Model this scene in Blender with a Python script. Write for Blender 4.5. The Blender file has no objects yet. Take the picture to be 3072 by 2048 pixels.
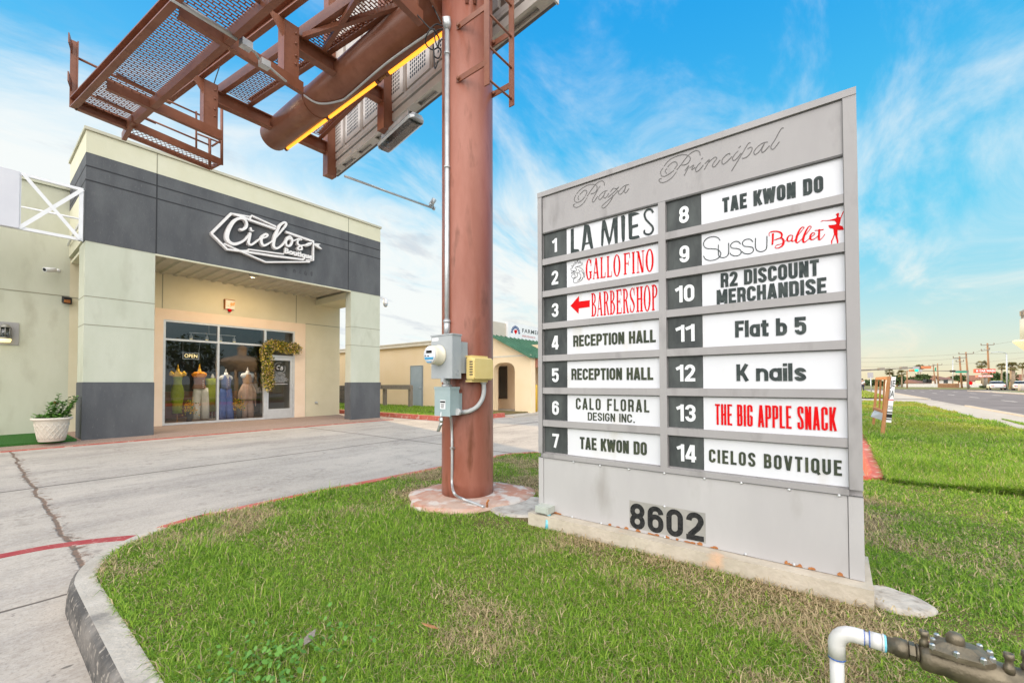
import bpy, math, random
import numpy as np
from mathutils import Vector, Matrix
random.seed(7); RNG = np.random.default_rng(7)
S = bpy.context.scene
COL = S.collection
R_ = math.radians
V = Vector

# ------------------------------------------------------------------ camera, world, sun, exposure
FPX, PPY = 1260.0, 1126.0
YAW, PITCH, ROLL = R_(37.7), R_(1.1), R_(0.15)
CAM = V((0, 0, 1.25))
_f0 = V((math.cos(YAW), math.sin(YAW), 0)); _r0 = V((math.sin(YAW), -math.cos(YAW), 0)); _z = V((0, 0, 1))
CF = _f0 * math.cos(PITCH) + _z * math.sin(PITCH)
_u0 = -_f0 * math.sin(PITCH) + _z * math.cos(PITCH)
CR = _r0 * math.cos(ROLL) - _u0 * math.sin(ROLL)
CU = _u0 * math.cos(ROLL) + _r0 * math.sin(ROLL)
cd = bpy.data.cameras.new('camera'); cam = bpy.data.objects.new('camera', cd); COL.objects.link(cam)
cd.sensor_fit = 'HORIZONTAL'; cd.sensor_width = 36; cd.lens = 36 * FPX / 3072
cd.shift_x = 0; cd.shift_y = (PPY - 1024) / 3072
cd.clip_start = 0.02; cd.clip_end = 6000
m = Matrix((CR, CU, -CF)).transposed().to_4x4(); m.translation = CAM
cam.matrix_world = m
S.camera = cam

BACKFILL, WESTFILL = 17.0, 25.0
SUN_EL, SUN_HEAD = 14.5, 74.0        # degrees; heading measured from +X towards +Y
w = bpy.data.worlds.new('World'); S.world = w; w.use_nodes = True
nt = w.node_tree; nt.nodes.clear()
def wn(t, **k):
    n = nt.nodes.new(t)
    for a, b in k.items(): setattr(n, a, b)
    return n
def wl(a, b): nt.links.new(a, b)
out = wn('ShaderNodeOutputWorld'); bg = wn('ShaderNodeBackground'); wl(bg.outputs[0], out.inputs[0])
sky = wn('ShaderNodeTexSky', sky_type='NISHITA', sun_disc=False, sun_elevation=R_(SUN_EL), sun_rotation=R_(90 - SUN_HEAD),
         altitude=0, air_density=1.0, dust_density=0.6, ozone_density=2.0)
bg.inputs[1].default_value = 0.15
hs = wn('ShaderNodeHueSaturation'); hs.inputs['Saturation'].default_value = 1.45; hs.inputs['Value'].default_value = 1.0; hs.inputs['Hue'].default_value = 0.475
wl(sky.outputs[0], hs.inputs['Color'])
tc = wn('ShaderNodeTexCoord'); sep = wn('ShaderNodeSeparateXYZ'); wl(tc.outputs['Generated'], sep.inputs[0])
def math_(op, a, b=None, c=None, clamp=False):
    n = wn('ShaderNodeMath', operation=op, use_clamp=clamp)
    for i, x in enumerate((a, b, c)):
        if x is None: continue
        if isinstance(x, (int, float)): n.inputs[i].default_value = x
        else: wl(x, n.inputs[i])
    return n.outputs[0]
def smooth(x, a, b):
    n = wn('ShaderNodeMapRange', interpolation_type='SMOOTHSTEP'); wl(x, n.inputs[0]); n.inputs[1].default_value = a; n.inputs[2].default_value = b; return n.outputs[0]
def cmix(f, a, b):
    n = wn('ShaderNodeMix', data_type='RGBA')
    for k, x in (('Factor', f), ('A', a), ('B', b)):
        if isinstance(x, (tuple, float)): n.inputs[k].default_value = x
        else: wl(x, n.inputs[k])
    return n.outputs['Result']
SX_, SY_, SZ_ = sep.outputs
zz = math_('MAXIMUM', SZ_, 0.0)
# clear-sky colour: the physical sky, evened out towards the blue of the photograph's exposure
grad = cmix(smooth(zz, 0.02, 0.30), (3.1, 5.0, 5.3, 1), cmix(smooth(zz, 0.22, 0.74), (0.68, 3.8, 5.4, 1), (0.10, 2.1, 4.95, 1)))
clear = cmix(0.92, hs.outputs[0], grad)
den = math_('ADD', zz, 0.20)
cmb = wn('ShaderNodeCombineXYZ'); wl(math_('DIVIDE', SX_, den), cmb.inputs[0]); wl(math_('DIVIDE', SY_, den), cmb.inputs[1]); cmb.inputs[2].default_value = 3.1
mp = wn('ShaderNodeMapping'); mp.inputs['Rotation'].default_value = (0, 0, R_(28)); mp.inputs['Scale'].default_value = (0.7, 1.5, 1)
wl(cmb.outputs[0], mp.inputs[0])
n1 = wn('ShaderNodeTexNoise'); n1.inputs['Scale'].default_value = 1.3; n1.inputs['Detail'].default_value = 10; n1.inputs['Roughness'].default_value = 0.62; n1.inputs['Distortion'].default_value = 0.8
wl(mp.outputs[0], n1.inputs['Vector'])
# a bright bank low in the north, thin wisps elsewhere
dirn = math_('ADD', math_('MULTIPLY', SX_, 0.34), math_('MULTIPLY', SY_, 0.94))
bank = math_('MULTIPLY', smooth(dirn, 0.55, 0.95), math_('SUBTRACT', 1.0, smooth(zz, 0.30, 0.62)))
east = math_('MULTIPLY', smooth(SX_, 0.70, 0.97), math_('MULTIPLY', smooth(zz, 0.10, 0.24), math_('SUBTRACT', 1.0, smooth(zz, 0.34, 0.62))))
nn = math_('ADD', math_('ADD', n1.outputs['Fac'], math_('MULTIPLY', bank, 0.40)), math_('MULTIPLY', east, 0.17))
cloud = cmix(math_('MULTIPLY', smooth(nn, 0.49, 0.86), 0.92), clear, (5.6, 5.6, 5.4, 1))
n2 = wn('ShaderNodeTexNoise'); n2.inputs['Scale'].default_value = 3.0; n2.inputs['Detail'].default_value = 8; n2.inputs['Roughness'].default_value = 0.6; wl(mp.outputs[0], n2.inputs['Vector'])
cloud = cmix(math_('MULTIPLY', math_('MULTIPLY', bank, smooth(n2.outputs['Fac'], 0.52, 0.68)), 0.55), cloud, (2.9, 3.2, 3.7, 1))
# pale air low over the horizon, yellowish towards the sun
hz = math_('POWER', math_('SUBTRACT', 1.0, zz, clamp=True), 10.0)
hcol = cmix(smooth(SX_, 0.60, 0.98), (4.9, 5.2, 5.2, 1), (5.5, 4.5, 2.7, 1))
low = cmix(math_('MULTIPLY', hz, 0.93), cloud, hcol)
# added fill light: unseen bright cloud behind the camera, west and south-west
back = math_('ADD', math_('ADD', math_('MULTIPLY', SX_, -0.76), math_('MULTIPLY', SY_, -0.50)), math_('MULTIPLY', SZ_, 0.42))
west = math_('SUBTRACT', smooth(math_('MULTIPLY', SX_, -1.0), 0.45, 0.9), math_('MULTIPLY', smooth(math_('MULTIPLY', SY_, -1.0), 0.2, 0.7), 0.6))
bk = math_('MULTIPLY', smooth(back, 0.10, 0.70), math_('MAXIMUM', smooth(zz, 0.06, 0.20), math_('MULTIPLY', west, smooth(SZ_, 0.0, 0.08)), clamp=True))
bcol = cmix(math_('MULTIPLY', smooth(math_('MULTIPLY', SX_, -1.0), 0.35, 0.85), math_('SUBTRACT', 1.0, smooth(zz, 0.35, 0.7))), (BACKFILL, BACKFILL * 0.97, BACKFILL * 0.93, 1), (WESTFILL, WESTFILL * 0.96, WESTFILL * 0.93, 1))
fin = cmix(bk, low, bcol)
wl(fin, bg.inputs[0])

sl = bpy.data.lights.new('sun', 'SUN'); so = bpy.data.objects.new('sun', sl); COL.objects.link(so)
sl.energy = 5.0; sl.angle = R_(1.0); sl.color = (1.0, 0.72, 0.40)
sd = V((math.cos(R_(SUN_EL)) * math.cos(R_(SUN_HEAD)), math.cos(R_(SUN_EL)) * math.sin(R_(SUN_HEAD)), math.sin(R_(SUN_EL))))
so.rotation_euler = sd.to_track_quat('Z', 'Y').to_euler(); so.location = (20, 0, 12)
S.view_settings.view_transform = 'Standard'; S.view_settings.look = 'None'; S.view_settings.gamma = 1
S.view_settings.exposure = 0.25
S.render.engine = 'CYCLES'
S.cycles.max_bounces = 8; S.cycles.transparent_max_bounces = 12; S.cycles.diffuse_bounces = 4
S.cycles.use_denoising = True

# ------------------------------------------------------------------ measuring helpers: photograph pixel -> point on a real plane
def ray(x, y): return CF + CR * ((x - 1536) / FPX) + CU * ((PPY - y) / FPX)
def onp(x, y, n, d):
    r = ray(x, y); n = V(n); return CAM + r * ((d - n.dot(CAM)) / n.dot(r))
def PX(x, y, v): return onp(x, y, (1, 0, 0), v)
def PY(x, y, v): return onp(x, y, (0, 1, 0), v)
def PZ(x, y, v=0.0): return onp(x, y, (0, 0, 1), v)
def PD(x, y, d): return CAM + ray(x, y) * d
def zoom(ox, oy, k): return lambda x, y: (ox + x / k, oy + y / k)
def pcyl(x, y, cx, cy, r):           # near hit on a vertical cylinder
    d = ray(x, y); ox, oy = CAM.x - cx, CAM.y - cy
    a = d.x ** 2 + d.y ** 2; b = 2 * (ox * d.x + oy * d.y); c = ox * ox + oy * oy - r * r
    q = max(b * b - 4 * a * c, 0.0); return CAM + d * ((-b - math.sqrt(q)) / (2 * a))
def ptube(x, y, cx, cz, r):          # near hit on a cylinder lying along Y
    d = ray(x, y); ox, oz = CAM.x - cx, CAM.z - cz
    a = d.x ** 2 + d.z ** 2; b = 2 * (ox * d.x + oz * d.z); c = ox * ox + oz * oz - r * r
    q = max(b * b - 4 * a * c, 0.0); return CAM + d * ((-b - math.sqrt(q)) / (2 * a))

# ------------------------------------------------------------------ materials
def new_mat(name):
    ma = bpy.data.materials.new(name); ma.use_nodes = True
    return ma, ma.node_tree, ma.node_tree.nodes['Principled BSDF']
def L(c): return (c[0], c[1], c[2], 1)
def mat(name, c, rough=0.6, c2=None, scale=6.0, bump=0.0, bscale=60.0, metal=0.0, detail=6, stretch=(1, 1, 1), lo=0.38, hi=0.66, spec=0.4, c3=None, s3=30.0, t3=(0.62, 0.72), emit=None, estr=0, coat=0):
    ma, t, p = new_mat(name); N = t.nodes; K = t.links
    p.inputs['Roughness'].default_value = rough; p.inputs['Metallic'].default_value = metal
    p.inputs['Specular IOR Level'].default_value = spec
    p.inputs['Base Color'].default_value = L(c)
    if coat: p.inputs['Coat Weight'].default_value = coat
    tc = N.new('ShaderNodeTexCoord'); mp = N.new('ShaderNodeMapping'); mp.inputs['Scale'].default_value = stretch
    K.new(tc.outputs['Object'], mp.inputs[0])
    if c2 is not None:
        n = N.new('ShaderNodeTexNoise'); n.inputs['Scale'].default_value = scale; n.inputs['Detail'].default_value = detail; n.inputs['Roughness'].default_value = 0.62
        K.new(mp.outputs[0], n.inputs['Vector'])
        r = N.new('ShaderNodeMapRange'); r.inputs['From Min'].default_value = lo; r.inputs['From Max'].default_value = hi
        K.new(n.outputs['Fac'], r.inputs['Value'])
        x = N.new('ShaderNodeMix'); x.data_type = 'RGBA'; x.inputs['A'].default_value = L(c); x.inputs['B'].default_value = L(c2)
        K.new(r.outputs[0], x.inputs['Factor']); last = x.outputs['Result']
        if c3 is not None:
            n3 = N.new('ShaderNodeTexNoise'); n3.inputs['Scale'].default_value = s3; n3.inputs['Detail'].default_value = 5
            K.new(mp.outputs[0], n3.inputs['Vector'])
            r3 = N.new('ShaderNodeMapRange'); r3.inputs['From Min'].default_value = t3[0]; r3.inputs['From Max'].default_value = t3[1]
            K.new(n3.outputs['Fac'], r3.inputs['Value'])
            x3 = N.new('ShaderNodeMix'); x3.data_type = 'RGBA'; x3.inputs['B'].default_value = L(c3)
            K.new(last, x3.inputs['A']); K.new(r3.outputs[0], x3.inputs['Factor']); last = x3.outputs['Result']
        K.new(last, p.inputs['Base Color'])
    if bump:
        b = N.new('ShaderNodeBump'); b.inputs['Strength'].default_value = bump; b.inputs['Distance'].default_value = 0.01
        nb = N.new('ShaderNodeTexNoise'); nb.inputs['Scale'].default_value = bscale; nb.inputs['Detail'].default_value = 6
        K.new(mp.outputs[0], nb.inputs['Vector']); K.new(nb.outputs['Fac'], b.inputs['Height']); K.new(b.outputs[0], p.inputs['Normal'])
    if emit:
        p.inputs['Emission Color'].default_value = L(emit); p.inputs['Emission Strength'].default_value = estr
    return ma
def glass(name, tint=(0.9, 0.93, 0.93), refl=0.12, rough=0.0):
    ma = bpy.data.materials.new(name); ma.use_nodes = True; t = ma.node_tree; t.nodes.clear()
    o = t.nodes.new('ShaderNodeOutputMaterial'); mx = t.nodes.new('ShaderNodeMixShader')
    tr = t.nodes.new('ShaderNodeBsdfTransparent'); tr.inputs[0].default_value = L(tint)
    gl = t.nodes.new('ShaderNodeBsdfGlossy'); gl.inputs['Roughness'].default_value = rough
    lw = t.nodes.new('ShaderNodeFresnel'); lw.inputs['IOR'].default_value = 1.5
    ad = t.nodes.new('ShaderNodeMath'); ad.operation = 'ADD'; ad.inputs[1].default_value = refl; ad.use_clamp = True
    t.links.new(lw.outputs[0], ad.inputs[0]); t.links.new(ad.outputs[0], mx.inputs[0])
    t.links.new(tr.outputs[0], mx.inputs[1]); t.links.new(gl.outputs[0], mx.inputs[2]); t.links.new(mx.outputs[0], o.inputs[0])
    return ma
M = {}
M['rust'] = mat('rust_brown_paint', (0.20, 0.072, 0.04), 0.36, (0.26, 0.105, 0.062), 3.0, 0.12, 90, c3=(0.17, 0.06, 0.03), s3=9, t3=(0.55, 0.8))
M['pole'] = mat('pole_paint', (0.22, 0.066, 0.038), 0.38, (0.33, 0.135, 0.098), 2.2, 0.14, 120, stretch=(1, 1, 0.25), c3=(0.14, 0.042, 0.02), s3=9, t3=(0.56, 0.72))
M['grey'] = mat('sign_grey_metal', (0.295, 0.283, 0.285), 0.5, (0.335, 0.323, 0.324), 2.2, 0.06, 40, c3=(0.22, 0.21, 0.21), s3=9, t3=(0.58, 0.8), stretch=(1, 1, 0.35), spec=0.3)
M['grey2'] = mat('pale_grey_metal', (0.40, 0.388, 0.392), 0.5, (0.45, 0.44, 0.442), 1.8, 0.06, 40, c3=(0.32, 0.305, 0.295), s3=6, t3=(0.58, 0.8), stretch=(1, 1, 0.35), spec=0.3)
M['greyline'] = mat('sign_seam', (0.10, 0.10, 0.10), 0.6)
M['engrave'] = mat('engraved_grey', (0.10, 0.097, 0.097), 0.6, (0.14, 0.135, 0.135), 20)
M['panel'] = mat('white_acrylic', (0.60, 0.61, 0.645), 0.4, (0.645, 0.655, 0.685), 1.5, 0, c3=(0.50, 0.465, 0.39), s3=5, t3=(0.58, 0.85), stretch=(1, 1, 0.30), spec=0.3)
M['tile'] = mat('charcoal_tile', (0.03, 0.035, 0.036), 0.6, (0.065, 0.075, 0.073), 9, 0.08, 80, stretch=(1, 1, 0.4))
M['digit'] = mat('silver_digit', (0.66, 0.68, 0.70), 0.35, (0.72, 0.74, 0.75), 14)
M['letter'] = mat('dark_letter', (0.032, 0.042, 0.043), 0.7, (0.065, 0.078, 0.075), 26, spec=0.15)
M['olive'] = mat('olive_letter', (0.036, 0.046, 0.036), 0.7, (0.065, 0.075, 0.045), 26, spec=0.15)
M['red'] = mat('red_vinyl', (0.62, 0.003, 0.005), 0.7, (0.54, 0.004, 0.006), 20, spec=0.12)
M['black'] = mat('black_vinyl', (0.012, 0.013, 0.014), 0.7, (0.035, 0.035, 0.035), 60, spec=0.15)
M['stucco'] = mat('pale_green_stucco', (0.51, 0.525, 0.425), 0.9, (0.57, 0.58, 0.485), 1.6, 0.5, 140, spec=0.2, stretch=(1, 1, 0.4), c3=(0.44, 0.445, 0.355), s3=3, t3=(0.56, 0.8))
M['stucco2'] = mat('sage_stucco', (0.52, 0.525, 0.42), 0.9, (0.57, 0.575, 0.475), 1.4, 0.6, 120, spec=0.2, stretch=(1, 1, 0.4), c3=(0.43, 0.42, 0.33), s3=3, t3=(0.54, 0.8))
M['cream'] = mat('cream_stucco', (0.62, 0.60, 0.45), 0.9, (0.66, 0.64, 0.50), 1.2, 0.35, 140, spec=0.2)
M['char'] = mat('charcoal_stucco', (0.092, 0.095, 0.103), 0.85, (0.125, 0.13, 0.137), 2.2, 0.8, 120, spec=0.25, stretch=(1, 1, 0.35), c3=(0.15, 0.152, 0.155), s3=30, t3=(0.6, 0.8))
M['charline'] = mat('groove_shadow', (0.035, 0.036, 0.04), 0.9)
M['creamline'] = mat('groove_cream', (0.30, 0.29, 0.22), 0.9)
M['peach'] = mat('peach_stucco', (0.80, 0.62, 0.46), 0.9, (0.84, 0.67, 0.52), 1.5, 0.3, 150, spec=0.2)
M['alum'] = mat('aluminium', (0.62, 0.63, 0.64), 0.35, (0.56, 0.57, 0.58), 8, metal=0.35)
M['galv'] = mat('galvanised', (0.44, 0.46, 0.48), 0.38, (0.55, 0.57, 0.58), 12, 0.05, 60, metal=0.5)
M['pipegrey'] = mat('grey_pvc', (0.42, 0.43, 0.44), 0.45, (0.48, 0.49, 0.49), 10)
M['boxgrey'] = mat('meter_box_grey', (0.33, 0.355, 0.375), 0.5, (0.37, 0.395, 0.41), 5, 0.04, 60)
M['boxblue'] = mat('disconnect_blue_grey', (0.29, 0.37, 0.39), 0.5, (0.33, 0.41, 0.42), 5, 0.04, 60)
M['yelbox'] = mat('beige_yellow_plastic', (0.72, 0.55, 0.21), 0.5, (0.76, 0.60, 0.26), 6)
M['ivory'] = mat('ivory_plastic', (0.66, 0.62, 0.50), 0.35, (0.70, 0.66, 0.55), 8)
M['white'] = mat('white_paint', (0.78, 0.78, 0.80), 0.45, (0.73, 0.73, 0.75), 4)
M['logo'] = mat('white_letter_metal', (0.80, 0.77, 0.76), 0.4, (0.74, 0.71, 0.70), 10)
M['conc'] = mat('plinth_concrete', (0.52, 0.46, 0.38), 0.9, (0.40, 0.35, 0.28), 5, 0.5, 40, c3=(0.60, 0.40, 0.27), s3=5, t3=(0.60, 0.74))
M['rawconc'] = mat('pale_concrete', (0.50, 0.46, 0.41), 0.95, (0.33, 0.29, 0.25), 12, 1.0, 26, c3=(0.25, 0.22, 0.18), s3=22, t3=(0.62, 0.72))
M['pad'] = mat('pinkish_pad_concrete', (0.50, 0.36, 0.29), 0.95, (0.46, 0.22, 0.15), 3.2, 1.0, 22, c3=(0.58, 0.52, 0.47), s3=6, t3=(0.52, 0.62), lo=0.42, hi=0.58)
M['curbdirt'] = mat('tyre_marked_curb', (0.22, 0.20, 0.18), 0.9, (0.06, 0.057, 0.055), 3.5, 0.8, 45, lo=0.34, hi=0.56, detail=12, c3=(0.30, 0.27, 0.235), s3=28, t3=(0.56, 0.66))
M['curb'] = mat('curb_concrete', (0.50, 0.455, 0.40), 0.9, (0.38, 0.34, 0.29), 4, 0.6, 50, c3=(0.14, 0.13, 0.125), s3=2.6, t3=(0.56, 0.70))
M['redcurb'] = mat('red_curb_paint', (0.46, 0.085, 0.06), 0.8, (0.50, 0.16, 0.12), 5, 0.3, 60, c3=(0.55, 0.36, 0.30), s3=7, t3=(0.58, 0.66))
M['redline'] = mat('red_line_paint', (0.32, 0.035, 0.042), 0.8, (0.36, 0.075, 0.07), 9, 0.3, 80, c3=(0.46, 0.33, 0.29), s3=26, t3=(0.60, 0.70))
M['agg'] = mat('exposed_aggregate', (0.30, 0.20, 0.15), 0.9, (0.42, 0.31, 0.25), 60, 0.8, 90, c3=(0.14, 0.10, 0.08), s3=110, t3=(0.55, 0.62))
M['turf'] = mat('artificial_turf', (0.035, 0.11, 0.025), 0.95, (0.06, 0.17, 0.04), 60, 1.0, 220, spec=0.1)
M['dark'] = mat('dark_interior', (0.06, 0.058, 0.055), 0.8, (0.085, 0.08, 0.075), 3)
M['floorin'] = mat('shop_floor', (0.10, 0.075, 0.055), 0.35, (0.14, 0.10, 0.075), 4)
M['ywall'] = mat('apricot_stucco', (0.74, 0.50, 0.25), 0.9, (0.78, 0.56, 0.32), 1.2, 0.3, 90, spec=0.2)
M['ywall2'] = mat('pale_apricot_stucco', (0.74, 0.55, 0.36), 0.9, (0.78, 0.60, 0.42), 1.2, 0.3, 90, spec=0.2)
M['trimw'] = mat('cream_trim', (0.70, 0.65, 0.56), 0.7, (0.64, 0.59, 0.50), 3)
M['green'] = mat('green_metal_roof', (0.06, 0.155, 0.095), 0.45, (0.09, 0.21, 0.135), 2, stretch=(1, 1, 1))
M['parapet'] = mat('beige_parapet', (0.52, 0.47, 0.40), 0.9, (0.56, 0.51, 0.44), 2, 0.3, 90)
M['bluedoor'] = mat('blue_grey_door', (0.33, 0.40, 0.46), 0.5, (0.36, 0.43, 0.49), 3)
M['wood'] = mat('grey_weathered_wood', (0.19, 0.165, 0.14), 0.9, (0.28, 0.25, 0.215), 6, 0.5, 30, stretch=(8, 8, 1))
M['wood2'] = mat('orange_lumber', (0.36, 0.15, 0.055), 0.8, (0.46, 0.24, 0.11), 7, 0.4, 30, stretch=(6, 6, 0.6))
M['polewood'] = mat('utility_pole_wood', (0.27, 0.145, 0.075), 0.9, (0.36, 0.21, 0.12), 3, stretch=(6, 6, 0.4))
M['pvc'] = mat('white_pvc', (0.58, 0.57, 0.555), 0.35, (0.63, 0.62, 0.605), 6, c3=(0.46, 0.42, 0.37), s3=14, t3=(0.58, 0.8))
M['blueink'] = mat('blue_primer', (0.03, 0.10, 0.42), 0.5, (0.05, 0.16, 0.5), 30)
M['cyan'] = mat('cyan_primer', (0.10, 0.48, 0.62), 0.5, (0.3, 0.6, 0.68), 40)
M['bronze'] = mat('bronze_casting', (0.15, 0.125, 0.085), 0.45, (0.22, 0.185, 0.13), 9, 0.3, 60, metal=0.55, c3=(0.10, 0.085, 0.06), s3=16, t3=(0.55, 0.7))
M['steel'] = mat('bolt_steel', (0.50, 0.52, 0.52), 0.3, (0.40, 0.42, 0.42), 30, metal=0.8)
M['pinktag'] = mat('pink_tag', (0.72, 0.30, 0.36), 0.5)
M['rustp'] = mat('rust_patch', (0.30, 0.10, 0.03), 0.9, (0.42, 0.18, 0.06), 30, 0.6, 60)
M['asph'] = mat('asphalt', (0.16, 0.138, 0.135), 0.9, (0.20, 0.175, 0.17), 0.35, 0.4, 60, c3=(0.12, 0.105, 0.10), s3=0.9, t3=(0.5, 0.7))
M['walk'] = mat('sidewalk_concrete', (0.47, 0.42, 0.36), 0.9, (0.40, 0.355, 0.30), 1.5, 0.3, 50)
M['dirt'] = mat('dry_ground', (0.17, 0.16, 0.06), 0.95, (0.13, 0.16, 0.045), 0.25, c3=(0.26, 0.22, 0.10), s3=0.8, t3=(0.5, 0.7))
M['leaf'] = mat('leaf_green', (0.06, 0.17, 0.02), 0.55, (0.13, 0.28, 0.04), 9)
M['leafd'] = mat('dark_tree_leaf', (0.035, 0.065, 0.016), 0.7, (0.07, 0.11, 0.03), 0.8)
M['leafy'] = mat('yellow_green_leaf', (0.12, 0.17, 0.03), 0.7, (0.18, 0.22, 0.05), 1.2)
M['palml'] = mat('palm_frond', (0.12, 0.13, 0.04), 0.7, (0.24, 0.17, 0.06), 1.5)
M['palmt'] = mat('palm_trunk_bark', (0.26, 0.19, 0.13), 0.9, (0.33, 0.26, 0.19), 3)
M['roofb'] = mat('brown_shingle_roof', (0.17, 0.085, 0.065), 0.9, (0.21, 0.115, 0.09), 2)
M['hwall'] = mat('white_house_wall', (0.62, 0.58, 0.54), 0.9, (0.66, 0.62, 0.58), 0.5)
M['tank'] = mat('white_tank_paint', (0.40, 0.44, 0.44), 0.6, (0.36, 0.40, 0.40), 0.2)
M['carw'] = mat('white_car_paint', (0.74, 0.74, 0.72), 0.25, coat=0.6)
M['carg'] = mat('dark_car_glass', (0.03, 0.035, 0.04), 0.08)
M['tyre'] = mat('tyre_rubber', (0.02, 0.02, 0.02), 0.8)
M['tail'] = mat('tail_lamp_red', (0.5, 0.02, 0.02), 0.3)
M['yellowp'] = mat('yellow_bollard_paint', (0.78, 0.50, 0.05), 0.5, (0.72, 0.44, 0.05), 6)
M['sgreen'] = mat('street_sign_green', (0.02, 0.26, 0.16), 0.5)
M['bolred'] = mat('car_wash_red', (0.62, 0.06, 0.03), 0.5)
M['glass'] = glass('shop_glass', (0.93, 0.94, 0.94), 0.05)
M['glass2'] = glass('lamp_glass', (0.55, 0.58, 0.60), 0.10, 0.08)
M['dglass'] = mat('dark_window_glass', (0.035, 0.035, 0.035), 0.06, spec=0.9)
M['glow'] = mat('warm_lamp', (1, 0.85, 0.4), 0.5, emit=(1.0, 0.80, 0.35), estr=1.2)
M['neon'] = mat('open_neon', (1, 0.8, 0.4), 0.5, emit=(1.0, 0.78, 0.36), estr=1.0)
M['blackm'] = mat('black_metal', (0.018, 0.018, 0.02), 0.5)
M['skin'] = mat('person_skin', (0.40, 0.24, 0.17), 0.6)
M['cloth1'] = mat('white_shirt', (0.62, 0.62, 0.66), 0.9)
M['cloth2'] = mat('dark_trousers', (0.03, 0.03, 0.06), 0.9)
def fabric(n, c, c2): return mat(n, c, 0.9, c2, 10, 0.25, 90, spec=0.15)
M['fgreen'] = fabric('olive_green_fabric', (0.20, 0.24, 0.012), (0.27, 0.31, 0.025))
M['forange'] = fabric('orange_fabric', (0.80, 0.24, 0.015), (0.86, 0.34, 0.03))
M['fyellow'] = fabric('golden_form', (0.85, 0.46, 0.04), (0.88, 0.55, 0.08))
M['fbrown'] = fabric('brown_vest', (0.26, 0.115, 0.075), (0.31, 0.15, 0.10))
M['fwhite'] = fabric('off_white_linen', (0.66, 0.61, 0.50), (0.72, 0.67, 0.57))
M['fblue'] = fabric('blue_linen', (0.13, 0.18, 0.36), (0.17, 0.22, 0.42))
M['fjean'] = fabric('blue_trouser', (0.08, 0.14, 0.40), (0.11, 0.18, 0.48))
M['fpink'] = fabric('dusty_pink_fabric', (0.44, 0.28, 0.21), (0.52, 0.35, 0.27))
M['form'] = mat('white_mannequin', (0.74, 0.72, 0.67), 0.5)

# ------------------------------------------------------------------ mesh builder
class Fr:                                  # flat drawing frame on a surface; depth grows towards the viewer
    def __init__(s, O, Rv, Uv):
        s.O, s.R, s.U = V(O), V(Rv), V(Uv); s.N = s.R.cross(s.U).normalized()
    def p(s, u, v, d=0.0): return s.O + s.R * u + s.U * v + s.N * d
    def uv(s, P): q = P - s.O; return (q.dot(s.R), q.dot(s.U))
def catmull(pts, n=6, closed=False):
    P = [tuple(p) for p in pts]; k = len(P[0]); o = []
    m = len(P) if closed else len(P) - 1
    for i in range(m):
        if closed: a, b, c, d = P[i - 1], P[i], P[(i + 1) % len(P)], P[(i + 2) % len(P)]
        else: a, b, c, d = P[max(i - 1, 0)], P[i], P[i + 1], P[min(i + 2, len(P) - 1)]
        for j in range(n):
            t = j / n
            o.append(tuple(0.5 * (2 * b[q] + (c[q] - a[q]) * t + (2 * a[q] - 5 * b[q] + 4 * c[q] - d[q]) * t * t + (3 * b[q] - a[q] - 3 * c[q] + d[q]) * t ** 3) for q in range(k)))
    if not closed: o.append(P[-1])
    return o
_TX = {}
def text2d(s, bold=0.0, shear=0.0, space=1.0):
    key = (s, bold, shear, space)
    if key in _TX: return _TX[key]
    cu = bpy.data.curves.new('lettering', 'FONT'); cu.body = s; cu.size = 1; cu.offset = bold; cu.shear = shear; cu.space_character = space
    cu.extrude = 0.5; cu.resolution_u = 3
    ob = bpy.data.objects.new('lettering', cu); me = bpy.data.meshes.new_from_object(ob)
    vs = [tuple(v.co) for v in me.vertices]; fs = [tuple(p.vertices) for p in me.polygons]
    bpy.data.objects.remove(ob); bpy.data.curves.remove(cu); bpy.data.meshes.remove(me)
    x0 = min(v[0] for v in vs); x1 = max(v[0] for v in vs); y0 = min(v[1] for v in vs); y1 = max(v[1] for v in vs)
    vs = [((v[0] - x0) / (x1 - x0), (v[1] - y0) / (y1 - y0), v[2] + 0.5) for v in vs]
    _TX[key] = (vs, fs, (x1 - x0) / (y1 - y0)); return _TX[key]
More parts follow.
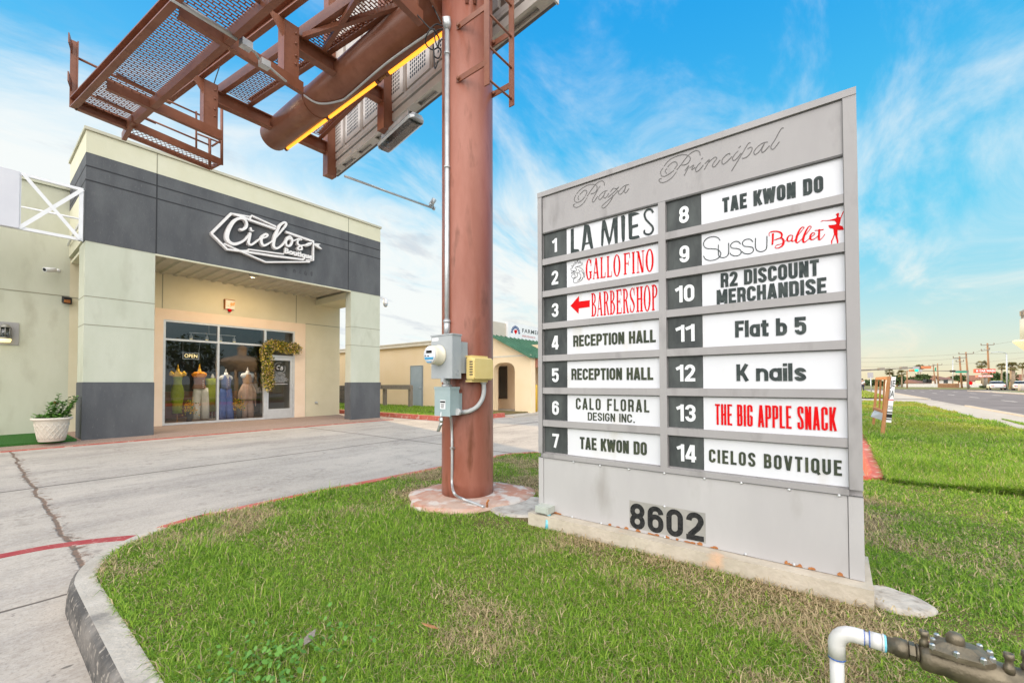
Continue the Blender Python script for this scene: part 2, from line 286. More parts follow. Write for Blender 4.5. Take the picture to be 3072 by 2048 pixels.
class MB:
    def __init__(s): s.v = []; s.f = []; s.m = []; s.sm = []
    def add(s, vs, fs, mi=0, smooth=False):
        b = len(s.v); s.v += [tuple(x) for x in vs]
        for f in fs: s.f.append(tuple(i + b for i in f)); s.m.append(mi); s.sm.append(smooth)
        return s
    def box(s, x0, x1, y0, y1, z0, z1, mi=0):
        return s.add([(x, y, z) for x in (x0, x1) for y in (y0, y1) for z in (z0, z1)],
                     [(0, 1, 3, 2), (4, 6, 7, 5), (0, 4, 5, 1), (2, 3, 7, 6), (0, 2, 6, 4), (1, 5, 7, 3)], mi)
    def obox(s, c, ax, ay, az, mi=0):      # centre and three half-extent vectors
        c, ax, ay, az = V(c), V(ax), V(ay), V(az)
        return s.add([c + ax * i + ay * j + az * k for i in (-1, 1) for j in (-1, 1) for k in (-1, 1)],
                     [(0, 1, 3, 2), (4, 6, 7, 5), (0, 4, 5, 1), (2, 3, 7, 6), (0, 2, 6, 4), (1, 5, 7, 3)], mi)
    def bar(s, p, q, w, h, up=(0, 0, 1), mi=0):
        p, q = V(p), V(q); d = (q - p); l = d.length; d = d / l; up = V(up)
        sd_ = d.cross(up)
        if sd_.length < 1e-4: sd_ = d.cross(V((1, 0, 0)))
        sd_.normalize(); u = sd_.cross(d)
        return s.obox((p + q) / 2, d * l / 2, sd_ * w / 2, u * h / 2, mi)
    def ibeam(s, p, q, w, h, t=0.014, up=(0, 0, 1), mi=0):
        p, q, up = V(p), V(q), V(up)
        s.bar(p, q, t, h - 2 * t, up, mi); o = up * (h / 2 - t / 2)
        s.bar(p + o, q + o, w, t, up, mi); return s.bar(p - o, q - o, w, t, up, mi)
    def channel(s, p, q, w, h, side=1, t=0.014, mi=0):   # web on one side, flanges pointing to the other
        p, q = V(p), V(q); d = (q - p).normalized(); sd_ = d.cross(V((0, 0, 1))).normalized() * side
        s.bar(p, q, t, h, mi=mi); o = V((0, 0, h / 2 - t / 2)); e = sd_ * (w / 2 + t / 2)
        s.bar(p + o + e, q + o + e, w, t, mi=mi); return s.bar(p - o + e, q - o + e, w, t, mi=mi)
    def tube(s, pts, r, n=10, caps=True, mi=0, smooth=True, closed=False):
        pts = [V(p) for p in pts]; k = len(pts); rs = r if isinstance(r, (list, tuple)) else [r] * k
        b = len(s.v); prev = None
        for i, p in enumerate(pts):
            if closed: d = pts[(i + 1) % k] - pts[i - 1]
            else: d = pts[min(i + 1, k - 1)] - pts[max(i - 1, 0)]
            if d.length < 1e-9: d = V((0, 0, 1))
            d.normalize()
            if prev is None:
                a = d.cross(V((0, 0, 1)))
                if a.length < 1e-3: a = d.cross(V((1, 0, 0)))
            else:
                a = prev - d * prev.dot(d)
            a.normalize(); c = d.cross(a); prev = a
            for j in range(n):
                t = 2 * math.pi * j / n; s.v.append(tuple(p + (a * math.cos(t) + c * math.sin(t)) * rs[i]))
        for i in range(k if closed else k - 1):
            i2 = (i + 1) % k
            for j in range(n):
                j2 = (j + 1) % n
                s.f.append((b + i * n + j, b + i * n + j2, b + i2 * n + j2, b + i2 * n + j)); s.m.append(mi); s.sm.append(smooth)
        if caps and not closed:
            s.f.append(tuple(b + j for j in range(n))[::-1]); s.m.append(mi); s.sm.append(False)
            s.f.append(tuple(b + (k - 1) * n + j for j in range(n))); s.m.append(mi); s.sm.append(False)
        return s
    def loft(s, rings, mi=0, smooth=True, caps=True):    # rings: lists of equal numbers of points
        n = len(rings[0]); b = len(s.v)
        for r in rings: s.v += [tuple(p) for p in r]
        for i in range(len(rings) - 1):
            for j in range(n):
                j2 = (j + 1) % n
                s.f.append((b + i * n + j, b + i * n + j2, b + (i + 1) * n + j2, b + (i + 1) * n + j)); s.m.append(mi); s.sm.append(smooth)
        if caps:
            s.f.append(tuple(b + j for j in range(n))[::-1]); s.m.append(mi); s.sm.append(False)
            s.f.append(tuple(b + (len(rings) - 1) * n + j for j in range(n))); s.m.append(mi); s.sm.append(False)
        return s
    def lathe(s, prof, c=(0, 0, 0), n=24, mi=0, sx=1, sy=1, smooth=True, axis=None):
        c = V(c); rings = []
        for r, z in prof:
            ring = []
            for j in range(n):
                t = 2 * math.pi * j / n
                if axis is None: ring.append(c + V((r * sx * math.cos(t), r * sy * math.sin(t), z)))
                else:
                    A = V(axis).normalized(); B = A.cross(V((0, 0, 1)))
                    if B.length < 1e-3: B = A.cross(V((1, 0, 0)))
                    B.normalize(); Cc = A.cross(B); ring.append(c + A * z + (B * math.cos(t) * sx + Cc * math.sin(t) * sy) * r)
            rings.append(ring)
        return s.loft(rings, mi, smooth)
    def prism(s, poly, vec, mi=0):
        P = [V(p) for p in poly]; vec = V(vec); n = len(P)
        return s.add([*P, *[p + vec for p in P]], [tuple(range(n))[::-1], tuple(range(n, 2 * n))] + [(i, (i + 1) % n, n + (i + 1) % n, n + i) for i in range(n)], mi)
    def poly2(s, fr, pts, d0, d1, mi=0):
        n = len(pts); a = sum(pts[i][0] * pts[(i + 1) % n][1] - pts[(i + 1) % n][0] * pts[i][1] for i in range(n))
        if a < 0: pts = pts[::-1]
        return s.prism([fr.p(u, v, d0) for u, v in pts], fr.N * (d1 - d0), mi)
    def rect2(s, fr, u0, u1, v0, v1, d0, d1, mi=0): return s.poly2(fr, [(u0, v0), (u1, v0), (u1, v1), (u0, v1)], d0, d1, mi)
    def ribbon(s, fr, pts, w, d0, d1, mi=0, lift=0.0006, closed=False):   # flat stroke with thickness; w scalar or list
        k = len(pts); ws = w if isinstance(w, (list, tuple)) else [w] * k
        rings = []
        for i in range(k):
            if closed: a, b = pts[i - 1], pts[(i + 1) % k]
            else: a, b = pts[max(i - 1, 0)], pts[min(i + 1, k - 1)]
            dx, dy = b[0] - a[0], b[1] - a[1]; l = math.hypot(dx, dy) or 1; nx, ny = -dy / l * ws[i] / 2, dx / l * ws[i] / 2
            e = d1 + lift * i / max(k - 1, 1); u, v = pts[i][0], pts[i][1]
            rings.append([fr.p(u - nx, v - ny, d0), fr.p(u - nx, v - ny, e), fr.p(u + nx, v + ny, e), fr.p(u + nx, v + ny, d0)])
        if closed: rings.append(rings[0])
        return s.loft(rings, mi, False, not closed)
    def text(s, fr, body, u0, v0, u1, v1, d0, d1, bold=0.0, mi=0, shear=0.0, space=1.0, skew=0.0, heavy=0.0):
        vs, fs, _ = text2d(body, bold, shear, space); e = heavy * (v1 - v0)
        for k in ((0,) if not heavy else (-1, 0, 1)):
            s.add([fr.p(u0 + e + x * (u1 - u0 - 2 * e) + e * k, v0 + y * (v1 - v0) + x * skew, d0 + z * (d1 - d0 + 0.0002 * k)) for x, y, z in vs], fs, mi)
        return s
    def build(s, name, mats, parent=None, loc=None, label=None):
        if not isinstance(mats, (list, tuple)): mats = [mats]
        if parent is not None: org = V(parent['_org']); loc = V((0, 0, 0))
        else: org = V(loc) if loc is not None else V((0, 0, 0)); loc = org
        me = bpy.data.meshes.new(name)
        nv = len(s.v); co = np.array(s.v, dtype=np.float32).reshape(-1, 3) - np.array(org, dtype=np.float32)
        me.from_pydata(co.tolist(), [], s.f)
        for q in mats: me.materials.append(M[q] if isinstance(q, str) else q)
        me.polygons.foreach_set('material_index', s.m); me.polygons.foreach_set('use_smooth', s.sm)
        me.update()
        o = bpy.data.objects.new(name, me); COL.objects.link(o); o.location = loc
        o['_org'] = tuple(org)
        if parent is not None: o.parent = parent
        if label: o['label'] = label
        return o
def thing(name, loc, label, cat, group=None):
    o = bpy.data.objects.new(name, None); COL.objects.link(o); o.location = loc; o.empty_display_size = 0.2
    o['_org'] = tuple(loc); o['label'] = label; o['category'] = cat
    if group: o['group'] = group
    return o
def tag(o, label, cat, group=None):
    o['label'] = label; o['category'] = cat
    if group: o['group'] = group
    return o
def struct(o, kind='structure'): o['kind'] = kind; return o
def copy_tree(o, parent=None):
    c = o.copy(); COL.objects.link(c)
    if parent is not None: c.parent = parent
    for ch in list(o.children): copy_tree(ch, c)
    return c
SG = Fr((2.798, 0, 0), (0, -1, 0), (0, 0, 1))            # face of the directory sign
def sg(q): return SG.uv(PX(q[0], q[1], 2.798))
def fac(y): return Fr((0, y, 0), (1, 0, 0), (0, 0, 1))
zA, zB, zC = zoom(1600, 250, 2.351), zoom(1600, 800, 2.351), zoom(1600, 1300, 2.045)
D_ = 1.3061
def dd(x, y): return (x * D_, y * D_)

# ================================================================== GROUND, ROAD, PAVING
def sheet(name, poly, z, mt, kind='structure'):
    mb = MB(); mb.add([(x, y, z) for x, y in poly], [tuple(range(len(poly)))]); return struct(mb.build(name, mt), kind)
def rect(x0, x1, y0, y1): return [(x0, y0), (x1, y0), (x1, y1), (x0, y1)]
sheet('ground', [(2600 * math.cos(i * math.pi / 32), 2600 * math.sin(i * math.pi / 32)) for i in range(64)], -0.03, 'dirt')

def drive_mat():
    ma, t, p = new_mat('driveway_concrete'); N, K = t.nodes, t.links
    p.inputs['Roughness'].default_value = 0.85; p.inputs['Specular IOR Level'].default_value = 0.25
    tc = N.new('ShaderNodeTexCoord'); sp = N.new('ShaderNodeSeparateXYZ'); K.new(tc.outputs['Object'], sp.inputs[0])
    def mth(op, a, b=None, cl=False):
        n = N.new('ShaderNodeMath'); n.operation = op; n.use_clamp = cl
        for i, x in enumerate((a, b)):
            if x is None: continue
            if isinstance(x, (int, float)): n.inputs[i].default_value = x
            else: K.new(x, n.inputs[i])
        return n.outputs[0]
    def noise(sc, det=6, st=(1, 1, 1), rg=0.62):
        mp = N.new('ShaderNodeMapping'); mp.inputs['Scale'].default_value = st; K.new(tc.outputs['Object'], mp.inputs[0])
        n = N.new('ShaderNodeTexNoise'); n.inputs['Scale'].default_value = sc; n.inputs['Detail'].default_value = det; n.inputs['Roughness'].default_value = rg
        K.new(mp.outputs[0], n.inputs['Vector']); return n.outputs['Fac']
    def rng(x, a, b, c=0, d=1):
        n = N.new('ShaderNodeMapRange'); n.inputs[1].default_value = a; n.inputs[2].default_value = b; n.inputs[3].default_value = c; n.inputs[4].default_value = d
        K.new(x, n.inputs[0]); return n.outputs[0]
    def mixc(f, a, b):
        n = N.new('ShaderNodeMix'); n.data_type = 'RGBA'
        for key, x in (('A', a), ('B', b)):
            if isinstance(x, tuple): n.inputs[key].default_value = L(x)
            else: K.new(x, n.inputs[key])
        if isinstance(f, (int, float)): n.inputs['Factor'].default_value = f
        else: K.new(f, n.inputs['Factor'])
        return n.outputs['Result']
    c = mixc(rng(noise(0.55, 8), 0.36, 0.66), (0.49, 0.43, 0.37), (0.37, 0.325, 0.28))
    c = mixc(rng(noise(0.8, 9, (0.32, 1.5, 1)), 0.48, 0.70, 0, 0.8), c, (0.23, 0.20, 0.185))     # tyre-worn streaks along the lane
    c = mixc(rng(noise(3.2, 9), 0.54, 0.72, 0, 0.6), c, (0.25, 0.22, 0.20))
    c = mixc(rng(noise(26, 4), 0.30, 0.62, 0.35, 0), c, (0.60, 0.56, 0.51))
    c = mixc(rng(noise(70, 5), 0.52, 0.66, 0, 0.5), c, (0.20, 0.175, 0.155))
    c = mixc(mth('MULTIPLY', rng(noise(1.3, 7), 0.50, 0.62), rng(noise(11, 6), 0.48, 0.62, 0, 0.6)), c, (0.20, 0.17, 0.15))
    vo = N.new('ShaderNodeTexVoronoi'); vo.inputs['Scale'].default_value = 3.0; vo.inputs['Randomness'].default_value = 1
    mp = N.new('ShaderNodeMapping'); mp.inputs['Scale'].default_value = (1, 1.9, 1); K.new(tc.outputs['Object'], mp.inputs[0]); K.new(mp.outputs[0], vo.inputs['Vector'])
    c = mixc(rng(vo.outputs['Distance'], 0.045, 0.07, 0.75, 0), c, (0.075, 0.068, 0.06))           # gum spots
    vo2 = N.new('ShaderNodeTexVoronoi'); vo2.inputs['Scale'].default_value = 17; K.new(tc.outputs['Object'], vo2.inputs['Vector'])
    c = mixc(mth('MULTIPLY', rng(vo2.outputs['Distance'], 0.10, 0.16, 0.6, 0), rng(noise(2.2), 0.52, 0.6)), c, (0.14, 0.12, 0.11))
    # joints and the wandering crack
    wob = mth('MULTIPLY', mth('SUBTRACT', noise(1.6, 8), 0.5), 0.17)
    wob2 = mth('MULTIPLY', mth('SUBTRACT', noise(0.9, 7), 0.5), 0.10)
    def line(co, v, wd, wb): return rng(mth('ABSOLUTE', mth('ADD', mth('SUBTRACT', co, v), wb)), wd * 0.5, wd, 1, 0)
    X, Y = sp.outputs[0], sp.outputs[1]
    js = [line(Y, 7.72, 0.034, wob2), line(Y, 3.66, 0.016, wob2), line(X, 6.0, 0.03, wob2), line(X, 11.5, 0.02, wob2), line(X, -5.0, 0.02, wob2), line(Y, 11.75, 0.012, wob2), line(Y, -0.5, 0.02, wob2), line(X, 17, 0.03, wob2), line(X, 22.5, 0.03, wob2), line(X, 28, 0.03, wob2)]
    jm = js[0]
    for q in js[1:]: jm = mth('MAXIMUM', jm, q)
    c = mixc(mth('MULTIPLY', jm, 0.88), c, (0.09, 0.075, 0.065))
    crack = mth('MAXIMUM', line(X, 0.50, 0.022, wob), mth('MULTIPLY', line(X, 0.52, 0.07, mth('MULTIPLY', wob, 1.8)), rng(noise(9, 8), 0.50, 0.62)))
    c = mixc(mth('MULTIPLY', crack, 0.85), c, mixc(rng(noise(14), 0.4, 0.6), (0.075, 0.058, 0.045), (0.20, 0.11, 0.07)))
    K.new(c, p.inputs['Base Color'])
    b = N.new('ShaderNodeBump'); b.inputs['Strength'].default_value = 0.55; b.inputs['Distance'].default_value = 0.012
    h = mth('SUBTRACT', mth('MULTIPLY', noise(45, 6), 0.35), mth('MAXIMUM', jm, crack)); K.new(h, b.inputs['Height']); K.new(b.outputs[0], p.inputs['Normal'])
    return ma
M['drive'] = drive_mat()
sheet('driveway', [(-30, -3.3), (-30, 40), (43, 40), (43, -5.4), (32.0, -5.4), (32.0, -3.3)], 0.0, 'drive')
sheet('sidewalk', rect(-40, 31.9, -5.28, -3.3), 0.02, 'walk')
sheet('sidewalk', rect(43.2, 90, -5.28, -3.3), 0.02, 'walk')
sheet('road', rect(-200, 420, -15.2, -5.45), -0.004, 'asph')
sheet('side_street', rect(92, 104, -220, 60), -0.012, 'asph')
sheet('far_sidewalk', rect(-100, 90, -17.4, -15.6), 0.02, 'walk')
mb = MB(); mb.box(-40, 31.9, -5.45, -5.28, -0.1, 0.06); mb.box(43.2, 90, -5.45, -5.28, -0.1, 0.06); struct(mb.build('road_kerb', 'walk'))
mb = MB(); mb.box(-100, 90, -15.4, -15.2, -0.1, 0.06); struct(mb.build('road_kerb', 'walk'))
mb = MB()
for i in range(-6, 24): mb.box(5 + i * 9.0, 8.0 + i * 9.0, -9.15, -9.03, -0.01, 0.0)
for i in range(-6, 24): mb.box(5 + i * 9.0, 8.0 + i * 9.0, -12.25, -12.13, -0.01, 0.0)
struct(mb.build('lane_marking', mat('lane_paint', (0.62, 0.60, 0.56), 0.8, (0.40, 0.37, 0.35), 3)))

# lawn island: soil, curb round it, grass blades on top
def arc(cx, cy, r, a0, a1, n=10): return [(cx + r * math.cos(R_(a0 + (a1 - a0) * i / n)), cy + r * math.sin(R_(a0 + (a1 - a0) * i / n))) for i in range(n + 1)]
edge = [(0.455, -3.3), (0.455, 1.0), (0.457, 2.6)] + arc(1.35, 3.27, 0.89, 180, 90, 12) + [(2.3, 4.165), (3.6, 4.10)] + arc(4.9, 3.2, 0.85, 88, 0, 8) + [(6.05, 0.6)] + arc(6.5, -0.10, 0.34, 180, 270, 6) + [(12, -0.44), (31.9, -0.44)]
island = edge + [(31.9, -3.3)]
def offs(pts, d):
    o = []
    for i, (x, y) in enumerate(pts):
        a = pts[max(i - 1, 0)]; b = pts[min(i + 1, len(pts) - 1)]; dx, dy = b[0] - a[0], b[1] - a[1]; l = math.hypot(dx, dy)
        o.append((x - dy / l * d, y + dx / l * d))
    return o
LAWN = 0.145
def soil_mat():
    ma, t, p = new_mat('lawn_soil_thatch'); N, K = t.nodes, t.links; p.inputs['Roughness'].default_value = 1; p.inputs['Specular IOR Level'].default_value = 0.05
    tc = N.new('ShaderNodeTexCoord'); a = N.new('ShaderNodeTexNoise'); a.inputs['Scale'].default_value = 1.7; a.inputs['Detail'].default_value = 5
    b = N.new('ShaderNodeTexNoise'); b.inputs['Scale'].default_value = 60; b.inputs['Detail'].default_value = 6
    r = N.new('ShaderNodeValToRGB'); r.color_ramp.elements[0].color = (0.075, 0.085, 0.022, 1); r.color_ramp.elements[1].color = (0.30, 0.20, 0.12, 1); r.color_ramp.elements[0].position = 0.36; r.color_ramp.elements[1].position = 0.68
    ad = N.new('ShaderNodeMath'); ad.operation = 'MULTIPLY_ADD'; ad.inputs[1].default_value = 0.5; 
    for q in (a, b): K.new(tc.outputs['Object'], q.inputs['Vector'])
    h = N.new('ShaderNodeMath'); h.operation = 'MULTIPLY'; h.inputs[1].default_value = 0.5; K.new(b.outputs['Fac'], h.inputs[0])
    K.new(a.outputs['Fac'], ad.inputs[0]); K.new(h.outputs[0], ad.inputs[2]); K.new(ad.outputs[0], r.inputs[0]); K.new(r.outputs[0], p.inputs['Base Color'])
    bu = N.new('ShaderNodeBump'); bu.inputs['Distance'].default_value = 0.02; K.new(b.outputs['Fac'], bu.inputs['Height']); K.new(bu.outputs[0], p.inputs['Normal'])
    return ma
M['soil'] = soil_mat()
sheet('lawn', island, LAWN, 'soil')
sheet('lawn', rect(43.2, 92, -3.3, 8), 0.06, 'soil')
def curb(name, pts, wtop, zt, mt, d0=0.0):      # profile swept along the lawn edge: rounded outer lip
    rings = []
    prof = [(0.0, LAWN - 0.05), (0.0, zt), (wtop * 0.8, zt), (wtop * 0.97, zt - 0.018), (wtop + 0.004, zt - 0.05), (wtop + 0.012, -0.05)]
    cols = [offs(pts, d0 + a) for a, _ in prof]
    for i in range(len(pts)): rings.append([(cols[j][i][0], cols[j][i][1], prof[j][1]) for j in range(len(prof))])
    mb = MB(); mb.loft(rings, 0, False, True)
    if mt == 'curb':
        npf = len(prof)
        for i in range((len(pts) - 1) * npf):
            if i % npf in (2, 3, 4): mb.m[i] = 1
    return struct(mb.build(name, ['curb', 'curbdirt'] if mt == 'curb' else mt))
ce = edge[:]
k1 = 9                                       # where the paint on the curb starts
fine = catmull(ce[:17], 4)
split_i = min(range(len(fine)), key=lambda i: math.hypot(fine[i][0] - 0.95, fine[i][1] - 4.08))
curb('curb', fine[:split_i + 1], 0.112, 0.152, 'curb')
curb('red_curb', fine[split_i:] + ce[17:26], 0.135, 0.152, 'redcurb')
curb('red_curb', [(6.35, -0.30), (6.45, -0.40), (6.75, -0.445)] + [(12, -0.445), (31.7, -0.445)], 0.15, 0.16, 'redcurb')
# red line painted across the driveway
RL = Fr((0, 0, 0), (1, 0, 0), (0, 1, 0))
mb = MB(); mb.ribbon(RL, catmull([(-14, 4.70), (-6, 4.80), (-1.5, 4.86), (0.1, 4.85), (0.5, 4.78), (0.8, 4.60), (1.05, 4.36), (1.35, 4.31), (2.3, 4.30), (3.6, 4.24), (4.6, 4.14)], 6), 0.11, 0.0, 0.004, lift=0); struct(mb.build('red_line', 'redline'))
# bed and red curb before the yellow building, raised walk of the boutique
mb = MB(); mb.box(9.85, 14.0, 10.0, 40, -0.05, 0.10); struct(mb.build('planting_bed', 'soil'))
mb = MB(); mb.box(9.70, 9.85, 9.85, 40, -0.05, 0.155); mb.box(9.85, 12.3, 9.85, 10.0, -0.05, 0.155); struct(mb.build('red_curb', 'redcurb'))
mb = MB(); mb.box(12.3, 20, 9.4, 14.0, -0.05, 0.06); struct(mb.build('porch_slab', 'walk'))
mb = MB(); mb.prism([(-20, 12.30, -0.05), (-20, 15.0, -0.05), (-20, 15.0, 0.09), (-20, 12.75, 0.085), (-20, 12.30, 0.02)], (29.1, 0, 0)); struct(mb.build('raised_walk', 'agg'))
mb = MB(); mb.box(-20, 9.1, 12.255, 12.30, -0.05, 0.018); struct(mb.build('red_walk_edge', 'redcurb'))
mb = MB(); mb.box(-20, 1.40, 12.62, 15.0, 0.05, 0.115); struct(mb.build('artificial_turf', 'turf'))

# ------------------------------------------------------------------ grass
def inside(poly, x, y):
    c = np.zeros(len(x), bool); n = len(poly)
    for i in range(n):
        x1, y1 = poly[i]; x2, y2 = poly[(i + 1) % n]
        k = ((y1 > y) != (y2 > y)) & (x < (x2 - x1) * (y - y1) / ((y2 - y1) or 1e-9) + x1); c ^= k
    return c
def vnoise(x, y, s, seed):
    r = np.random.default_rng(seed); g = r.random((64, 64)); u = x * s + 1000; v = y * s + 1000
    i = np.floor(u).astype(int); j = np.floor(v).astype(int); fu = u - i; fv = v - j; fu = fu * fu * (3 - 2 * fu); fv = fv * fv * (3 - 2 * fv)
    a = g[i % 64, j % 64]; b = g[(i + 1) % 64, j % 64]; c = g[i % 64, (j + 1) % 64]; d = g[(i + 1) % 64, (j + 1) % 64]
    return (a * (1 - fu) + b * fu) * (1 - fv) + (c * (1 - fu) + d * fu) * fv
def grass_mat():
    ma = bpy.data.materials.new('grass_blades'); ma.use_nodes = True; t = ma.node_tree; t.nodes.clear(); N, K = t.nodes, t.links
    o = N.new('ShaderNodeOutputMaterial'); a = N.new('ShaderNodeAttribute'); a.attribute_name = 'tint'
    d = N.new('ShaderNodeBsdfPrincipled'); d.inputs['Roughness'].default_value = 0.55; d.inputs['Specular IOR Level'].default_value = 0.25
    tr = N.new('ShaderNodeBsdfTranslucent'); mx = N.new('ShaderNodeMixShader'); mx.inputs[0].default_value = 0.38
    K.new(a.outputs['Color'], d.inputs['Base Color']); K.new(a.outputs['Color'], tr.inputs[0]); K.new(d.outputs[0], mx.inputs[1]); K.new(tr.outputs[0], mx.inputs[2]); K.new(mx.outputs[0], o.inputs[0])
    return ma
GM = grass_mat()
def blades(name, x, y, z0, hgt, wid, dry, lean=1.0, yell=None):
    n = len(x); r = RNG
    az = r.random(n) * 2 * np.pi; ln = np.clip(r.normal(0.95, 0.38, n) * lean, 0.1, 1.75)
    h = hgt * (0.55 + 0.75 * r.random(n)); wv = wid * (0.7 + 0.6 * r.random(n))
    lx, ly = np.cos(az), np.sin(az); ta = az + np.pi / 2 + r.normal(0, 0.5, n); sx, sy = np.cos(ta), np.sin(ta)
    co = np.zeros((n, 5, 3), np.float32)
    for k, (fr, wf) in enumerate(((0, 1.0), (0.55, 0.8), (1.0, 0.0))):
        a = ln * fr * 1.15
        px_ = x + lx * h * fr * np.sin(a); py_ = y + ly * h * fr * np.sin(a); pz_ = z0 + h * fr * np.cos(np.minimum(a, 1.45)) 
        if k < 2:
            co[:, 2 * k, 0] = px_ - sx * wv * wf / 2; co[:, 2 * k, 1] = py_ - sy * wv * wf / 2; co[:, 2 * k, 2] = pz_
            co[:, 2 * k + 1, 0] = px_ + sx * wv * wf / 2; co[:, 2 * k + 1, 1] = py_ + sy * wv * wf / 2; co[:, 2 * k + 1, 2] = pz_
        else: co[:, 4, 0] = px_; co[:, 4, 1] = py_; co[:, 4, 2] = pz_
    g = r.random(n)[:, None]; g2 = r.random(n)[:, None]
    ca = np.array([[0.09, 0.22, 0.018]]); cb = np.array([[0.37, 0.54, 0.065]]); cs = np.array([[0.56, 0.44, 0.26]]); cy_ = np.array([[0.42, 0.40, 0.06]])
    col = ca * (1 - g) + cb * g
    if yell is not None: col = col * (1 - yell[:, None]) + cy_ * yell[:, None] * (0.7 + 0.5 * g2)
    isd = (r.random(n) < dry)[:, None]; col = np.where(isd, cs * (0.65 + 0.6 * g2), col)
    colv = np.ones((n, 5, 4), np.float32); colv[:, :, :3] = col[:, None, :]
    me = bpy.data.meshes.new(name); me.vertices.add(n * 5); me.vertices.foreach_set('co', co.ravel())
    b = (np.arange(n) * 5)[:, None]
    idx = np.concatenate([b + 0, b + 1, b + 3, b + 2, b + 2, b + 3, b + 4], 1).ravel().astype(np.int32)
    me.loops.add(n * 7); me.loops.foreach_set('vertex_index', idx)
    st = np.stack([np.arange(n) * 7, np.arange(n) * 7 + 4], 1).ravel().astype(np.int32); me.polygons.add(n * 2); me.polygons.foreach_set('loop_start', st)
    at = me.attributes.new('tint', 'FLOAT_COLOR', 'POINT'); at.data.foreach_set('color', colv.ravel())
    me.materials.append(GM); me.update(calc_edges=True); me.validate()
    o = bpy.data.objects.new(name, me); COL.objects.link(o); o['kind'] = 'stuff'; return o
def bare(x, y):                             # plinth, pole pad, pale slab, camera spot
    k = (x > 2.70) & (x < 3.22) & (y > -0.14) & (y < 1.95)
    k |= ((x - 3.02) / 0.56) ** 2 + ((y - 2.86) / 0.54) ** 2 < 1
    k |= (((x - 2.87) / 0.11) ** 2 + ((y + 0.23) / 0.11) ** 2 < 1)
    k |= (x > 2.75) & (x < 3.35) & (y > 1.9) & (y < 2.5)
    return k
GH = 0.036
n = 1900000
x = RNG.uniform(0.46, 6.3, n); y = RNG.uniform(-3.3, 4.17, n)
d = np.hypot(x, y); keep = RNG.random(n) < np.minimum(1, (2.1 / np.maximum(d, 0.3)) ** 1.3) * np.where(d < 0.9, 0.25, 1)
ang = np.degrees(np.arctan2(y, x)); keep &= (ang > -30) & (ang < 105)
keep &= inside(island, x, y) & ~bare(x, y)
x, y = x[keep], y[keep]
pt = vnoise(x, y, 1.5, 3) * 0.6 + vnoise(x, y, 4.5, 4) * 0.4
fresh = np.clip((y - 1.3) / 1.4, 0, 1) * np.clip((3.4 - x) / 1.0, 0, 1); fresh = np.maximum(fresh, 2.3 * np.clip((-0.05 - y) / 0.5, 0, 1) * np.clip((x - 2.1) / 0.6, 0, 1))
worn = np.exp(-((x - 2.1) ** 2 / 0.9 + (y - 0.7) ** 2 / 1.1)); pt = pt - 0.11 * fresh + 0.035 * worn + 0.05 * (vnoise(x, y, 14, 21) - 0.5)
dryz = np.clip((pt - 0.47) * 2.8, 0, 0.7); thin = RNG.random(len(x)) > np.clip((pt - 0.54) * 2.8, 0, 0.55)
nearpad = np.hypot(x - 3.05, y - 2.9); thin &= ~((nearpad < 0.95) & (RNG.random(len(x)) < 0.5))
x, y, dryz = x[thin], y[thin], dryz[thin]
hh = GH * (0.5 + 1.2 * vnoise(x, y, 3.2, 5)) * (1 + 0.7 * (RNG.random(len(x)) < 0.06)); left = np.clip((y - 1.6) / 1.5, 0, 1) * np.clip((3 - x), 0, 1)
blades('lawn_grass', x, y, LAWN - 0.006, hh * (1 + 0.5 * left), 0.0027 + 0.0009 * (np.hypot(x, y) - 1), np.clip(dryz + 0.13 - 0.06 * left, 0, 1), 1.2)
# dead blades lying flat among the living ones
n = 170000; x = RNG.uniform(0.46, 6.2, n); y = RNG.uniform(-3.3, 4.15, n); d = np.hypot(x, y); pt = vnoise(x, y, 1.5, 3) * 0.6 + vnoise(x, y, 4.5, 4) * 0.4 + 0.055 * np.exp(-((x - 2.1) ** 2 / 0.9 + (y - 0.7) ** 2 / 1.1)) - 0.28 * np.clip((-0.05 - y) / 0.5, 0, 1) * np.clip((x - 2.1) / 0.6, 0, 1)
keep = (RNG.random(n) < np.minimum(1, 2.3 / np.maximum(d, 0.5)) * np.clip((pt - 0.40) * 3.2, 0.04, 1)) & inside(island, x, y) & ~bare(x, y); x, y = x[keep], y[keep]
blades('dead_grass', x, y, LAWN + 0.002 + 0.022 * RNG.random(len(x)), np.full(len(x), 0.045), 0.0022 + 0.0007 * np.hypot(x, y), np.full(len(x), 0.97), 1.75)
n = 420000
x = 6.2 + 25.6 * RNG.random(n) ** 1.7; y = RNG.uniform(-3.32, -0.44, n)
keep = RNG.random(n) < np.minimum(1, 7.0 / x); x, y = x[keep], y[keep]
ye = np.clip((vnoise(x, y, 0.9, 8) - 0.38) * 2.4, 0, 0.8) * np.clip((x - 9) / 8, 0.15, 1)
blades('lawn_grass', x, y, LAWN - 0.005, 0.10 * (0.6 + 1.0 * vnoise(x, y, 1.3, 9)), 0.0075 + 0.0009 * (x - 6), np.full(len(x), 0.10), 0.85, ye)
n = 9000
x = RNG.uniform(10.5, 21, n); y = -4.33 + 0.16 * RNG.normal(0, 0.5, n) * np.sin((x - 10.5) / 10.5 * np.pi)
blades('lawn_grass', x, y, 0.018, np.full(n, 0.045), np.full(n, 0.02), np.full(n, 0.1), 1.1)
n = 30000
x = RNG.uniform(43.2, 92, n); y = RNG.uniform(-3.3, 3, n)
blades('lawn_grass', x, y, 0.05, np.full(n, 0.16), np.full(n, 0.06), np.full(n, 0.12), 0.8, np.full(n, 0.35))
n = 42000
x = RNG.uniform(9.86, 13.98, n); y = 10.0 + 16 * RNG.random(n) ** 1.3
kp = ~((x > 12.3) & (y < 14.0)); x, y = x[kp], y[kp]
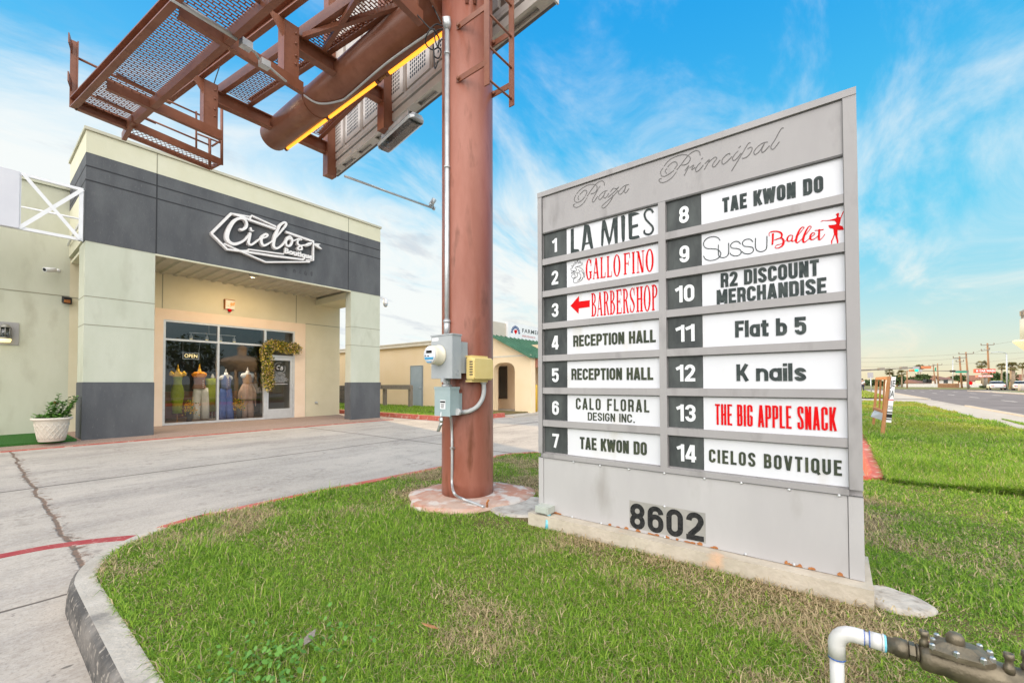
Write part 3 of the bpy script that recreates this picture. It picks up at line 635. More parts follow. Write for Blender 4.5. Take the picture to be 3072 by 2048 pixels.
blades('lawn_grass', x, y, 0.09, np.full(len(x), 0.11), np.full(len(x), 0.018), np.full(len(x), 0.05), 0.8)
# low weeds with broad leaves at the near edge of the lawn
mb = MB()
for _ in range(260):
    cx, cy = random.gauss(0.72, 0.16), random.gauss(1.72, 0.12)
    if cx < 0.47: continue
    a = random.random() * 6.28; tl = random.uniform(0.2, 0.9); l = random.uniform(0.012, 0.024); zc = LAWN + random.uniform(0.03, 0.065)
    ux = V((math.cos(a) * math.cos(tl), math.sin(a) * math.cos(tl), math.sin(tl))); sx = V((-math.sin(a), math.cos(a), 0))
    c = V((cx, cy, zc)); mb.add([c, c + ux * l * 0.5 + sx * l * 0.45, c + ux * l * 1.1 + sx * l * 0.25, c + ux * l * 1.1 - sx * l * 0.25, c + ux * l * 0.5 - sx * l * 0.45], [(0, 1, 2, 3, 4)])
struct(mb.build('ground_weeds', 'leaf'), 'stuff')
# a few fallen leaves
for (qx, qy, a, mt_, lb) in ((930, 1913, 0.5, 'wood', 'curled brown fallen leaf lying on the grass near the curb'), (1290, 1880, 2.1, 'wood2', 'small orange fallen leaf lying on the lawn below the address numbers')):
    p = PZ(qx, qy, LAWN + 0.05); ux = V((math.cos(a), math.sin(a), 0.15)); sx = V((-math.sin(a), math.cos(a), 0.2)); mb = MB()
    pts = [(-1, 0, 0), (-.4, .38, .12), (.3, .34, .14), (1, 0, 0.25), (.3, -.34, .12), (-.4, -.38, .1)]
    vs = [p + ux * (a_ * 0.04) + sx * (b_ * 0.04) + V((0, 0, c_ * 0.04)) for a_, b_, c_ in pts]
    mb.prism(vs, (0, 0, 0.0015)); tag(mb.build('fallen_leaf', mt_, loc=p), lb, 'leaf')

# ================================================================== DIRECTORY SIGN
SX = 2.798
pl = MB(); pl.box(2.70, 3.21, -0.13, 1.93, 0.02, 0.24); pl.box(2.66, 2.70, -0.09, 0.5, 0.02, 0.13)
tag(pl.build('concrete_plinth', 'conc', loc=(2.95, 0.9, 0.02)), 'low pale concrete plinth under the grey directory sign', 'plinth')
def blob_slab(name, cx, cy, rx, ry, z0, z1, mt, seed, n=26):
    r = random.Random(seed); ph = [r.uniform(0, 6.28) for _ in range(4)]; b = [1 + 0.08 * math.sin(2 * math.pi * t / n * 2 + ph[0]) + 0.06 * math.sin(2 * math.pi * t / n * 3 + ph[1]) + 0.035 * math.sin(2 * math.pi * t / n * 7 + ph[2]) + 0.02 * r.uniform(-1, 1) for t in range(n)]
    mb = MB(); P = [(cx + rx * b[i] * math.cos(2 * math.pi * i / n), cy + ry * b[i] * math.sin(2 * math.pi * i / n)) for i in range(n)]
    mb.loft([[(x, y, z0) for x, y in P], [(cx + (x - cx) * 0.97, cy + (y - cy) * 0.97, z1 - 0.01) for x, y in P], [(cx + (x - cx) * 0.85, cy + (y - cy) * 0.85, z1) for x, y in P]]); return mb
tag(blob_slab('concrete_spill', 2.87, -0.22, 0.145, 0.14, 0.05, 0.168, 'rawconc', 2).build('concrete_spill', 'rawconc', loc=(2.87, -0.22, 0.1)), 'rough pale lump of spilt concrete beside the plinth corner', 'concrete')
tag(blob_slab('concrete_spill', 3.08, 2.22, 0.36, 0.32, 0.05, 0.162, 'rawconc', 5).build('concrete_spill', 'rawconc', loc=(3.08, 2.2, 0.1)), 'crumbled white concrete between the pole pad and the plinth', 'concrete')

sign = thing('directory_sign', (SX + 0.15, 0.89, 0.24), 'tall grey metal directory sign listing fourteen tenants on white panels', 'sign')
UL, UR = -1.889, 0.100          # u = -y
T0, PIT, PH = 2.447, 0.2555, 0.208
mb = MB()
mb.box(SX + 0.02, SX + 0.34, 0.0 - 0.098, 1.887, 0.245, 2.776)                       # cabinet body behind the face
def trim(u0, u1, v0, v1, d0=-0.02, d1=0.012): mb.rect2(SG, u0, u1, v0, v1, d0, d1)
trim(UL, -1.849, 0.70, 2.742); trim(0.043, UR, 0.70, 2.742); trim(UL, UR, 2.742, 2.780, -0.02, 0.016)
trim(-0.924, -0.878, 0.70, T0 + 0.0, -0.02, 0.011)
trim(-1.849, 0.043, 0.668, 0.70, -0.02, 0.011)
for i in range(1, 7):
    zt = T0 - PIT * i; trim(-1.849, -0.924, zt, zt + (PIT - PH), -0.02, 0.009); trim(-0.878, 0.043, zt, zt + (PIT - PH), -0.02, 0.009)
cab = mb.build('cabinet_frame', 'grey', sign)
mb = MB(); mb.rect2(SG, -1.849, 0.043, T0, 2.742, -0.019, 0.002)
hd = mb.build('header_panel', 'grey', sign)
mb = MB()
mb.rect2(SG, -1.849, 0.043, 2.736, 2.7415, 0.002, 0.0035); mb.rect2(SG, -1.849, 0.043, T0 + 0.0015, T0 + 0.006, 0.002, 0.0035)
mb.rect2(SG, UL, UR, 0.6655, 0.6685, 0.0, 0.0125); mb.rect2(SG, -1.8505, -1.8475, 0.70, 2.74, 0.0, 0.0125); mb.rect2(SG, 0.0415, 0.0445, 0.70, 2.74, 0.0, 0.0125)
for i in range(0, 7):
    zt = T0 - PIT * i - 0.0005; mb.rect2(SG, -1.849, -0.924, zt - 0.004, zt, -0.0175, 0.0005); mb.rect2(SG, -0.878, 0.043, zt - 0.004, zt, -0.0175, 0.0005)
mb.build('shadow_gap', 'greyline', sign)
base = MB(); base.rect2(SG, -1.842, 0.036, 0.243, 0.6655, -0.02, 0.004); base.rect2(SG, UL, -1.845, 0.243, 0.6655, -0.02, 0.009); base.rect2(SG, 0.039, UR, 0.243, 0.6655, -0.02, 0.009)
basep = base.build('base_panel', 'grey2', sign)
mb = MB()
for q in [(250, 172), (412, 195), (588, 216), (806, 241), (1052, 273), (1278, 300), (1570, 341), (1876, 376)]:
    u, v = sg(zC(*q)); mb.lathe([(0.009, 0.0), (0.009, 0.005), (0.005, 0.009), (0.0, 0.01)], SG.p(u, v, 0.004), 8, axis=SG.N)
for q in [(806, 445), (808, 632), (1303, 737), (1600, 800), (240, 510), (418, 548)]:
    u, v = sg(zC(*q)); mb.lathe([(0.008, 0.0), (0.008, 0.004), (0.0, 0.008)], SG.p(u, v, 0.004), 8, axis=SG.N)
mb.build('screw_head', 'alum', basep)
mb = MB()
for i in range(46):
    u = random.choice([random.uniform(-1.30, -0.55), random.uniform(-0.32, 0.03), random.uniform(-1.84, -1.70)]); a = random.uniform(0.006, 0.022); b_ = random.uniform(0.002, 0.012)
    pts = [(u + a * math.cos(t) * random.uniform(0.7, 1.2), 0.2445 + max(0, b_ * (0.5 + math.sin(t)) * random.uniform(0.8, 1.3))) for t in [k * 0.785 for k in range(8)]]
    mb.poly2(SG, pts, 0.0041 + i * 2e-5, 0.0062 + i * 2e-5)
mb.build('rust_edge', 'rustp', basep)
mb = MB(); mb.rect2(SG, -1.140, -0.652, 0.262, 0.448, 0.004, 0.0048); st = mb.build('sticker_backing', mat('clear_film_grey', (0.27, 0.265, 0.25), 0.5, (0.33, 0.315, 0.29), 12), basep)
ADDR = basep

def stroke(mb, fr, pts, w, d0, d1, n=6, k=1.0):
    """pts in frame coords; w scalar or list, smoothed along the stroke"""
    if isinstance(w, (list, tuple)): q = catmull([(p[0], p[1], ww) for p, ww in zip(pts, w)], n); mb.ribbon(fr, [(a, b) for a, b, _ in q], [max(c, 0.001) for *_, c in q], d0, d1)
    else: mb.ribbon(fr, catmull(pts, n), w, d0, d1)
def trace(fr_uv, z, pts): return [fr_uv(z(*p)) for p in pts]
zP1, zP2 = zoom(1700, 520, 10.69), zoom(1960, 370, 5.88)
mb = MB(); W = 0.0042
for pts in ([(320, 665), (480, 500), (700, 380), (900, 365), (980, 430), (960, 560), (880, 640), (780, 658)], [(300, 700), (250, 820), (280, 910), (360, 935), (480, 880), (590, 760)], [(1220, 400), (1200, 290), (1140, 250), (1020, 290), (910, 385), (780, 560), (660, 745)],
            [(420, 695), (540, 570), (620, 550), (655, 610), (605, 735)], [(400, 720), (368, 790), (400, 855)], [(660, 780), (590, 900), (480, 1020), (380, 1080), (300, 1098), (230, 1060), (222, 1020), (275, 985)],
            [(1080, 410), (1020, 500), (920, 690), (830, 860), (850, 925), (900, 890), (1000, 740)], [(1310, 555), (1200, 590), (1080, 690), (1030, 790), (1070, 850), (1160, 760), (1250, 590), (1190, 740), (1225, 800), (1290, 750), (1360, 640)],
            [(1410, 600), (1500, 490), (1600, 500), (1680, 440), (1560, 570), (1330, 780)], [(1660, 550), (1500, 730), (1300, 900), (1150, 1040), (1140, 1100), (1210, 1110), (1330, 1000), (1460, 810), (1480, 700)],
            [(1995, 360), (1850, 410), (1720, 530), (1665, 620), (1720, 680), (1830, 580), (1910, 400), (1860, 560), (1880, 625), (1930, 600), (2005, 490)]):
    stroke(mb, SG, trace(sg, zP1, pts), W, 0.002, 0.0042, 5)
for pts in ([(190, 760), (300, 640), (480, 565), (600, 565), (655, 620), (620, 700), (560, 735), (505, 742)], [(175, 790), (130, 860), (150, 930), (210, 935), (290, 890), (365, 835)], [(830, 570), (815, 510), (760, 485), (680, 520), (600, 590), (500, 720), (415, 825)],
            [(250, 775), (330, 700), (395, 685), (425, 730), (375, 810)], [(245, 800), (210, 840), (240, 890)], [(410, 860), (330, 960), (230, 1030), (150, 1048), (105, 1020), (110, 990), (150, 975)],
            [(545, 925), (610, 800), (625, 750), (560, 840)], [(640, 790), (715, 740), (690, 790), (680, 825), (740, 780)], [(840, 695), (790, 740), (750, 810), (760, 857), (820, 820), (885, 740)], [(875, 612), (845, 640)],
            [(900, 820), (980, 680), (985, 645), (910, 720)], [(980, 690), (1080, 605), (1120, 620), (1060, 710), (1045, 760), (1090, 765), (1180, 650)], [(1350, 560), (1345, 535), (1280, 570), (1215, 650), (1225, 720), (1280, 700), (1390, 590)],
            [(1500, 490), (1440, 550), (1395, 630), (1425, 660), (1480, 620), (1550, 530)], [(1545, 405), (1505, 440)], [(1715, 350), (1670, 370), (1550, 570), (1380, 848)], [(1660, 460), (1720, 425), (1745, 460), (1690, 560), (1620, 615), (1570, 620)],
            [(2020, 335), (1930, 355), (1830, 430), (1775, 510), (1800, 555), (1880, 490), (1960, 360), (1915, 460), (1920, 515), (1960, 500), (2050, 400)], [(2300, 88), (2250, 110), (2150, 290), (2080, 400), (2085, 455), (2130, 450), (2225, 330)]):
    stroke(mb, SG, trace(sg, zP2, pts), W, 0.002, 0.0042, 5)
mb.build('lettering', 'engrave', hd)

# ---- serif capitals for two of the tenants
def serif(ch):
    """list of polygons in a unit box: thick stems, thin hairlines, slab serifs"""
    P = []; st, th, sv, sw = 0.25, 0.09, 0.045, 0.10
    def R2(a, b, c, d): P.append([(a, c), (b, c), (b, d), (a, d)])
    def stem(x, w_=st, top=True, bot=True):
        R2(x, x + w_, 0, 1)
        if top: R2(x - sw, x + w_ + sw, 1 - sv, 1)
        if bot: R2(x - sw, x + w_ + sw, 0, sv)
    def ring(cx, cy, rx, ry, tx, ty, a0=0, a1=360, n=26):
        o = [(cx + rx * math.cos(R_(a0 + (a1 - a0) * i / n)), cy + ry * math.sin(R_(a0 + (a1 - a0) * i / n))) for i in range(n + 1)]
        q = [(cx + (rx - tx) * math.cos(R_(a0 + (a1 - a0) * i / n)), cy + (ry - ty) * math.sin(R_(a0 + (a1 - a0) * i / n))) for i in range(n + 1)]
        for i in range(n): P.append([o[i], o[i + 1], q[i + 1], q[i]])
    def diag(x0, y0, x1, y1, w_): P.append([(x0 - w_ / 2, y0), (x0 + w_ / 2, y0), (x1 + w_ / 2, y1), (x1 - w_ / 2, y1)])
    if ch == 'O': ring(.5, .5, .5, .52, .23, .05)
    elif ch == 'G': ring(.52, .5, .52, .52, .25, .05, 38, 330); R2(.68, .90, 0.06, .40); R2(.56, 1.0, .36, .40); R2(.84, .90, .66, .98)
    elif ch == 'A': diag(.07, 0, .47, 1, .09); diag(.82, 0, .50, 1, .25); R2(.22, .70, .28, .325); R2(-.06, .22, 0, sv); R2(.62, 1.03, 0, sv)
    elif ch == 'L': stem(.12); R2(.12, .95, 0, sv + .01); P.append([(.86, 0), (.95, 0), (.99, .27), (.93, .27)])
    elif ch == 'F': stem(.12); R2(.12, .95, 1 - sv - .01, 1); P.append([(.86, 1), (.95, 1), (.99, .74), (.93, .74)]); R2(.37, .75, .49, .535); R2(.70, .77, .40, .63)
    elif ch == 'E': stem(.12); R2(.12, .93, 1 - sv - .01, 1); P.append([(.84, 1), (.93, 1), (.96, .76), (.91, .76)]); R2(.37, .72, .49, .535); R2(.67, .74, .40, .63); R2(.12, .97, 0, sv + .01); P.append([(.88, 0), (.97, 0), (1.0, .25), (.94, .25)])
    elif ch == 'I': stem(.375)
    elif ch == 'N': R2(.12, .21, 0, 1); R2(.80, .89, 0, 1); diag(.76, 0, .19, 1, .25); R2(-.02, .36, 0, sv); R2(-.04, .24, 1 - sv, 1); R2(.68, 1.02, 1 - sv, 1)
    elif ch == 'H': stem(.10); stem(.68, st); R2(.35, .68, .49, .54)
    elif ch == 'P': stem(.12); ring(.40, .74, .54, .26, .23, .05, -90, 90); R2(.30, .41, .48, .53); R2(.30, .41, .95, 1)
    elif ch == 'R': stem(.12); ring(.40, .75, .50, .25, .22, .05, -90, 90); R2(.30, .41, .50, .55); R2(.30, .41, .95, 1); diag(.92, 0, .60, .52, .23); R2(.80, 1.08, 0, sv)
    elif ch == 'B': stem(.12); ring(.42, .765, .45, .235, .22, .05, -90, 90); ring(.42, .27, .54, .27, .23, .05, -90, 90); R2(.30, .43, .49, .54); R2(.30, .43, .95, 1); R2(.30, .43, 0, .05)
    elif ch == 'S':
        q = catmull([(.86, .78, .09), (.70, .95, .09), (.42, .965, .12), (.18, .80, .20), (.28, .62, .27), (.62, .44, .28), (.83, .24, .20), (.60, .04, .12), (.32, .045, .09), (.13, .24, .09)], 5)
        for a, b in zip(q, q[1:]):
            dx, dy = b[0] - a[0], b[1] - a[1]; l = math.hypot(dx, dy); nx, ny = -dy / l / 2, dx / l / 2
            P.append([(a[0] - nx * a[2], a[1] - ny * a[2] * .4), (a[0] + nx * a[2], a[1] + ny * a[2] * .4), (b[0] + nx * b[2], b[1] + ny * b[2] * .4), (b[0] - nx * b[2], b[1] - ny * b[2] * .4)])
        R2(.82, .89, .68, .99); R2(.10, .17, .01, .32)
    return P
def serif_text(mb, fr, s, bl, br, tr, d, gap=0.22, widths={'I': 0.55, 'L': 0.85, 'O': 1.12, 'N': 1.1, 'H': 1.1, 'G': 1.05}):
    tot = sum(widths.get(c, 1.0) if c != ' ' else 0.22 for c in s) + gap * (len(s) - 1); (u0, v0), (u1, vb), v1 = sg(bl), sg(br), sg(tr)[1]; v1 = v0 + v1 - vb; sk = (vb - v0) / (u1 - u0); sc = (u1 - u0) / tot; x = u0; k = 0
    for c in s:
        wd = widths.get(c, 1.0) if c != ' ' else 0.22
        if c != ' ':
            for pg in serif(c):
                px_ = [(x + (a if c != 'I' else (a - 0.225)) * wd * sc if c != 'I' else x + (a - 0.225) * sc * 1.0, v0 + b * (v1 - v0)) for a, b in pg]; px_ = [(a, b + (a - u0) * sk) for a, b in px_]
                mb.poly2(fr, px_, 0.0, d + 0.00004 * (k % 40)); k += 1
        x += (wd + gap) * sc

# ---- bold condensed capitals, digits and a few small letters, drawn as strokes of one thickness
def gothic(ch, w, t):
    a = t / 2; l, r, b, T = a, w - a, a, 1 - a; P = []
    def rnd(x0, x1, y0, y1, rc, s0, s1, n=5):            # rounded rectangle centreline, going clockwise from the left middle; s0..s1 choose the run
        rc = min(rc, (x1 - x0) / 2, (y1 - y0) / 2); q = []
        for cx, cy, g in ((x0 + rc, y1 - rc, 180), (x1 - rc, y1 - rc, 90), (x1 - rc, y0 + rc, 0), (x0 + rc, y0 + rc, -90)):
            q.append([(cx + rc * math.cos(R_(g - 90 * i / n)), cy + rc * math.sin(R_(g - 90 * i / n))) for i in range(n + 1)])
        return q
    def S(*p): P.append(list(p))
    rc = min((w - t) / 2, 0.26)
    def ringp(y0, y1, rcc=rc, x0=l, x1=r): q = rnd(x0, x1, y0, y1, rcc, 0, 0); P.append(sum(q, []) + [q[0][0]])
    def bowl(y0, y1, x1=r):
        q = rnd(l, x1, y0, y1, rc * .8, 0, 0); P.append([(l, y1)] + q[1] + q[2] + [(l, y0)])
    st = lambda x: S((x, 0), (x, 1))
    if ch in 'O0': ringp(b, T)
    elif ch == 'Q': ringp(b, T); S((w * .55, .22), (w * .98, -.06))
    elif ch == 'C': q = rnd(l, r, b, T, rc, 0, 0); P.append([(r, .33)] + q[2] + q[3] + q[0] + q[1] + [(r, .67)])
    elif ch == 'G': q = rnd(l, r, b, T, rc, 0, 0); P.append([(w * .52, .47), (r, .47)]); P.append([(r, .47)] + q[2] + q[3] + q[0] + q[1] + [(r, .68)])
    elif ch == 'D': st(l); bowl(b, T)
    elif ch == 'B': st(l); bowl(.5, T, r - t * .1); bowl(b, .5)
    elif ch == 'P': st(l); bowl(.43, T)
    elif ch == 'R': st(l); bowl(.46, T); S((r - t * .15, .44), (r, 0))
    elif ch in 'S5':
        q = rnd(l, r, .52, T, rc, 0, 0); q2 = rnd(l, r, b, .50, rc, 0, 0)
        if ch == 'S': P.append([(r, .70)] + q[1][::-1] + q[0][::-1] + [(l, .70), (l + (r - l) * .2, .58), (l + (r - l) * .8, .42), (r, .30)] + q2[2] + q2[3] + [(l, .30)])
        else: S((w * .96, T), (l - a + t * .1, T)); S((l, 1), (l, .44)); q2 = rnd(l, r, b, .62, rc, 0, 0); P.append([(l, .52)] + q2[0][2:] + q2[1] + q2[2] + q2[3] + [(l, .28)])
    elif ch == 'E': st(l); S((l, T), (w, T)); S((l, .51), (w * .90, .51)); S((l, b), (w, b))
    elif ch == 'F': st(l); S((l, T), (w, T)); S((l, .50), (w * .90, .50))
    elif ch == 'L': st(l); S((l, b), (w, b))
    elif ch == 'T': S((0, T), (w, T)); S((w / 2, 0), (w / 2, T))
    elif ch == 'H': st(l); st(r); S((l, .5), (r, .5))
    elif ch in 'Il': st(w / 2)
    elif ch == 'i': S((w / 2, 0), (w / 2, .74)); S((w / 2, .84), (w / 2, 1))
    elif ch == 'A': S((a * .9, 0), (w / 2 - a * .2, 1)); S((w - a * .9, 0), (w / 2 + a * .2, 1)); S((w * .25, .24), (w * .75, .24))
    elif ch == 'V': S((a * .9, 1), (w / 2 - a * .2, 0)); S((w - a * .9, 1), (w / 2 + a * .2, 0))
    elif ch == 'W': S((a * .8, 1), (w * .28, 0)); S((w * .5, .95), (w * .28, 0)); S((w * .5, .95), (w * .72, 0)); S((w - a * .8, 1), (w * .72, 0))
    elif ch == 'M': st(l); st(r); S((l + a * .3, 1), (w / 2, .12)); S((r - a * .3, 1), (w / 2, .12))
    elif ch == 'N': st(l); st(r); S((l + a * .1, .98), (r - a * .1, .02))
    elif ch == 'K': st(l); S((l + a, .36), (w - a * .7, 1)); S((w * .46, .56), (w - a * .5, 0))
    elif ch == 'U': q = rnd(l, r, b, T, rc, 0, 0); P.append([(r, 1)] + q[2] + q[3] + [(l, 1)])
    elif ch == '1': S((w - a * 1.1, 0), (w - a * 1.1, 1)); S((0.0, .74), (w - a * 1.6, .86))
    elif ch == '2': q = rnd(l, r, .42, T, rc, 0, 0); P.append([(l, .70)] + q[0] + q[1] + [(r, .66), (r - (r - l) * .25, .46), (l + .02, .16)]); S((0, b), (w, b))
    elif ch == '3': q = rnd(l, r, .51, T, rc, 0, 0); q2 = rnd(l, r, b, .51, rc, 0, 0); P.append([(l, .72)] + q[0] + q[1] + q[2] + [(w * .4, .51)]); P.append([(w * .4, .511)] + q2[1] + q2[2] + q2[3] + [(l, .28)])
    elif ch == '4': S((w * .72, 0), (w * .72, 1)); S((w * .60, .98), (a * .6, .26)); S((0, .25), (w, .25))
    elif ch == '6': ringp(b, .60); q = rnd(l, r, b, T, rc, 0, 0); P.append([(l, .34)] + q[0] + q[1] + [(r, .72)])
    elif ch == '9': ringp(.40, T); q = rnd(l, r, b, T, rc, 0, 0); P.append([(r, .66)] + q[2] + q[3] + [(l, .28)])
    elif ch == '7': S((0, T), (w, T)); S((r, T), (w * .36, 0))
    elif ch == '8': ringp(.51, T, rc, l + t * .06, r - t * .06); ringp(b, .51)
    elif ch == '.': S((w / 2, 0), (w / 2, t))
    elif ch == 'a': S((r, 0), (r, .74)); ringp(b, .74 - a)
    elif ch == 't': S((w * .45, 0.02), (w * .45, .95)); S((0, .66), (w, .66)); S((w * .45, b), (w, b))
    elif ch == 'b': st(l); ringp(b, .74 - a)
    elif ch == 'n': S((l, 0), (l, .74)); q = rnd(l, r, b, .74 - a, rc, 0, 0); P.append([(l, .45)] + q[0] + q[1] + [(r, 0)])
    elif ch == 's': q = [(x, y * .74) for x, y in sum([p for p in gothic('S', w, t / .74)], [])]; P.append(q)
    return P
GW = {'I': None, 'l': None, 'i': None, 'M': 1.32, 'W': 1.5, 'T': .92, 'L': .86, 'E': .9, 'F': .9, '1': .72, ' ': .5, '.': .42, 'A': 1.06, 'V': 1.04, 't': .72}
def gtext(mb, fr, s, bl, br, tr, d, t=0.14, gap=0.085, asuv=False):
    (u0, v0), (u1, vb), (_, v1) = (bl, br, tr) if asuv else (sg(bl), sg(br), sg(tr)); H = v1 - vb; sk = (vb - v0) / (u1 - u0); wid = (u1 - u0) / H
    fix = sum(t for c in s if GW.get(c, 1) is None) + gap * (len(s) - 1); fl = sum(GW.get(c, 1.0) for c in s if GW.get(c, 1) is not None); w1 = (wid - fix) / max(fl, 1e-6); x = 0; k = 0
    for c in s:
        w_ = t if GW.get(c, 1) is None else w1 * GW.get(c, 1.0)
        if c != ' ':
            for P in gothic(c, w_, t):
                Q = [(u0 + (x + px_) * H, v0 + py_ * H + (x + px_) * H * sk) for px_, py_ in P]; Q = [q for i, q in enumerate(Q) if i == 0 or math.dist(q, Q[i - 1]) > 1e-5]
                mb.ribbon(fr, Q, t * H, 0.0, d + 0.00005 * (k % 30), lift=0.00002); k += 1
        x += w_ + gap

mb = MB(); gtext(mb, Fr(SG.p(0, 0, 0.0048), SG.R, SG.U), '8602', zC(595, 577), zC(1048, 664), zC(1048, 490), 0.0008, t=0.19, gap=0.11)
mb.build('lettering', 'black', ADDR)
TD = -0.0165                       # tenant panels sit this deep in the frame
SGP = Fr(SG.p(0, 0, TD), SG.R, SG.U)
ROWS = [('LA', None)]
panels = []
for col in (0, 1):
    for i in range(7):
        zt = T0 - PIT * i; zb = zt - PH
        a, b, c = ((-1.849, -1.637, -0.924) if col == 0 else (-0.878, -0.661, 0.043))
        mb = MB(); mb.rect2(SG, b, c, zb, zt, -0.02, TD); pn = mb.build('tenant_panel', 'panel', sign); panels.append(pn)
        mb = MB(); mb.rect2(SG, a + 0.004, b - 0.002, zb + 0.004, zt - 0.005, -0.02, TD + 0.002); tl = mb.build('number_tile', 'tile', sign)
        num = str(i + 1 + 7 * col); um = (a + b) / 2 + (0.004 if col else 0.0); zm = (zt + zb) / 2 - 0.006; hh = 0.054
        mb = MB(); f2 = Fr(SG.p(0, 0, TD + 0.002), SG.R, SG.U)
        hw_ = 0.030 if len(num) == 1 else 0.058
        if num == '1': hw_ = 0.021
        gtext(mb, f2, num, (um - hw_, zm - hh), (um + hw_, zm - hh), (um + hw_, zm + hh), 0.003, t=0.185, gap=0.07, asuv=True)
        mb.build('digit', 'digit', tl)
def plain(i, items, mt_='letter', t=0.14, gap=0.085, d=0.0035):
    mb = MB()
    for it in items: gtext(mb, SGP, it[0], it[1], it[2], it[3], d, it[4] if len(it) > 4 else t, it[5] if len(it) > 5 else gap)
    return mb.build('lettering', mt_, panels[i])
# 1: hand-cut letters
z4_ = zoom(1690, 600, 6.03); mb = MB()
for P in ([(120, 520), (170, 505), (172, 880), (255, 880), (275, 915), (118, 968)], [(362, 440), (440, 435), (465, 480), (525, 860), (510, 878), (480, 875), (452, 780), (376, 800), (345, 915), (312, 918)],
          [(690, 365), (738, 352), (765, 430), (812, 660), (826, 660), (885, 320), (965, 292), (968, 780), (918, 785), (895, 470), (845, 730), (808, 812), (745, 600), (722, 520), (708, 740), (700, 820), (668, 820), (672, 560)],
          [(1030, 275), (1085, 262), (1102, 300), (1095, 700), (1082, 748), (1052, 750), (1040, 650)],
          [(1160, 240), (1270, 212), (1330, 218), (1362, 235), (1330, 248), (1240, 280), (1230, 290), (1228, 445), (1335, 420), (1338, 470), (1235, 500), (1228, 650), (1350, 628), (1368, 665), (1290, 700), (1190, 705), (1172, 690)]):
    q = trace(sg, z4_, P)
    if len(P) == 10: # the A is drawn with its counter open below the bar
        hole = trace(sg, z4_, [(408, 540), (438, 755), (384, 765)])
        mb.poly2(SGP, [q[0], q[1], q[2], q[3], q[4], q[5], q[6], hole[1], hole[0]], 0, 0.0035); mb.poly2(SGP, [q[0], hole[0], hole[2], q[7], q[8], q[9]], 0, 0.0036); mb.poly2(SGP, [hole[2], hole[1], q[6], q[7]], 0, 0.0037)
    else: mb.poly2(SGP, q, 0, 0.0035)
stroke(mb, SGP, trace(sg, z4_, [(1610, 215), (1570, 160), (1500, 170), (1455, 240), (1475, 330), (1540, 405), (1598, 470), (1605, 540), (1560, 600), (1500, 610), (1450, 580), (1455, 530)]), [.012, .0135, .014, .0135, .0125, .0125, .013, .0135, .0135, .013, .012, .009], 0, 0.0035)
mb.build('lettering', 'letter', panels[0])
# 2: red serif name and a rooster head in line drawing
mb = MB(); serif_text(mb, SGP, 'GALLO', z4_(390, 1440), z4_(1018, 1362), z4_(1018, 972), 0.002); serif_text(mb, SGP, 'FINO', z4_(1075, 1345), z4_(1620, 1275), z4_(1620, 870), 0.002); mb.build('lettering', 'red', panels[1])
mb = MB()
for pts in ([(120, 1330), (160, 1290), (185, 1270), (130, 1275), (118, 1235), (150, 1215), (130, 1180), (170, 1190), (160, 1150), (195, 1160), (190, 1110), (225, 1140), (235, 1080), (262, 1140), (285, 1095), (300, 1140), (325, 1130), (318, 1165), (270, 1185), (215, 1200), (190, 1230)],
            [(175, 1290), (210, 1275), (225, 1240), (205, 1235)], [(120, 1310), (170, 1300), (185, 1315), (140, 1345), (130, 1380), (165, 1405), (195, 1380), (185, 1320)], [(195, 1300), (235, 1320), (235, 1370), (200, 1400), (165, 1430), (170, 1480), (195, 1495)],
            [(230, 1200), (290, 1215), (340, 1260), (365, 1320)], [(250, 1250), (285, 1280), (255, 1310), (235, 1300)], [(300, 1260), (340, 1320), (345, 1380), (310, 1440), (250, 1475), (200, 1490)], [(270, 1320), (300, 1350), (285, 1410), (235, 1455)], [(320, 1290), (365, 1340), (362, 1395)], [(300, 1400), (270, 1440)], [(330, 1395), (318, 1440)]):
    stroke(mb, SGP, trace(sg, z4_, pts), 0.0022, 0, 0.002, 4)
mb.build('rooster_drawing', 'black', panels[1])
# 3
mb = MB(); serif_text(mb, SGP, 'BARBERSHOP', zB(402, 350), zB(873, 302), zB(873, 120), 0.002, gap=0.18); mb.build('lettering', 'red', panels[2])
z6_ = zoom(1690, 880, 7.84); mb = MB(); mb.poly2(SGP, trace(sg, z6_, [(145, 285), (345, 50), (345, 182), (598, 150), (598, 312), (340, 345), (335, 470)]), 0, 0.002); mb.build('arrow', 'red', panels[2])
plain(3, [('RECEPTION HALL', zB(275, 563), zB(858, 530), zB(858, 440))], 'olive', 0.185, 0.075)
plain(4, [('RECEPTION HALL', zB(262, 797), zB(840, 797), zB(840, 707))], 'olive', 0.185, 0.075)
plain(5, [('CALO FLORAL', zB(294, 1004), zB(812, 1027), zB(812, 938), 0.15, 0.19), ('DESIGN INC.', zB(378, 1082), zB(712, 1101), zB(705, 1040), 0.15, 0.13)], 'olive')
plain(6, [('TAE KWON DO', zB(322, 1284), zB(795, 1332), zB(795, 1238))], 'olive', 0.185, 0.075)
plain(7, [('TAE KWON DO', zA(1330, 908), zA(2045, 757), zA(2045, 640))], 'letter', 0.20, 0.075)
zS = zoom(2090, 600, 5.004); mb = MB()
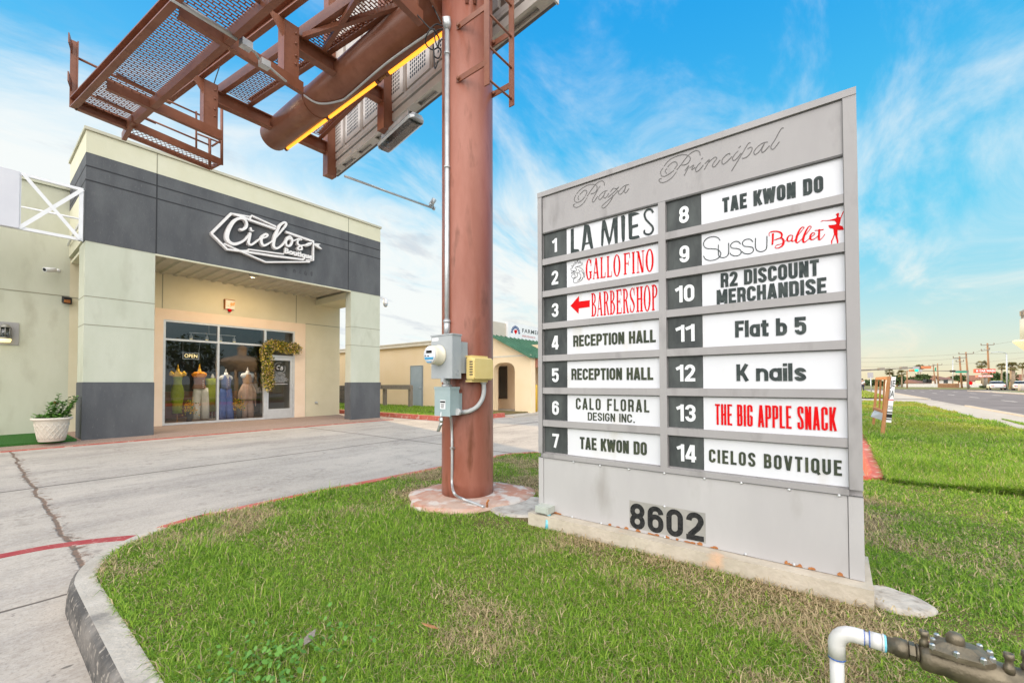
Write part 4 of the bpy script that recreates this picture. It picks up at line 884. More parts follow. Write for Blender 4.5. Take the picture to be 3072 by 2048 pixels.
for pts in ([(342, 598), (310, 555), (240, 540), (160, 560), (105, 610), (95, 670), (140, 715), (230, 722), (310, 735), (355, 790), (330, 850), (260, 890), (180, 898), (120, 875), (95, 830)], [(318, 662), (318, 800), (340, 845), (400, 855), (450, 830), (472, 780), (472, 635)],
            [(652, 650), (620, 615), (570, 612), (520, 640), (500, 680), (530, 712), (600, 718), (650, 740), (660, 785), (620, 822), (560, 828), (510, 810), (497, 785)], [(838, 616), (800, 580), (750, 578), (700, 600), (680, 645), (710, 682), (780, 690), (835, 705), (845, 750), (810, 790), (750, 798), (695, 785), (680, 760)],
            [(878, 560), (876, 680), (895, 740), (950, 765), (1010, 750), (1045, 700), (1050, 530)]):
    stroke(mb, SGP, trace(sg, zS, pts), 0.0045, 0, 0.0025, 5)
mb.build('lettering', 'letter', panels[8])
mb = MB(); t_, k_ = 0.003, 0.0105
for pts, ws in (([(1085, 530), (1082, 490), (1120, 465), (1200, 460), (1265, 485), (1270, 540), (1215, 575), (1160, 590), (1260, 560), (1300, 600), (1285, 670), (1220, 710), (1175, 705), (1190, 670), (1280, 640), (1350, 585)], [t_, t_, .006, .007, .009, .008, t_, t_, .007, k_, .010, .005, t_, t_, t_, t_]), ([(1140, 490), (1138, 580), (1130, 660)], [.010, .009, .008]),
                ([(1440, 520), (1390, 520), (1355, 570), (1375, 610), (1425, 580), (1440, 520), (1425, 600), (1460, 600), (1520, 520), (1590, 430), (1610, 400), (1575, 398), (1530, 460), (1490, 580), (1500, 630), (1550, 600), (1640, 500), (1710, 410), (1715, 385), (1680, 388), (1630, 470), (1595, 580), (1610, 625), (1660, 590), (1720, 540), (1770, 500), (1760, 480), (1725, 490), (1700, 550), (1725, 585), (1790, 555), (1850, 490)],
                 [t_, .005, .008, .006, t_, t_, .008, t_, t_, t_, t_, .005, .009, k_, .007, t_, t_, t_, t_, .005, .009, k_, .007, t_, t_, t_, t_, .006, .009, .006, t_, t_]), ([(1840, 425), (1835, 520), (1835, 580), (1870, 570), (1925, 500)], [.007, .009, .009, t_, t_]), ([(1770, 445), (1850, 440), (1910, 428)], [t_, .005, t_])):
    stroke(mb, SGP, trace(sg, zS, pts), ws, 0, 0.0025, 5)
mb.build('script_lettering', 'red', panels[8])
mb = MB()
mb.poly2(SGP, trace(sg, zS, [(2090, 200), (2125, 178), (2138, 190), (2130, 240), (2160, 245), (2190, 170), (2235, 115), (2205, 170), (2165, 265), (2150, 340), (2140, 365), (2190, 380), (2212, 432), (2150, 440), (2080, 435), (2040, 420), (1990, 405), (1975, 365), (2050, 360), (2095, 350), (2095, 325), (2070, 298), (1980, 300), (1900, 300), (1855, 318), (1880, 295), (1990, 288), (2085, 262), (2105, 240)]), 0, 0.002)
mb.poly2(SGP, trace(sg, zS, [(2050, 420), (2115, 432), (2115, 540), (2128, 600), (2122, 650), (2108, 670), (2104, 610), (2085, 540), (2075, 505), (2055, 560), (2035, 610), (2028, 660), (2018, 655), (2015, 605), (2040, 560), (2062, 500)]), 0, 0.0022)
mb.build('dancer_drawing', 'red', panels[8])
plain(9, [('R2 DISCOUNT', zA(1318, 1438), zA(2015, 1350), zA(2015, 1235)), ('MERCHANDISE', zA(1290, 1558), zA(2068, 1480), zA(2068, 1362))], 'letter', 0.195, 0.07)
plain(10, [('Flat b 5', zB(1420, 497), zB(1925, 475), zB(1925, 348))], 'letter', 0.20, 0.05)
plain(11, [('K nails', zB(1430, 805), zB(1930, 805), zB(1930, 676))], 'letter', 0.20, 0.05)
plain(12, [('THE BIG APPLE SNACK', zB(1280, 1113), zB(2137, 1160), zB(2137, 990))], 'red', 0.092, 0.05)
z14 = zoom(2110, 1310, 5.227); plain(13, [('CIELOS BOVTIQUE', z14(80, 400), z14(2175, 620), z14(2175, 375))], 'olive', 0.17, 0.15)
# conduit box low on the sign's end
mb = MB(); a = PX(*zC(20, 437), 2.72); b = PX(*zC(100, 495), 2.72); mb.box(2.70, 2.80, b.y, a.y, b.z, a.z); mb.box(2.695, 2.70, b.y + .01, a.y - .01, b.z + .008, a.z - .008)
jb = thing('conduit_box', (2.75, (a.y + b.y) / 2, b.z), 'small grey electrical box at the bottom corner of the sign', 'electrical box')
mb.build('box_body', mat('sage_grey_box', (0.42, 0.45, 0.41), 0.5), jb)
mb = MB(); p = PX(*zC(96, 500), 2.74); mb.tube([p + V((0, 0, 0.02)), p, p + V((-0.03, -0.005, -0.03)), p + V((-0.04, -0.006, -0.10))], 0.014, 8); mb.build('blue_pipe_stub', 'cyan', jb)

# ================================================================== BOUTIQUE BUILDING
YF, YW = 12.68, 15.0
z1, z2, z3 = zoom(0, 0, 2.297), zoom(700, 0, 2.297), zoom(0, 480, 3.0156)
z4, z5, zz5 = zoom(400, 850, 3.0625), zoom(1000, 900, 3.0625), zoom(0, 480, 5.227)
zw, zd, zf, zl = zoom(460, 940, 4.479), zoom(740, 980, 5.057), zoom(1440, 940, 4.355), zoom(600, 600, 5.88)
zp = zoom(0, 900, 3.408)
bq = thing('boutique_building', (5, 15, 0), 'pale green stucco shop with a charcoal fascia and glazed front', 'building')
mb = MB(); mb.box(-22, 1.50, YW, YW + 0.3, 0.0, 6.05); mb.box(-22, 1.50, YW - 0.05, YW + 0.35, 6.05, 6.16)
g1 = PY(*z3(0, 1165), YW).z
mb.box(-22, 1.50, YW - 0.004, YW, g1 - 0.012, g1 + 0.012, 1); g2 = PY(*zz5(350, 295), YW).z; mb.box(-22, 1.50, YW - 0.004, YW, g2 - 0.015, g2 + 0.015, 1)
mb.build('wing_wall', ['stucco2', 'creamline'], bq)
# storefront wall with its opening
X0, XM, XD, X1 = 3.334, 4.673, 6.006, 6.965; ZB, ZT, ZX = 0.095, 3.085, 2.53
mb = MB(); mb.box(1.50, 3.14, YW, YW + 0.25, 0.06, 4.6); mb.box(7.33, 8.65, YW, YW + 0.25, 0.06, 4.6); mb.box(3.14, 7.33, YW, YW + 0.25, 3.39, 4.6)
mb.box(8.40, 8.65, YW + 0.25, 30, 0.06, 6.0)
for xx in (PY(*z4(268, 100), YW).x, PY(*z4(1497, 200), YW).x): mb.box(xx - 0.012, xx + 0.012, YW - 0.004, YW, 3.40, 4.5, 1)
mb.box(7.34, 8.65, YW - 0.004, YW, 3.395, 3.42, 1); mb.box(1.50, 3.13, YW - 0.004, YW, 3.395, 3.42, 1)
mb.build('storefront_wall', [mat('warm_bay_stucco', (0.62, 0.56, 0.40), 0.9, (0.67, 0.61, 0.45), 1.3, 0.4, 140, spec=0.2), 'creamline'], bq)  # even warm stucco colour for the storefront bay
mb = MB(); mb.box(3.14, X0, YW - 0.03, YW + 0.22, 0.06, 3.39); mb.box(X1, 7.33, YW - 0.03, YW + 0.22, 0.06, 3.39); mb.box(X0, X1, YW - 0.03, YW + 0.22, ZT, 3.39)
mb.build('door_surround', 'peach', bq)
# portico: two-tone pillars, fascia with grooves, returns, soffit
for (xa, xb, yb, nm) in ((1.485, 2.655, 13.45, 'pillar'), (7.70, 8.815, 13.0, 'pillar')):
    mb = MB(); mb.box(xa, xb, YF, yb, 1.30, 4.335)
    for zg in (3.155, 2.545): 
        mb.box(xa - 0.003, xb + 0.003, YF - 0.003, yb + 0.003, zg - 0.016, zg + 0.002, 1)
    p = mb.build('pillar', ['stucco', 'creamline'], bq)
    mb = MB(); mb.box(xa - 0.012, xb + 0.012, YF - 0.012, yb + 0.012, 0.0, 1.295); mb.box(xa - 0.004, xb + 0.004, YF - 0.004, yb, 1.295, 1.303, 1); mb.build('pillar_base', ['char', 'charline'], p)
mb = MB(); mb.box(1.475, 8.82, YF - 0.01, YF + 0.28, 4.335, 6.24)
mb.box(1.475, 1.70, YF + 0.28, YW + 0.0, 5.55, 6.24); mb.box(8.60, 8.82, YF + 0.28, YW, 4.335, 6.24)
for zg in (PY(258.7, 496.6, YF).z, PY(258.7, 539, YF).z):
    mb.box(1.47, 8.825, YF - 0.0135, YF - 0.01, zg - 0.014, zg + 0.014, 1); mb.box(1.4715, 1.475, YF, YW - 0.1, zg - 0.014, zg + 0.014, 1)
for xg in (2.665, PY(1045, 700, YF).x): mb.box(xg - 0.012, xg + 0.012, YF - 0.0145, YF - 0.01, 4.34, 6.24, 1)
fs = mb.build('fascia', ['char', 'charline'], bq)
mb = MB(); mb.box(1.475, 8.82, YF - 0.006, YF + 0.28, 6.245, 6.72); mb.box(1.475, 1.70, YF + 0.28, YW, 6.245, 6.72); mb.box(8.6, 8.82, YF + 0.28, YW + 2, 6.245, 6.72)
mb.box(1.48, 1.70, YF + 0.28, YW, 4.40, 5.545)
for xg in (2.665, PY(1045, 700, YF).x): mb.box(xg - 0.01, xg + 0.01, YF - 0.0095, YF - 0.006, 6.25, 6.72, 1)
mb.build('parapet_band', ['cream', 'creamline'], fs)
mb = MB(); mb.box(1.44, 8.855, YF - 0.045, YF + 0.33, 6.725, 6.79); mb.box(1.44, 1.75, YF + 0.33, YW, 6.725, 6.79); mb.box(8.56, 8.855, YF + 0.33, YW + 2, 6.725, 6.79)
mb.build('coping', mat('coping_metal', (0.46, 0.44, 0.34), 0.5, (0.50, 0.48, 0.38), 3), fs)
mb = MB(); mb.box(2.655, 7.70, YF - 0.012, YF + 0.10, 4.295, 4.332); mb.box(1.52, 2.6, 13.4, YW, 4.26, 4.33); mb.box(7.72, 8.62, 13.0, YW, 4.12, 4.33); mb.build('fascia_lip', 'cream', bq)
mb = MB(); x = 2.0
mb.box(1.72, 8.6, YF + 0.28, YW, 4.40, 4.43)
while x < 8.3: mb.add([(x + a, y, zq) for y in (YF + 0.28, YW - 0.002) for a, zq in ((0, 4.40), (0.035, 4.355), (0.095, 4.355), (0.13, 4.40))], [(0, 1, 5, 4), (1, 2, 6, 5), (2, 3, 7, 6), (0, 3, 2, 1), (4, 5, 6, 7)]); x += 0.305
mb.build('soffit', mat('soffit_metal', (0.50, 0.47, 0.38), 0.5, (0.42, 0.39, 0.31), 2), bq)
mb = MB(); mb.box(1.75, 8.5, YF + 0.4, YW + 8, 6.0, 6.1); mb.build('roof_deck', 'parapet', bq)
# glazed front
fr = MB(); fy0, fy1 = YW - 0.02, YW + 0.09
def vb(xc, z0, z1, w_=0.055): fr.box(xc - w_ / 2, xc + w_ / 2, fy0, fy1, z0, z1)
vb(X0 + 0.028, ZB, ZT); vb(XM, ZB + 0.06, ZT - 0.055); vb(XD, ZB, ZT - 0.055, 0.07); vb(X1 - 0.028, ZB, ZT)
def hb(xa, xb, z0, z1): fr.box(xa, xb, fy0 + 0.003, fy1 - 0.003, z0, z1)
hb(X0 + 0.055, X1 - 0.055, ZT - 0.055, ZT); hb(X0 + 0.055, XD - 0.035, ZB, ZB + 0.06); hb(X0 + 0.055, XM - 0.028, ZX - 0.025, ZX + 0.03); hb(XM + 0.028, XD - 0.035, ZX - 0.025, ZX + 0.03); hb(XD + 0.035, X1 - 0.055, 2.17, 2.23)
win = fr.build('storefront_frame', 'alum', bq)
for xa, xb, za, zb in ((X0 + .055, XM - .028, ZX + .03, ZT - .055), (XM + .028, XD - .035, ZX + .03, ZT - .055), (XD + .035, X1 - .055, 2.23, ZT - .055), (X0 + .055, XM - .028, ZB + .06, ZX - .025), (XM + .028, XD - .035, ZB + .06, ZX - .025)):
    mb = MB(); mb.add([(xa, YW + 0.035, za), (xb, YW + 0.035, za), (xb, YW + 0.035, zb), (xa, YW + 0.035, zb)], [(0, 1, 2, 3)]); mb.build('pane', 'glass', win)
mb = MB(); da, db = XD + 0.04, X1 - 0.06
mb.box(da, da + 0.075, fy0 + .01, fy1 - .02, ZB, 2.165); mb.box(db - 0.085, db, fy0 + .01, fy1 - .02, ZB, 2.165); mb.box(da + .075, db - .085, fy0 + .013, fy1 - .023, 2.06, 2.165); mb.box(da + .075, db - .085, fy0 + .013, fy1 - .023, ZB, 0.42)
door = mb.build('door', 'alum', bq)
mb = MB(); mb.add([(da + .075, YW + .03, .42), (db - .085, YW + .03, .42), (db - .085, YW + .03, 2.06), (da + .075, YW + .03, 2.06)], [(0, 1, 2, 3)]); mb.build('pane', 'glass', door)
mb = MB(); hp = [PY(*zd(*q), YW - 0.06) for q in ((690, 870), (690, 965))]; mb.tube([hp[0] + V((0, .06, 0)), hp[0], hp[1], hp[1] + V((0, .06, 0))], 0.012, 8); mb.build('handle', 'white', door)
FD = fac(YW + 0.026); dv = lambda q: FD.uv(PY(q[0], q[1], YW + 0.026)); mb = MB()
c = dv(zd(500, 625)); rr = abs(dv(zd(585, 625))[0] - c[0])
stroke(mb, FD, [(c[0] + rr * math.cos(t), c[1] + rr * 1.02 * math.sin(t)) for t in [R_(a) for a in range(70, 400, 15)]], 0.006, 0.0, 0.001, 3)
mb.text(FD, 'C', *dv(zd(455, 645)), *dv(zd(505, 585)), 0, 0.001, 0.0, shear=0.3); mb.text(FD, 'B', *dv(zd(512, 655)), *dv(zd(548, 600)), 0, 0.001, 0.0, shear=0.2)
mb.text(FD, 'Cielos', *dv(zd(470, 697)), *dv(zd(540, 682)), 0, 0.001, 0.0)
for s, a, b in (('Hours of Operation', (418, 724), (580, 710)), ('Tuesday to Saturday', (412, 745), (590, 730)), ('10:30am-7:00pm', (425, 765), (570, 752)), ('Closed Sunday & Monday', (390, 785), (610, 770)), ('8602 McPherson Rd, Suite 14', (368, 806), (632, 791)), ('Phone: (956) 303-4776', (388, 826), (608, 812)), ('www.cielosb.com', (428, 846), (572, 833))):
    mb.text(FD, s, *dv(zd(*a)), *dv(zd(*b)), 0, 0.001, 0.0)
mb.rect2(FD, dv(zd(345, 870))[0], dv(zd(620, 870))[0], dv(zd(345, 872))[1], dv(zd(345, 866))[1], 0, 0.001)
mb.build('door_lettering', 'white', door)
# shop interior
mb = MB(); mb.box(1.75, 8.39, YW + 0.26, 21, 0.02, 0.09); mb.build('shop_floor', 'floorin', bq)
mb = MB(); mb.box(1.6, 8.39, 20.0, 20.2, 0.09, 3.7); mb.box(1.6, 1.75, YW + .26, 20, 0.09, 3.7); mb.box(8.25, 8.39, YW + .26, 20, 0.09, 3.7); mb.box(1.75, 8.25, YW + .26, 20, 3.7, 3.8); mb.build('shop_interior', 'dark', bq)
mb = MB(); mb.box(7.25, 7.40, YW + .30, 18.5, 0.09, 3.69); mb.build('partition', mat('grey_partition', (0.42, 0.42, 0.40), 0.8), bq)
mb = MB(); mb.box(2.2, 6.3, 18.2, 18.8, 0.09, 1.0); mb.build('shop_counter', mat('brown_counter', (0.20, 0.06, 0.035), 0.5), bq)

# shop sign on the fascia
lg = thing('shop_sign', (4.6, YF - 0.02, 5.0), 'white script shop sign in a faceted outline on the charcoal fascia', 'sign')
FL = fac(YF - 0.03); lv = lambda q: FL.uv(PY(q[0], q[1], YF - 0.12)); mb = MB()
def tr(pts): return [lv(zl(*p)) for p in pts]
for pts, w_ in (([(200, 590), (550, 240), (690, 275), (860, 345), (1330, 510)], 0.055), ([(550, 240), (720, 268), (900, 300), (840, 350)], 0.04), ([(880, 350), (910, 275), (1340, 470)], 0.04), ([(1510, 560), (2010, 735)], 0.055), ([(200, 590), (480, 870), (720, 900), (860, 900)], 0.05), ([(420, 770), (720, 905), (1160, 1095), (1940, 1090)], 0.04),
                ([(850, 870), (1480, 955)], 0.035), ([(760, 905), (1300, 985), (1830, 1050)], 0.05), ([(2000, 735), (2000, 1065), (1870, 1062)], 0.04)):
    mb.ribbon(FL, tr(pts), w_, 0.0, 0.10 + 0.001 * len(pts) + w_ * 0.02)
mb.build('faceted_outline', 'logo', lg)
mb = MB()
stroke(mb, FL, tr([(690, 520), (740, 525), (800, 490), (820, 420), (780, 350), (700, 325), (600, 370), (520, 480), (470, 620), (490, 720), (580, 780), (700, 755), (800, 690), (850, 620)]), [.05, .06, .06, .055, .055, .06, .075, .085, .09, .085, .075, .06, .045, .035], 0.0, 0.13)
stroke(mb, FL, tr([(880, 580), (862, 680), (850, 760), (900, 790), (980, 740), (1050, 690), (1150, 660), (1185, 620), (1150, 605), (1090, 650), (1075, 740), (1120, 805), (1220, 760), (1300, 700), (1420, 560), (1510, 440), (1480, 400), (1400, 460), (1320, 640), (1290, 800), (1340, 855), (1430, 810), (1500, 730), (1540, 660), (1590, 655), (1620, 720), (1590, 800), (1530, 810), (1510, 740), (1560, 680), (1640, 720), (1720, 690), (1780, 690)],), [.06, .065, .06, .055, .045, .04, .04, .05, .055, .06, .065, .06, .04, .035, .045, .06, .06, .06, .07, .07, .06, .045, .04, .05, .055, .055, .055, .055, .05, .045, .035, .035, .04], 0.0, 0.128)
stroke(mb, FL, tr([(1790, 710), (1760, 690), (1720, 720), (1720, 780), (1780, 820), (1790, 870), (1740, 880), (1720, 850), (1770, 810), (1860, 795), (1960, 770)]), [.04, .045, .05, .05, .05, .045, .045, .04, .04, .04, .03], 0.0, 0.124)
mb.poly2(FL, tr([(880, 540), (870, 490), (900, 485), (915, 535), (955, 545), (915, 560)]), 0, 0.12)
mb.build('script_lettering', 'logo', lg)
mb = MB(); mb.poly2(FL, tr([(1830, 800), (1900, 755), (1985, 745), (1950, 800), (1880, 825)]), 0, 0.11); mb.poly2(FL, tr([(1985, 765), (2120, 775), (2085, 800), (2150, 870), (2090, 850), (2030, 810)]), 0, 0.112); mb.build('arrow_feather', 'logo', lg)
mb = MB(); a, b = lv(zl(1490, 935)), lv(zl(1985, 1050)); ht = lv(zl(1490, 840))[1] - a[1]
mb.text(FL, 'Boutique', a[0], a[1] - ht * 0.30, lv(zl(1985, 960))[0], a[1] + ht * 1.0, 0, 0.10, bold=0.05); mb.build('lettering', 'logo', lg)

# white rooftop-style sign frame on the left wing
ff = thing('sign_frame', (-0.5, YF, 4.3), 'white steel sign frame with a crossed brace and blank white panel', 'sign frame')
FT = fac(YF - 0.02); tv = lambda q: FT.uv(PY(q[0], q[1], YF)); mb = MB()
zt0, zb0 = 5.43, 4.30
mb.box(-4, 1.44, YF - 0.03, YF + 0.03, zt0 - 0.055, zt0); mb.box(-4, 1.44, YF - 0.03, YF + 0.03, zb0, zb0 + 0.06); mb.box(1.385, 1.445, YF - 0.031, YF + 0.031, zb0, zt0); mb.box(0.53, 0.585, YF - 0.028, YF + 0.028, zb0 + .06, zt0 - .055)
mb.build('frame', 'white', ff)
mb = MB(); mb.bar((0.56, YF - 0.036, zb0 + 0.02), (1.43, YF - 0.036, zt0 - 0.03), 0.012, 0.065, up=(0, 0, 1)); mb.bar((0.60, YF - 0.05, zt0 - 0.02), (1.40, YF - 0.05, zb0 + 0.03), 0.012, 0.06); mb.build('cross_brace', 'white', ff)
mb = MB(); mb.box(-4, 0.56, YF - 0.06, YF - 0.033, zb0 + 0.012, zt0 - 0.004); mb.build('sign_panel', mat('white_sign_face', (0.58, 0.58, 0.63), 0.5, (0.64, 0.64, 0.68), 0.7), ff)
mb = MB(); a = PY(*zz5(340, 735), YW - 0.4); b = PY(*zz5(1268, 930), YF + 0.3); mb.tube([a, b], 0.022, 8); 
mb.tube([PY(*zz5(1260, 980), YF + .4), PY(*zz5(1140, 1180), YF + 1.2), PY(*zz5(1065, 1340), YW - .1)], 0.022, 8); mb.build('stay_rod', 'white', ff)

# fittings on the walls
def bullet_cam(p, d, name_label, mt_='white', l=0.16, r=0.035, base=None):
    c = thing('security_camera', p, name_label, 'security camera'); d = V(d).normalized()
    mb = MB(); mb.lathe([(r * .6, 0), (r, 0.01), (r, l), (r * .85, l + .004)], p, 14, axis=d); mb.build('camera_body', mt_, c)
    mb = MB(); mb.lathe([(r * .7, l + .0045), (r * .7, l + .008)], p, 12, axis=d); mb.build('lens', 'black', c)
    if base is not None:
        mb = MB(); mb.tube([V(base), V(base) + (V(p) - V(base)) * 0.6 + V((0, 0, -.01)), V(p) + d * l * .4], 0.014, 8); mb.lathe([(0.04, 0), (0.04, 0.02), (0.02, 0.03)], base, 12, axis=(0, -1, 0)); mb.build('bracket', mt_, c)
    return c
p = PY(*z3(500, 995), YW - 0.12); bullet_cam(p, (-0.75, -0.6, -0.22), 'white bullet camera on the sage wall left of the pillar', 'white', 0.24, 0.055, (p.x + 0.06, YW, p.z + .02))
p = PY(*z3(605, 1268), YW - 0.08); c = thing('wall_floodlight', p, 'small dark square floodlight on the sage wall below the groove', 'floodlight'); mb = MB(); mb.obox(p, (.07, 0.02, 0), (-.015, .055, 0.02), (0, -.02, .075)); mb.build('lamp_housing', 'blackm', c); mb = MB(); mb.obox(p + V((0, -.06, -0.02)), (.055, 0.015, 0), (0, .006, 0), (0, 0, .05)); mb.build('lamp_face', 'rustp', c)
p = PY(*z4(2320, 180), YF + 0.1); c = thing('security_camera', p, 'white dome camera on a bracket at the corner of the right pillar', 'security camera')
mb = MB(); mb.bar((8.82, YF + 0.12, p.z + .17), (p.x + .02, YF + .12, p.z + .17), 0.05, 0.05); mb.build('bracket', 'white', c)
mb = MB(); mb.lathe([(0.02, .17), (0.075, .13), (.085, .0), (.08, -.05)], (p.x, YF + .12, p.z), 16); mb.build('camera_body', 'white', c); mb = MB(); mb.lathe([(.078, -.052), (.07, -.10), (.04, -.135), (0, -.145)], (p.x, YF + .12, p.z), 16); mb.build('dome', 'glass2', c)
p = PY(*z4(880, 205), YW); c = thing('fire_alarm', p, 'white and orange stained alarm box above the shop window', 'alarm')
mb = MB(); mb.box(p.x - .125, p.x + .125, YW - .09, YW, p.z - .11, p.z + .16); mb.build('alarm_box', mat('stained_white', (0.74, 0.70, 0.62), 0.5, (0.80, 0.38, 0.12), 7, lo=0.5, hi=0.6), c)
mb = MB(); mb.box(p.x - .15, p.x - .127, YW - .10, YW, p.z - .12, p.z + .17); mb.box(p.x - .15, p.x + .13, YW - .10, YW, p.z + .162, p.z + .18); mb.build('rusty_edge', 'rustp', c)
mb = MB(); mb.lathe([(.05, 0), (.055, -.05), (.03, -.09)], (p.x, YW - .05, p.z - .111), 14); mb.build('beacon', 'red', c)
p = PY(*zp(62, 340), YW); c = thing('wall_lantern', p, 'lit grey wall lantern at the left edge of the sage wall', 'lantern')
k_ = 0.5
mb = MB(); mb.box(p.x - .20, p.x + .19, YW - .02, YW, p.z - .26, p.z + .26); mb.build('back_plate', mat('lantern_plate', (0.33, 0.32, 0.32), 0.4), c)
lx, ly = p.x - .02, YW - .11
mb = MB(); mb.lathe([(.02, .21), (.05, .19), (.08, .15), (.10, .12)], (lx, ly, p.z), 20); mb.lathe([(.10, -.10), (.10, -.13)], (lx, ly, p.z), 20)
for a in range(0, 360, 45): mb.tube([(lx + .095 * math.cos(R_(a)), ly + .09 * math.sin(R_(a)), p.z + zq) for zq in (-.1, .12)], .007, 6)
mb.build('cage', mat('lantern_metal', (0.30, 0.29, 0.26), 0.4, metal=0.5), c)
mb = MB(); mb.lathe([(.075, -.09), (.08, .0), (.075, .12)], (lx, ly, p.z), 20); mb.build('lantern_glass', 'glass2', c)
mb = MB(); mb.lathe([(.08, -.21), (.10, -.15), (.095, -.135)], (lx, ly, p.z), 20); mb.build('lamp_glow', 'glow', c)
p = PY(*zd(1050, 1148), YW); mb = MB(); mb.lathe([(.05, 0), (.05, .02), (.028, .03), (.03, .08), (.018, .10)], p, 12, axis=(0, -1, 0)); mb.tube([p + V((0, -.06, 0)), p + V((0.03, -.07, -.05))], .016, 8); tag(mb.build('hose_bib', 'galv', loc=p), 'small metal hose tap low on the shaded shop wall', 'tap')
# chipped brick lump by the pillar foot
p = PZ(263, 1318, 0.0); mb = MB(); r_ = random.Random(4)
mb.loft([[(p.x + .14 * math.cos(t) * r_.uniform(.7, 1.1), p.y - .06 + .08 * math.sin(t) * r_.uniform(.7, 1.1), zq) for t in [k * .628 for k in range(10)]] for zq in (0.0, .07, .13)], 0, False)
tag(mb.build('brick_rubble', mat('broken_brick', (0.20, 0.09, 0.07), 0.9, (0.45, 0.36, 0.30), 14, 0.8, 40), loc=(p.x, p.y, 0)), 'broken brick lump at the foot of the charcoal pillar base', 'brick')
# recessed soffit lamp, lit
p = PZ(763, 826, 4.33); sf = thing('soffit_light', (p.x, YF + .45, 4.35), 'small lit round lamp in the ribbed soffit behind the fascia', 'ceiling lamp'); mb = MB(); mb.lathe([(.09, 4.345), (.09, 4.30), (.075, 4.295), (.075, 4.32)], (p.x, YF + .45, 0), 20); mb.build('lamp_rim', 'trimw', sf); mb = MB(); mb.lathe([(.072, 4.315), (.06, 4.31), (0, 4.308)], (p.x, YF + .45, 0), 20); mb.build('lamp_lens', 'glow', sf)
pl2 = bpy.data.lights.new('soffit_lamp', 'SPOT'); po = bpy.data.objects.new('soffit_lamp', pl2); COL.objects.link(po); po.location = (p.x, YF + .45, 4.28); po.rotation_euler = (R_(22), 0, 0); pl2.energy = 150; pl2.color = (1.0, 0.74, 0.42); pl2.shadow_soft_size = .07; pl2.spot_size = R_(165); pl2.spot_blend = 0.6
# faint marks left by removed letters under the sign
mb = MB()
for k, q in enumerate(((858, 809), (883, 814), (900, 816), (916, 820), (934, 821))):
    c_ = fac(YF - .01).uv(PY(q[0], q[1], YF)); mb.poly2(fac(YF - .01), [(c_[0] + (.035 + .012 * (k % 2)) * math.cos(t) , c_[1] + (.05 + .02 * k / 3) * math.sin(t) * (1 + .2 * math.cos(3 * t + k))) for t in [j * .5236 for j in range(12)]], 0, .0015)
mb.build('letter_stain', mat('stain_on_charcoal', (0.062, 0.064, 0.07), 0.9, (0.09, 0.092, 0.10), 12), fs)
# potted plant on the turf
pc = PZ(*zp(540, 1450), 0.11); pot = thing('potted_plant', (pc.x, pc.y + .2, 0.115), 'cream basket-weave planter with a leafy red-flowered plant on turf', 'potted plant')
c = V((pc.x, pc.y + .2, 0.115)); mb = MB()
mb.lathe([(.18, 0), (.19, .01), (.25, .40), (.26, .42), (.292, .435), (.30, .455), (.288, .475), (.256, .475), (.248, .43), (0, .42)], c, 36)
for k in range(18):
    a0 = k * math.pi / 9
    for sgn in (1, -1):
        mb.tube([c + V(((.194 + .050 * t) * math.cos(a0 + sgn * t * 0.9), (.194 + .050 * t) * math.sin(a0 + sgn * t * 0.9), .04 + .32 * t)) for t in (0, .2, .4, .6, .8, 1)], 0.0085, 5)
mb.build('planter', mat('cream_planter', (0.66, 0.60, 0.52), 0.7, (0.58, 0.52, 0.44), 8), pot)
mb = MB(); fl = MB()
for st in range(9):
    a = random.uniform(-.5, .5) - 0.1; ln = random.uniform(.3, .62); b0 = c + V((random.uniform(-.12, .2), random.uniform(-.15, .15), .44)); dirv = V((0.25 + .65 * random.random() * (st / 8), random.uniform(-.25, .25), 1)).normalized()
    tip = b0 + dirv * ln; mb.tube([b0, b0 + dirv * ln * .5, tip], [.008, .006, .003], 5)
    for k in range(70):
        t = random.uniform(.15, 1); q = b0 + dirv * ln * t; az = random.random() * 6.28; el = random.uniform(-.3, .6); l = random.uniform(.055, .10)
        ux = V((math.cos(az) * math.cos(el), math.sin(az) * math.cos(el), math.sin(el))); sx = ux.cross(V((0, 0, 1))).normalized(); mb.add([q, q + ux * l * .5 + sx * l * .3, q + ux * l, q + ux * l * .5 - sx * l * .3], [(0, 1, 2, 3)])
    if st == 3:
        for k in range(14): q = tip + V((random.gauss(0, .02), random.gauss(0, .02), random.gauss(.02, .015))); fl.lathe([(0, -.01), (.014, 0), (0, .012)], q, 6)
for k in range(170):
    a = random.random() * 6.28; r_ = .25 * math.sqrt(random.random()); q = c + V((r_ * math.cos(a), r_ * math.sin(a), .46 + random.random() * .08)); az = random.random() * 6.28; l = random.uniform(.05, .09); ux = V((math.cos(az), math.sin(az), .4)).normalized(); sx = ux.cross(V((0, 0, 1))).normalized()
    mb.add([q, q + ux * l * .5 + sx * l * .4, q + ux * l, q + ux * l * .5 - sx * l * .4], [(0, 1, 2, 3)])
mb.build('foliage', 'leaf', pot); fl.build('flower', 'red', pot)

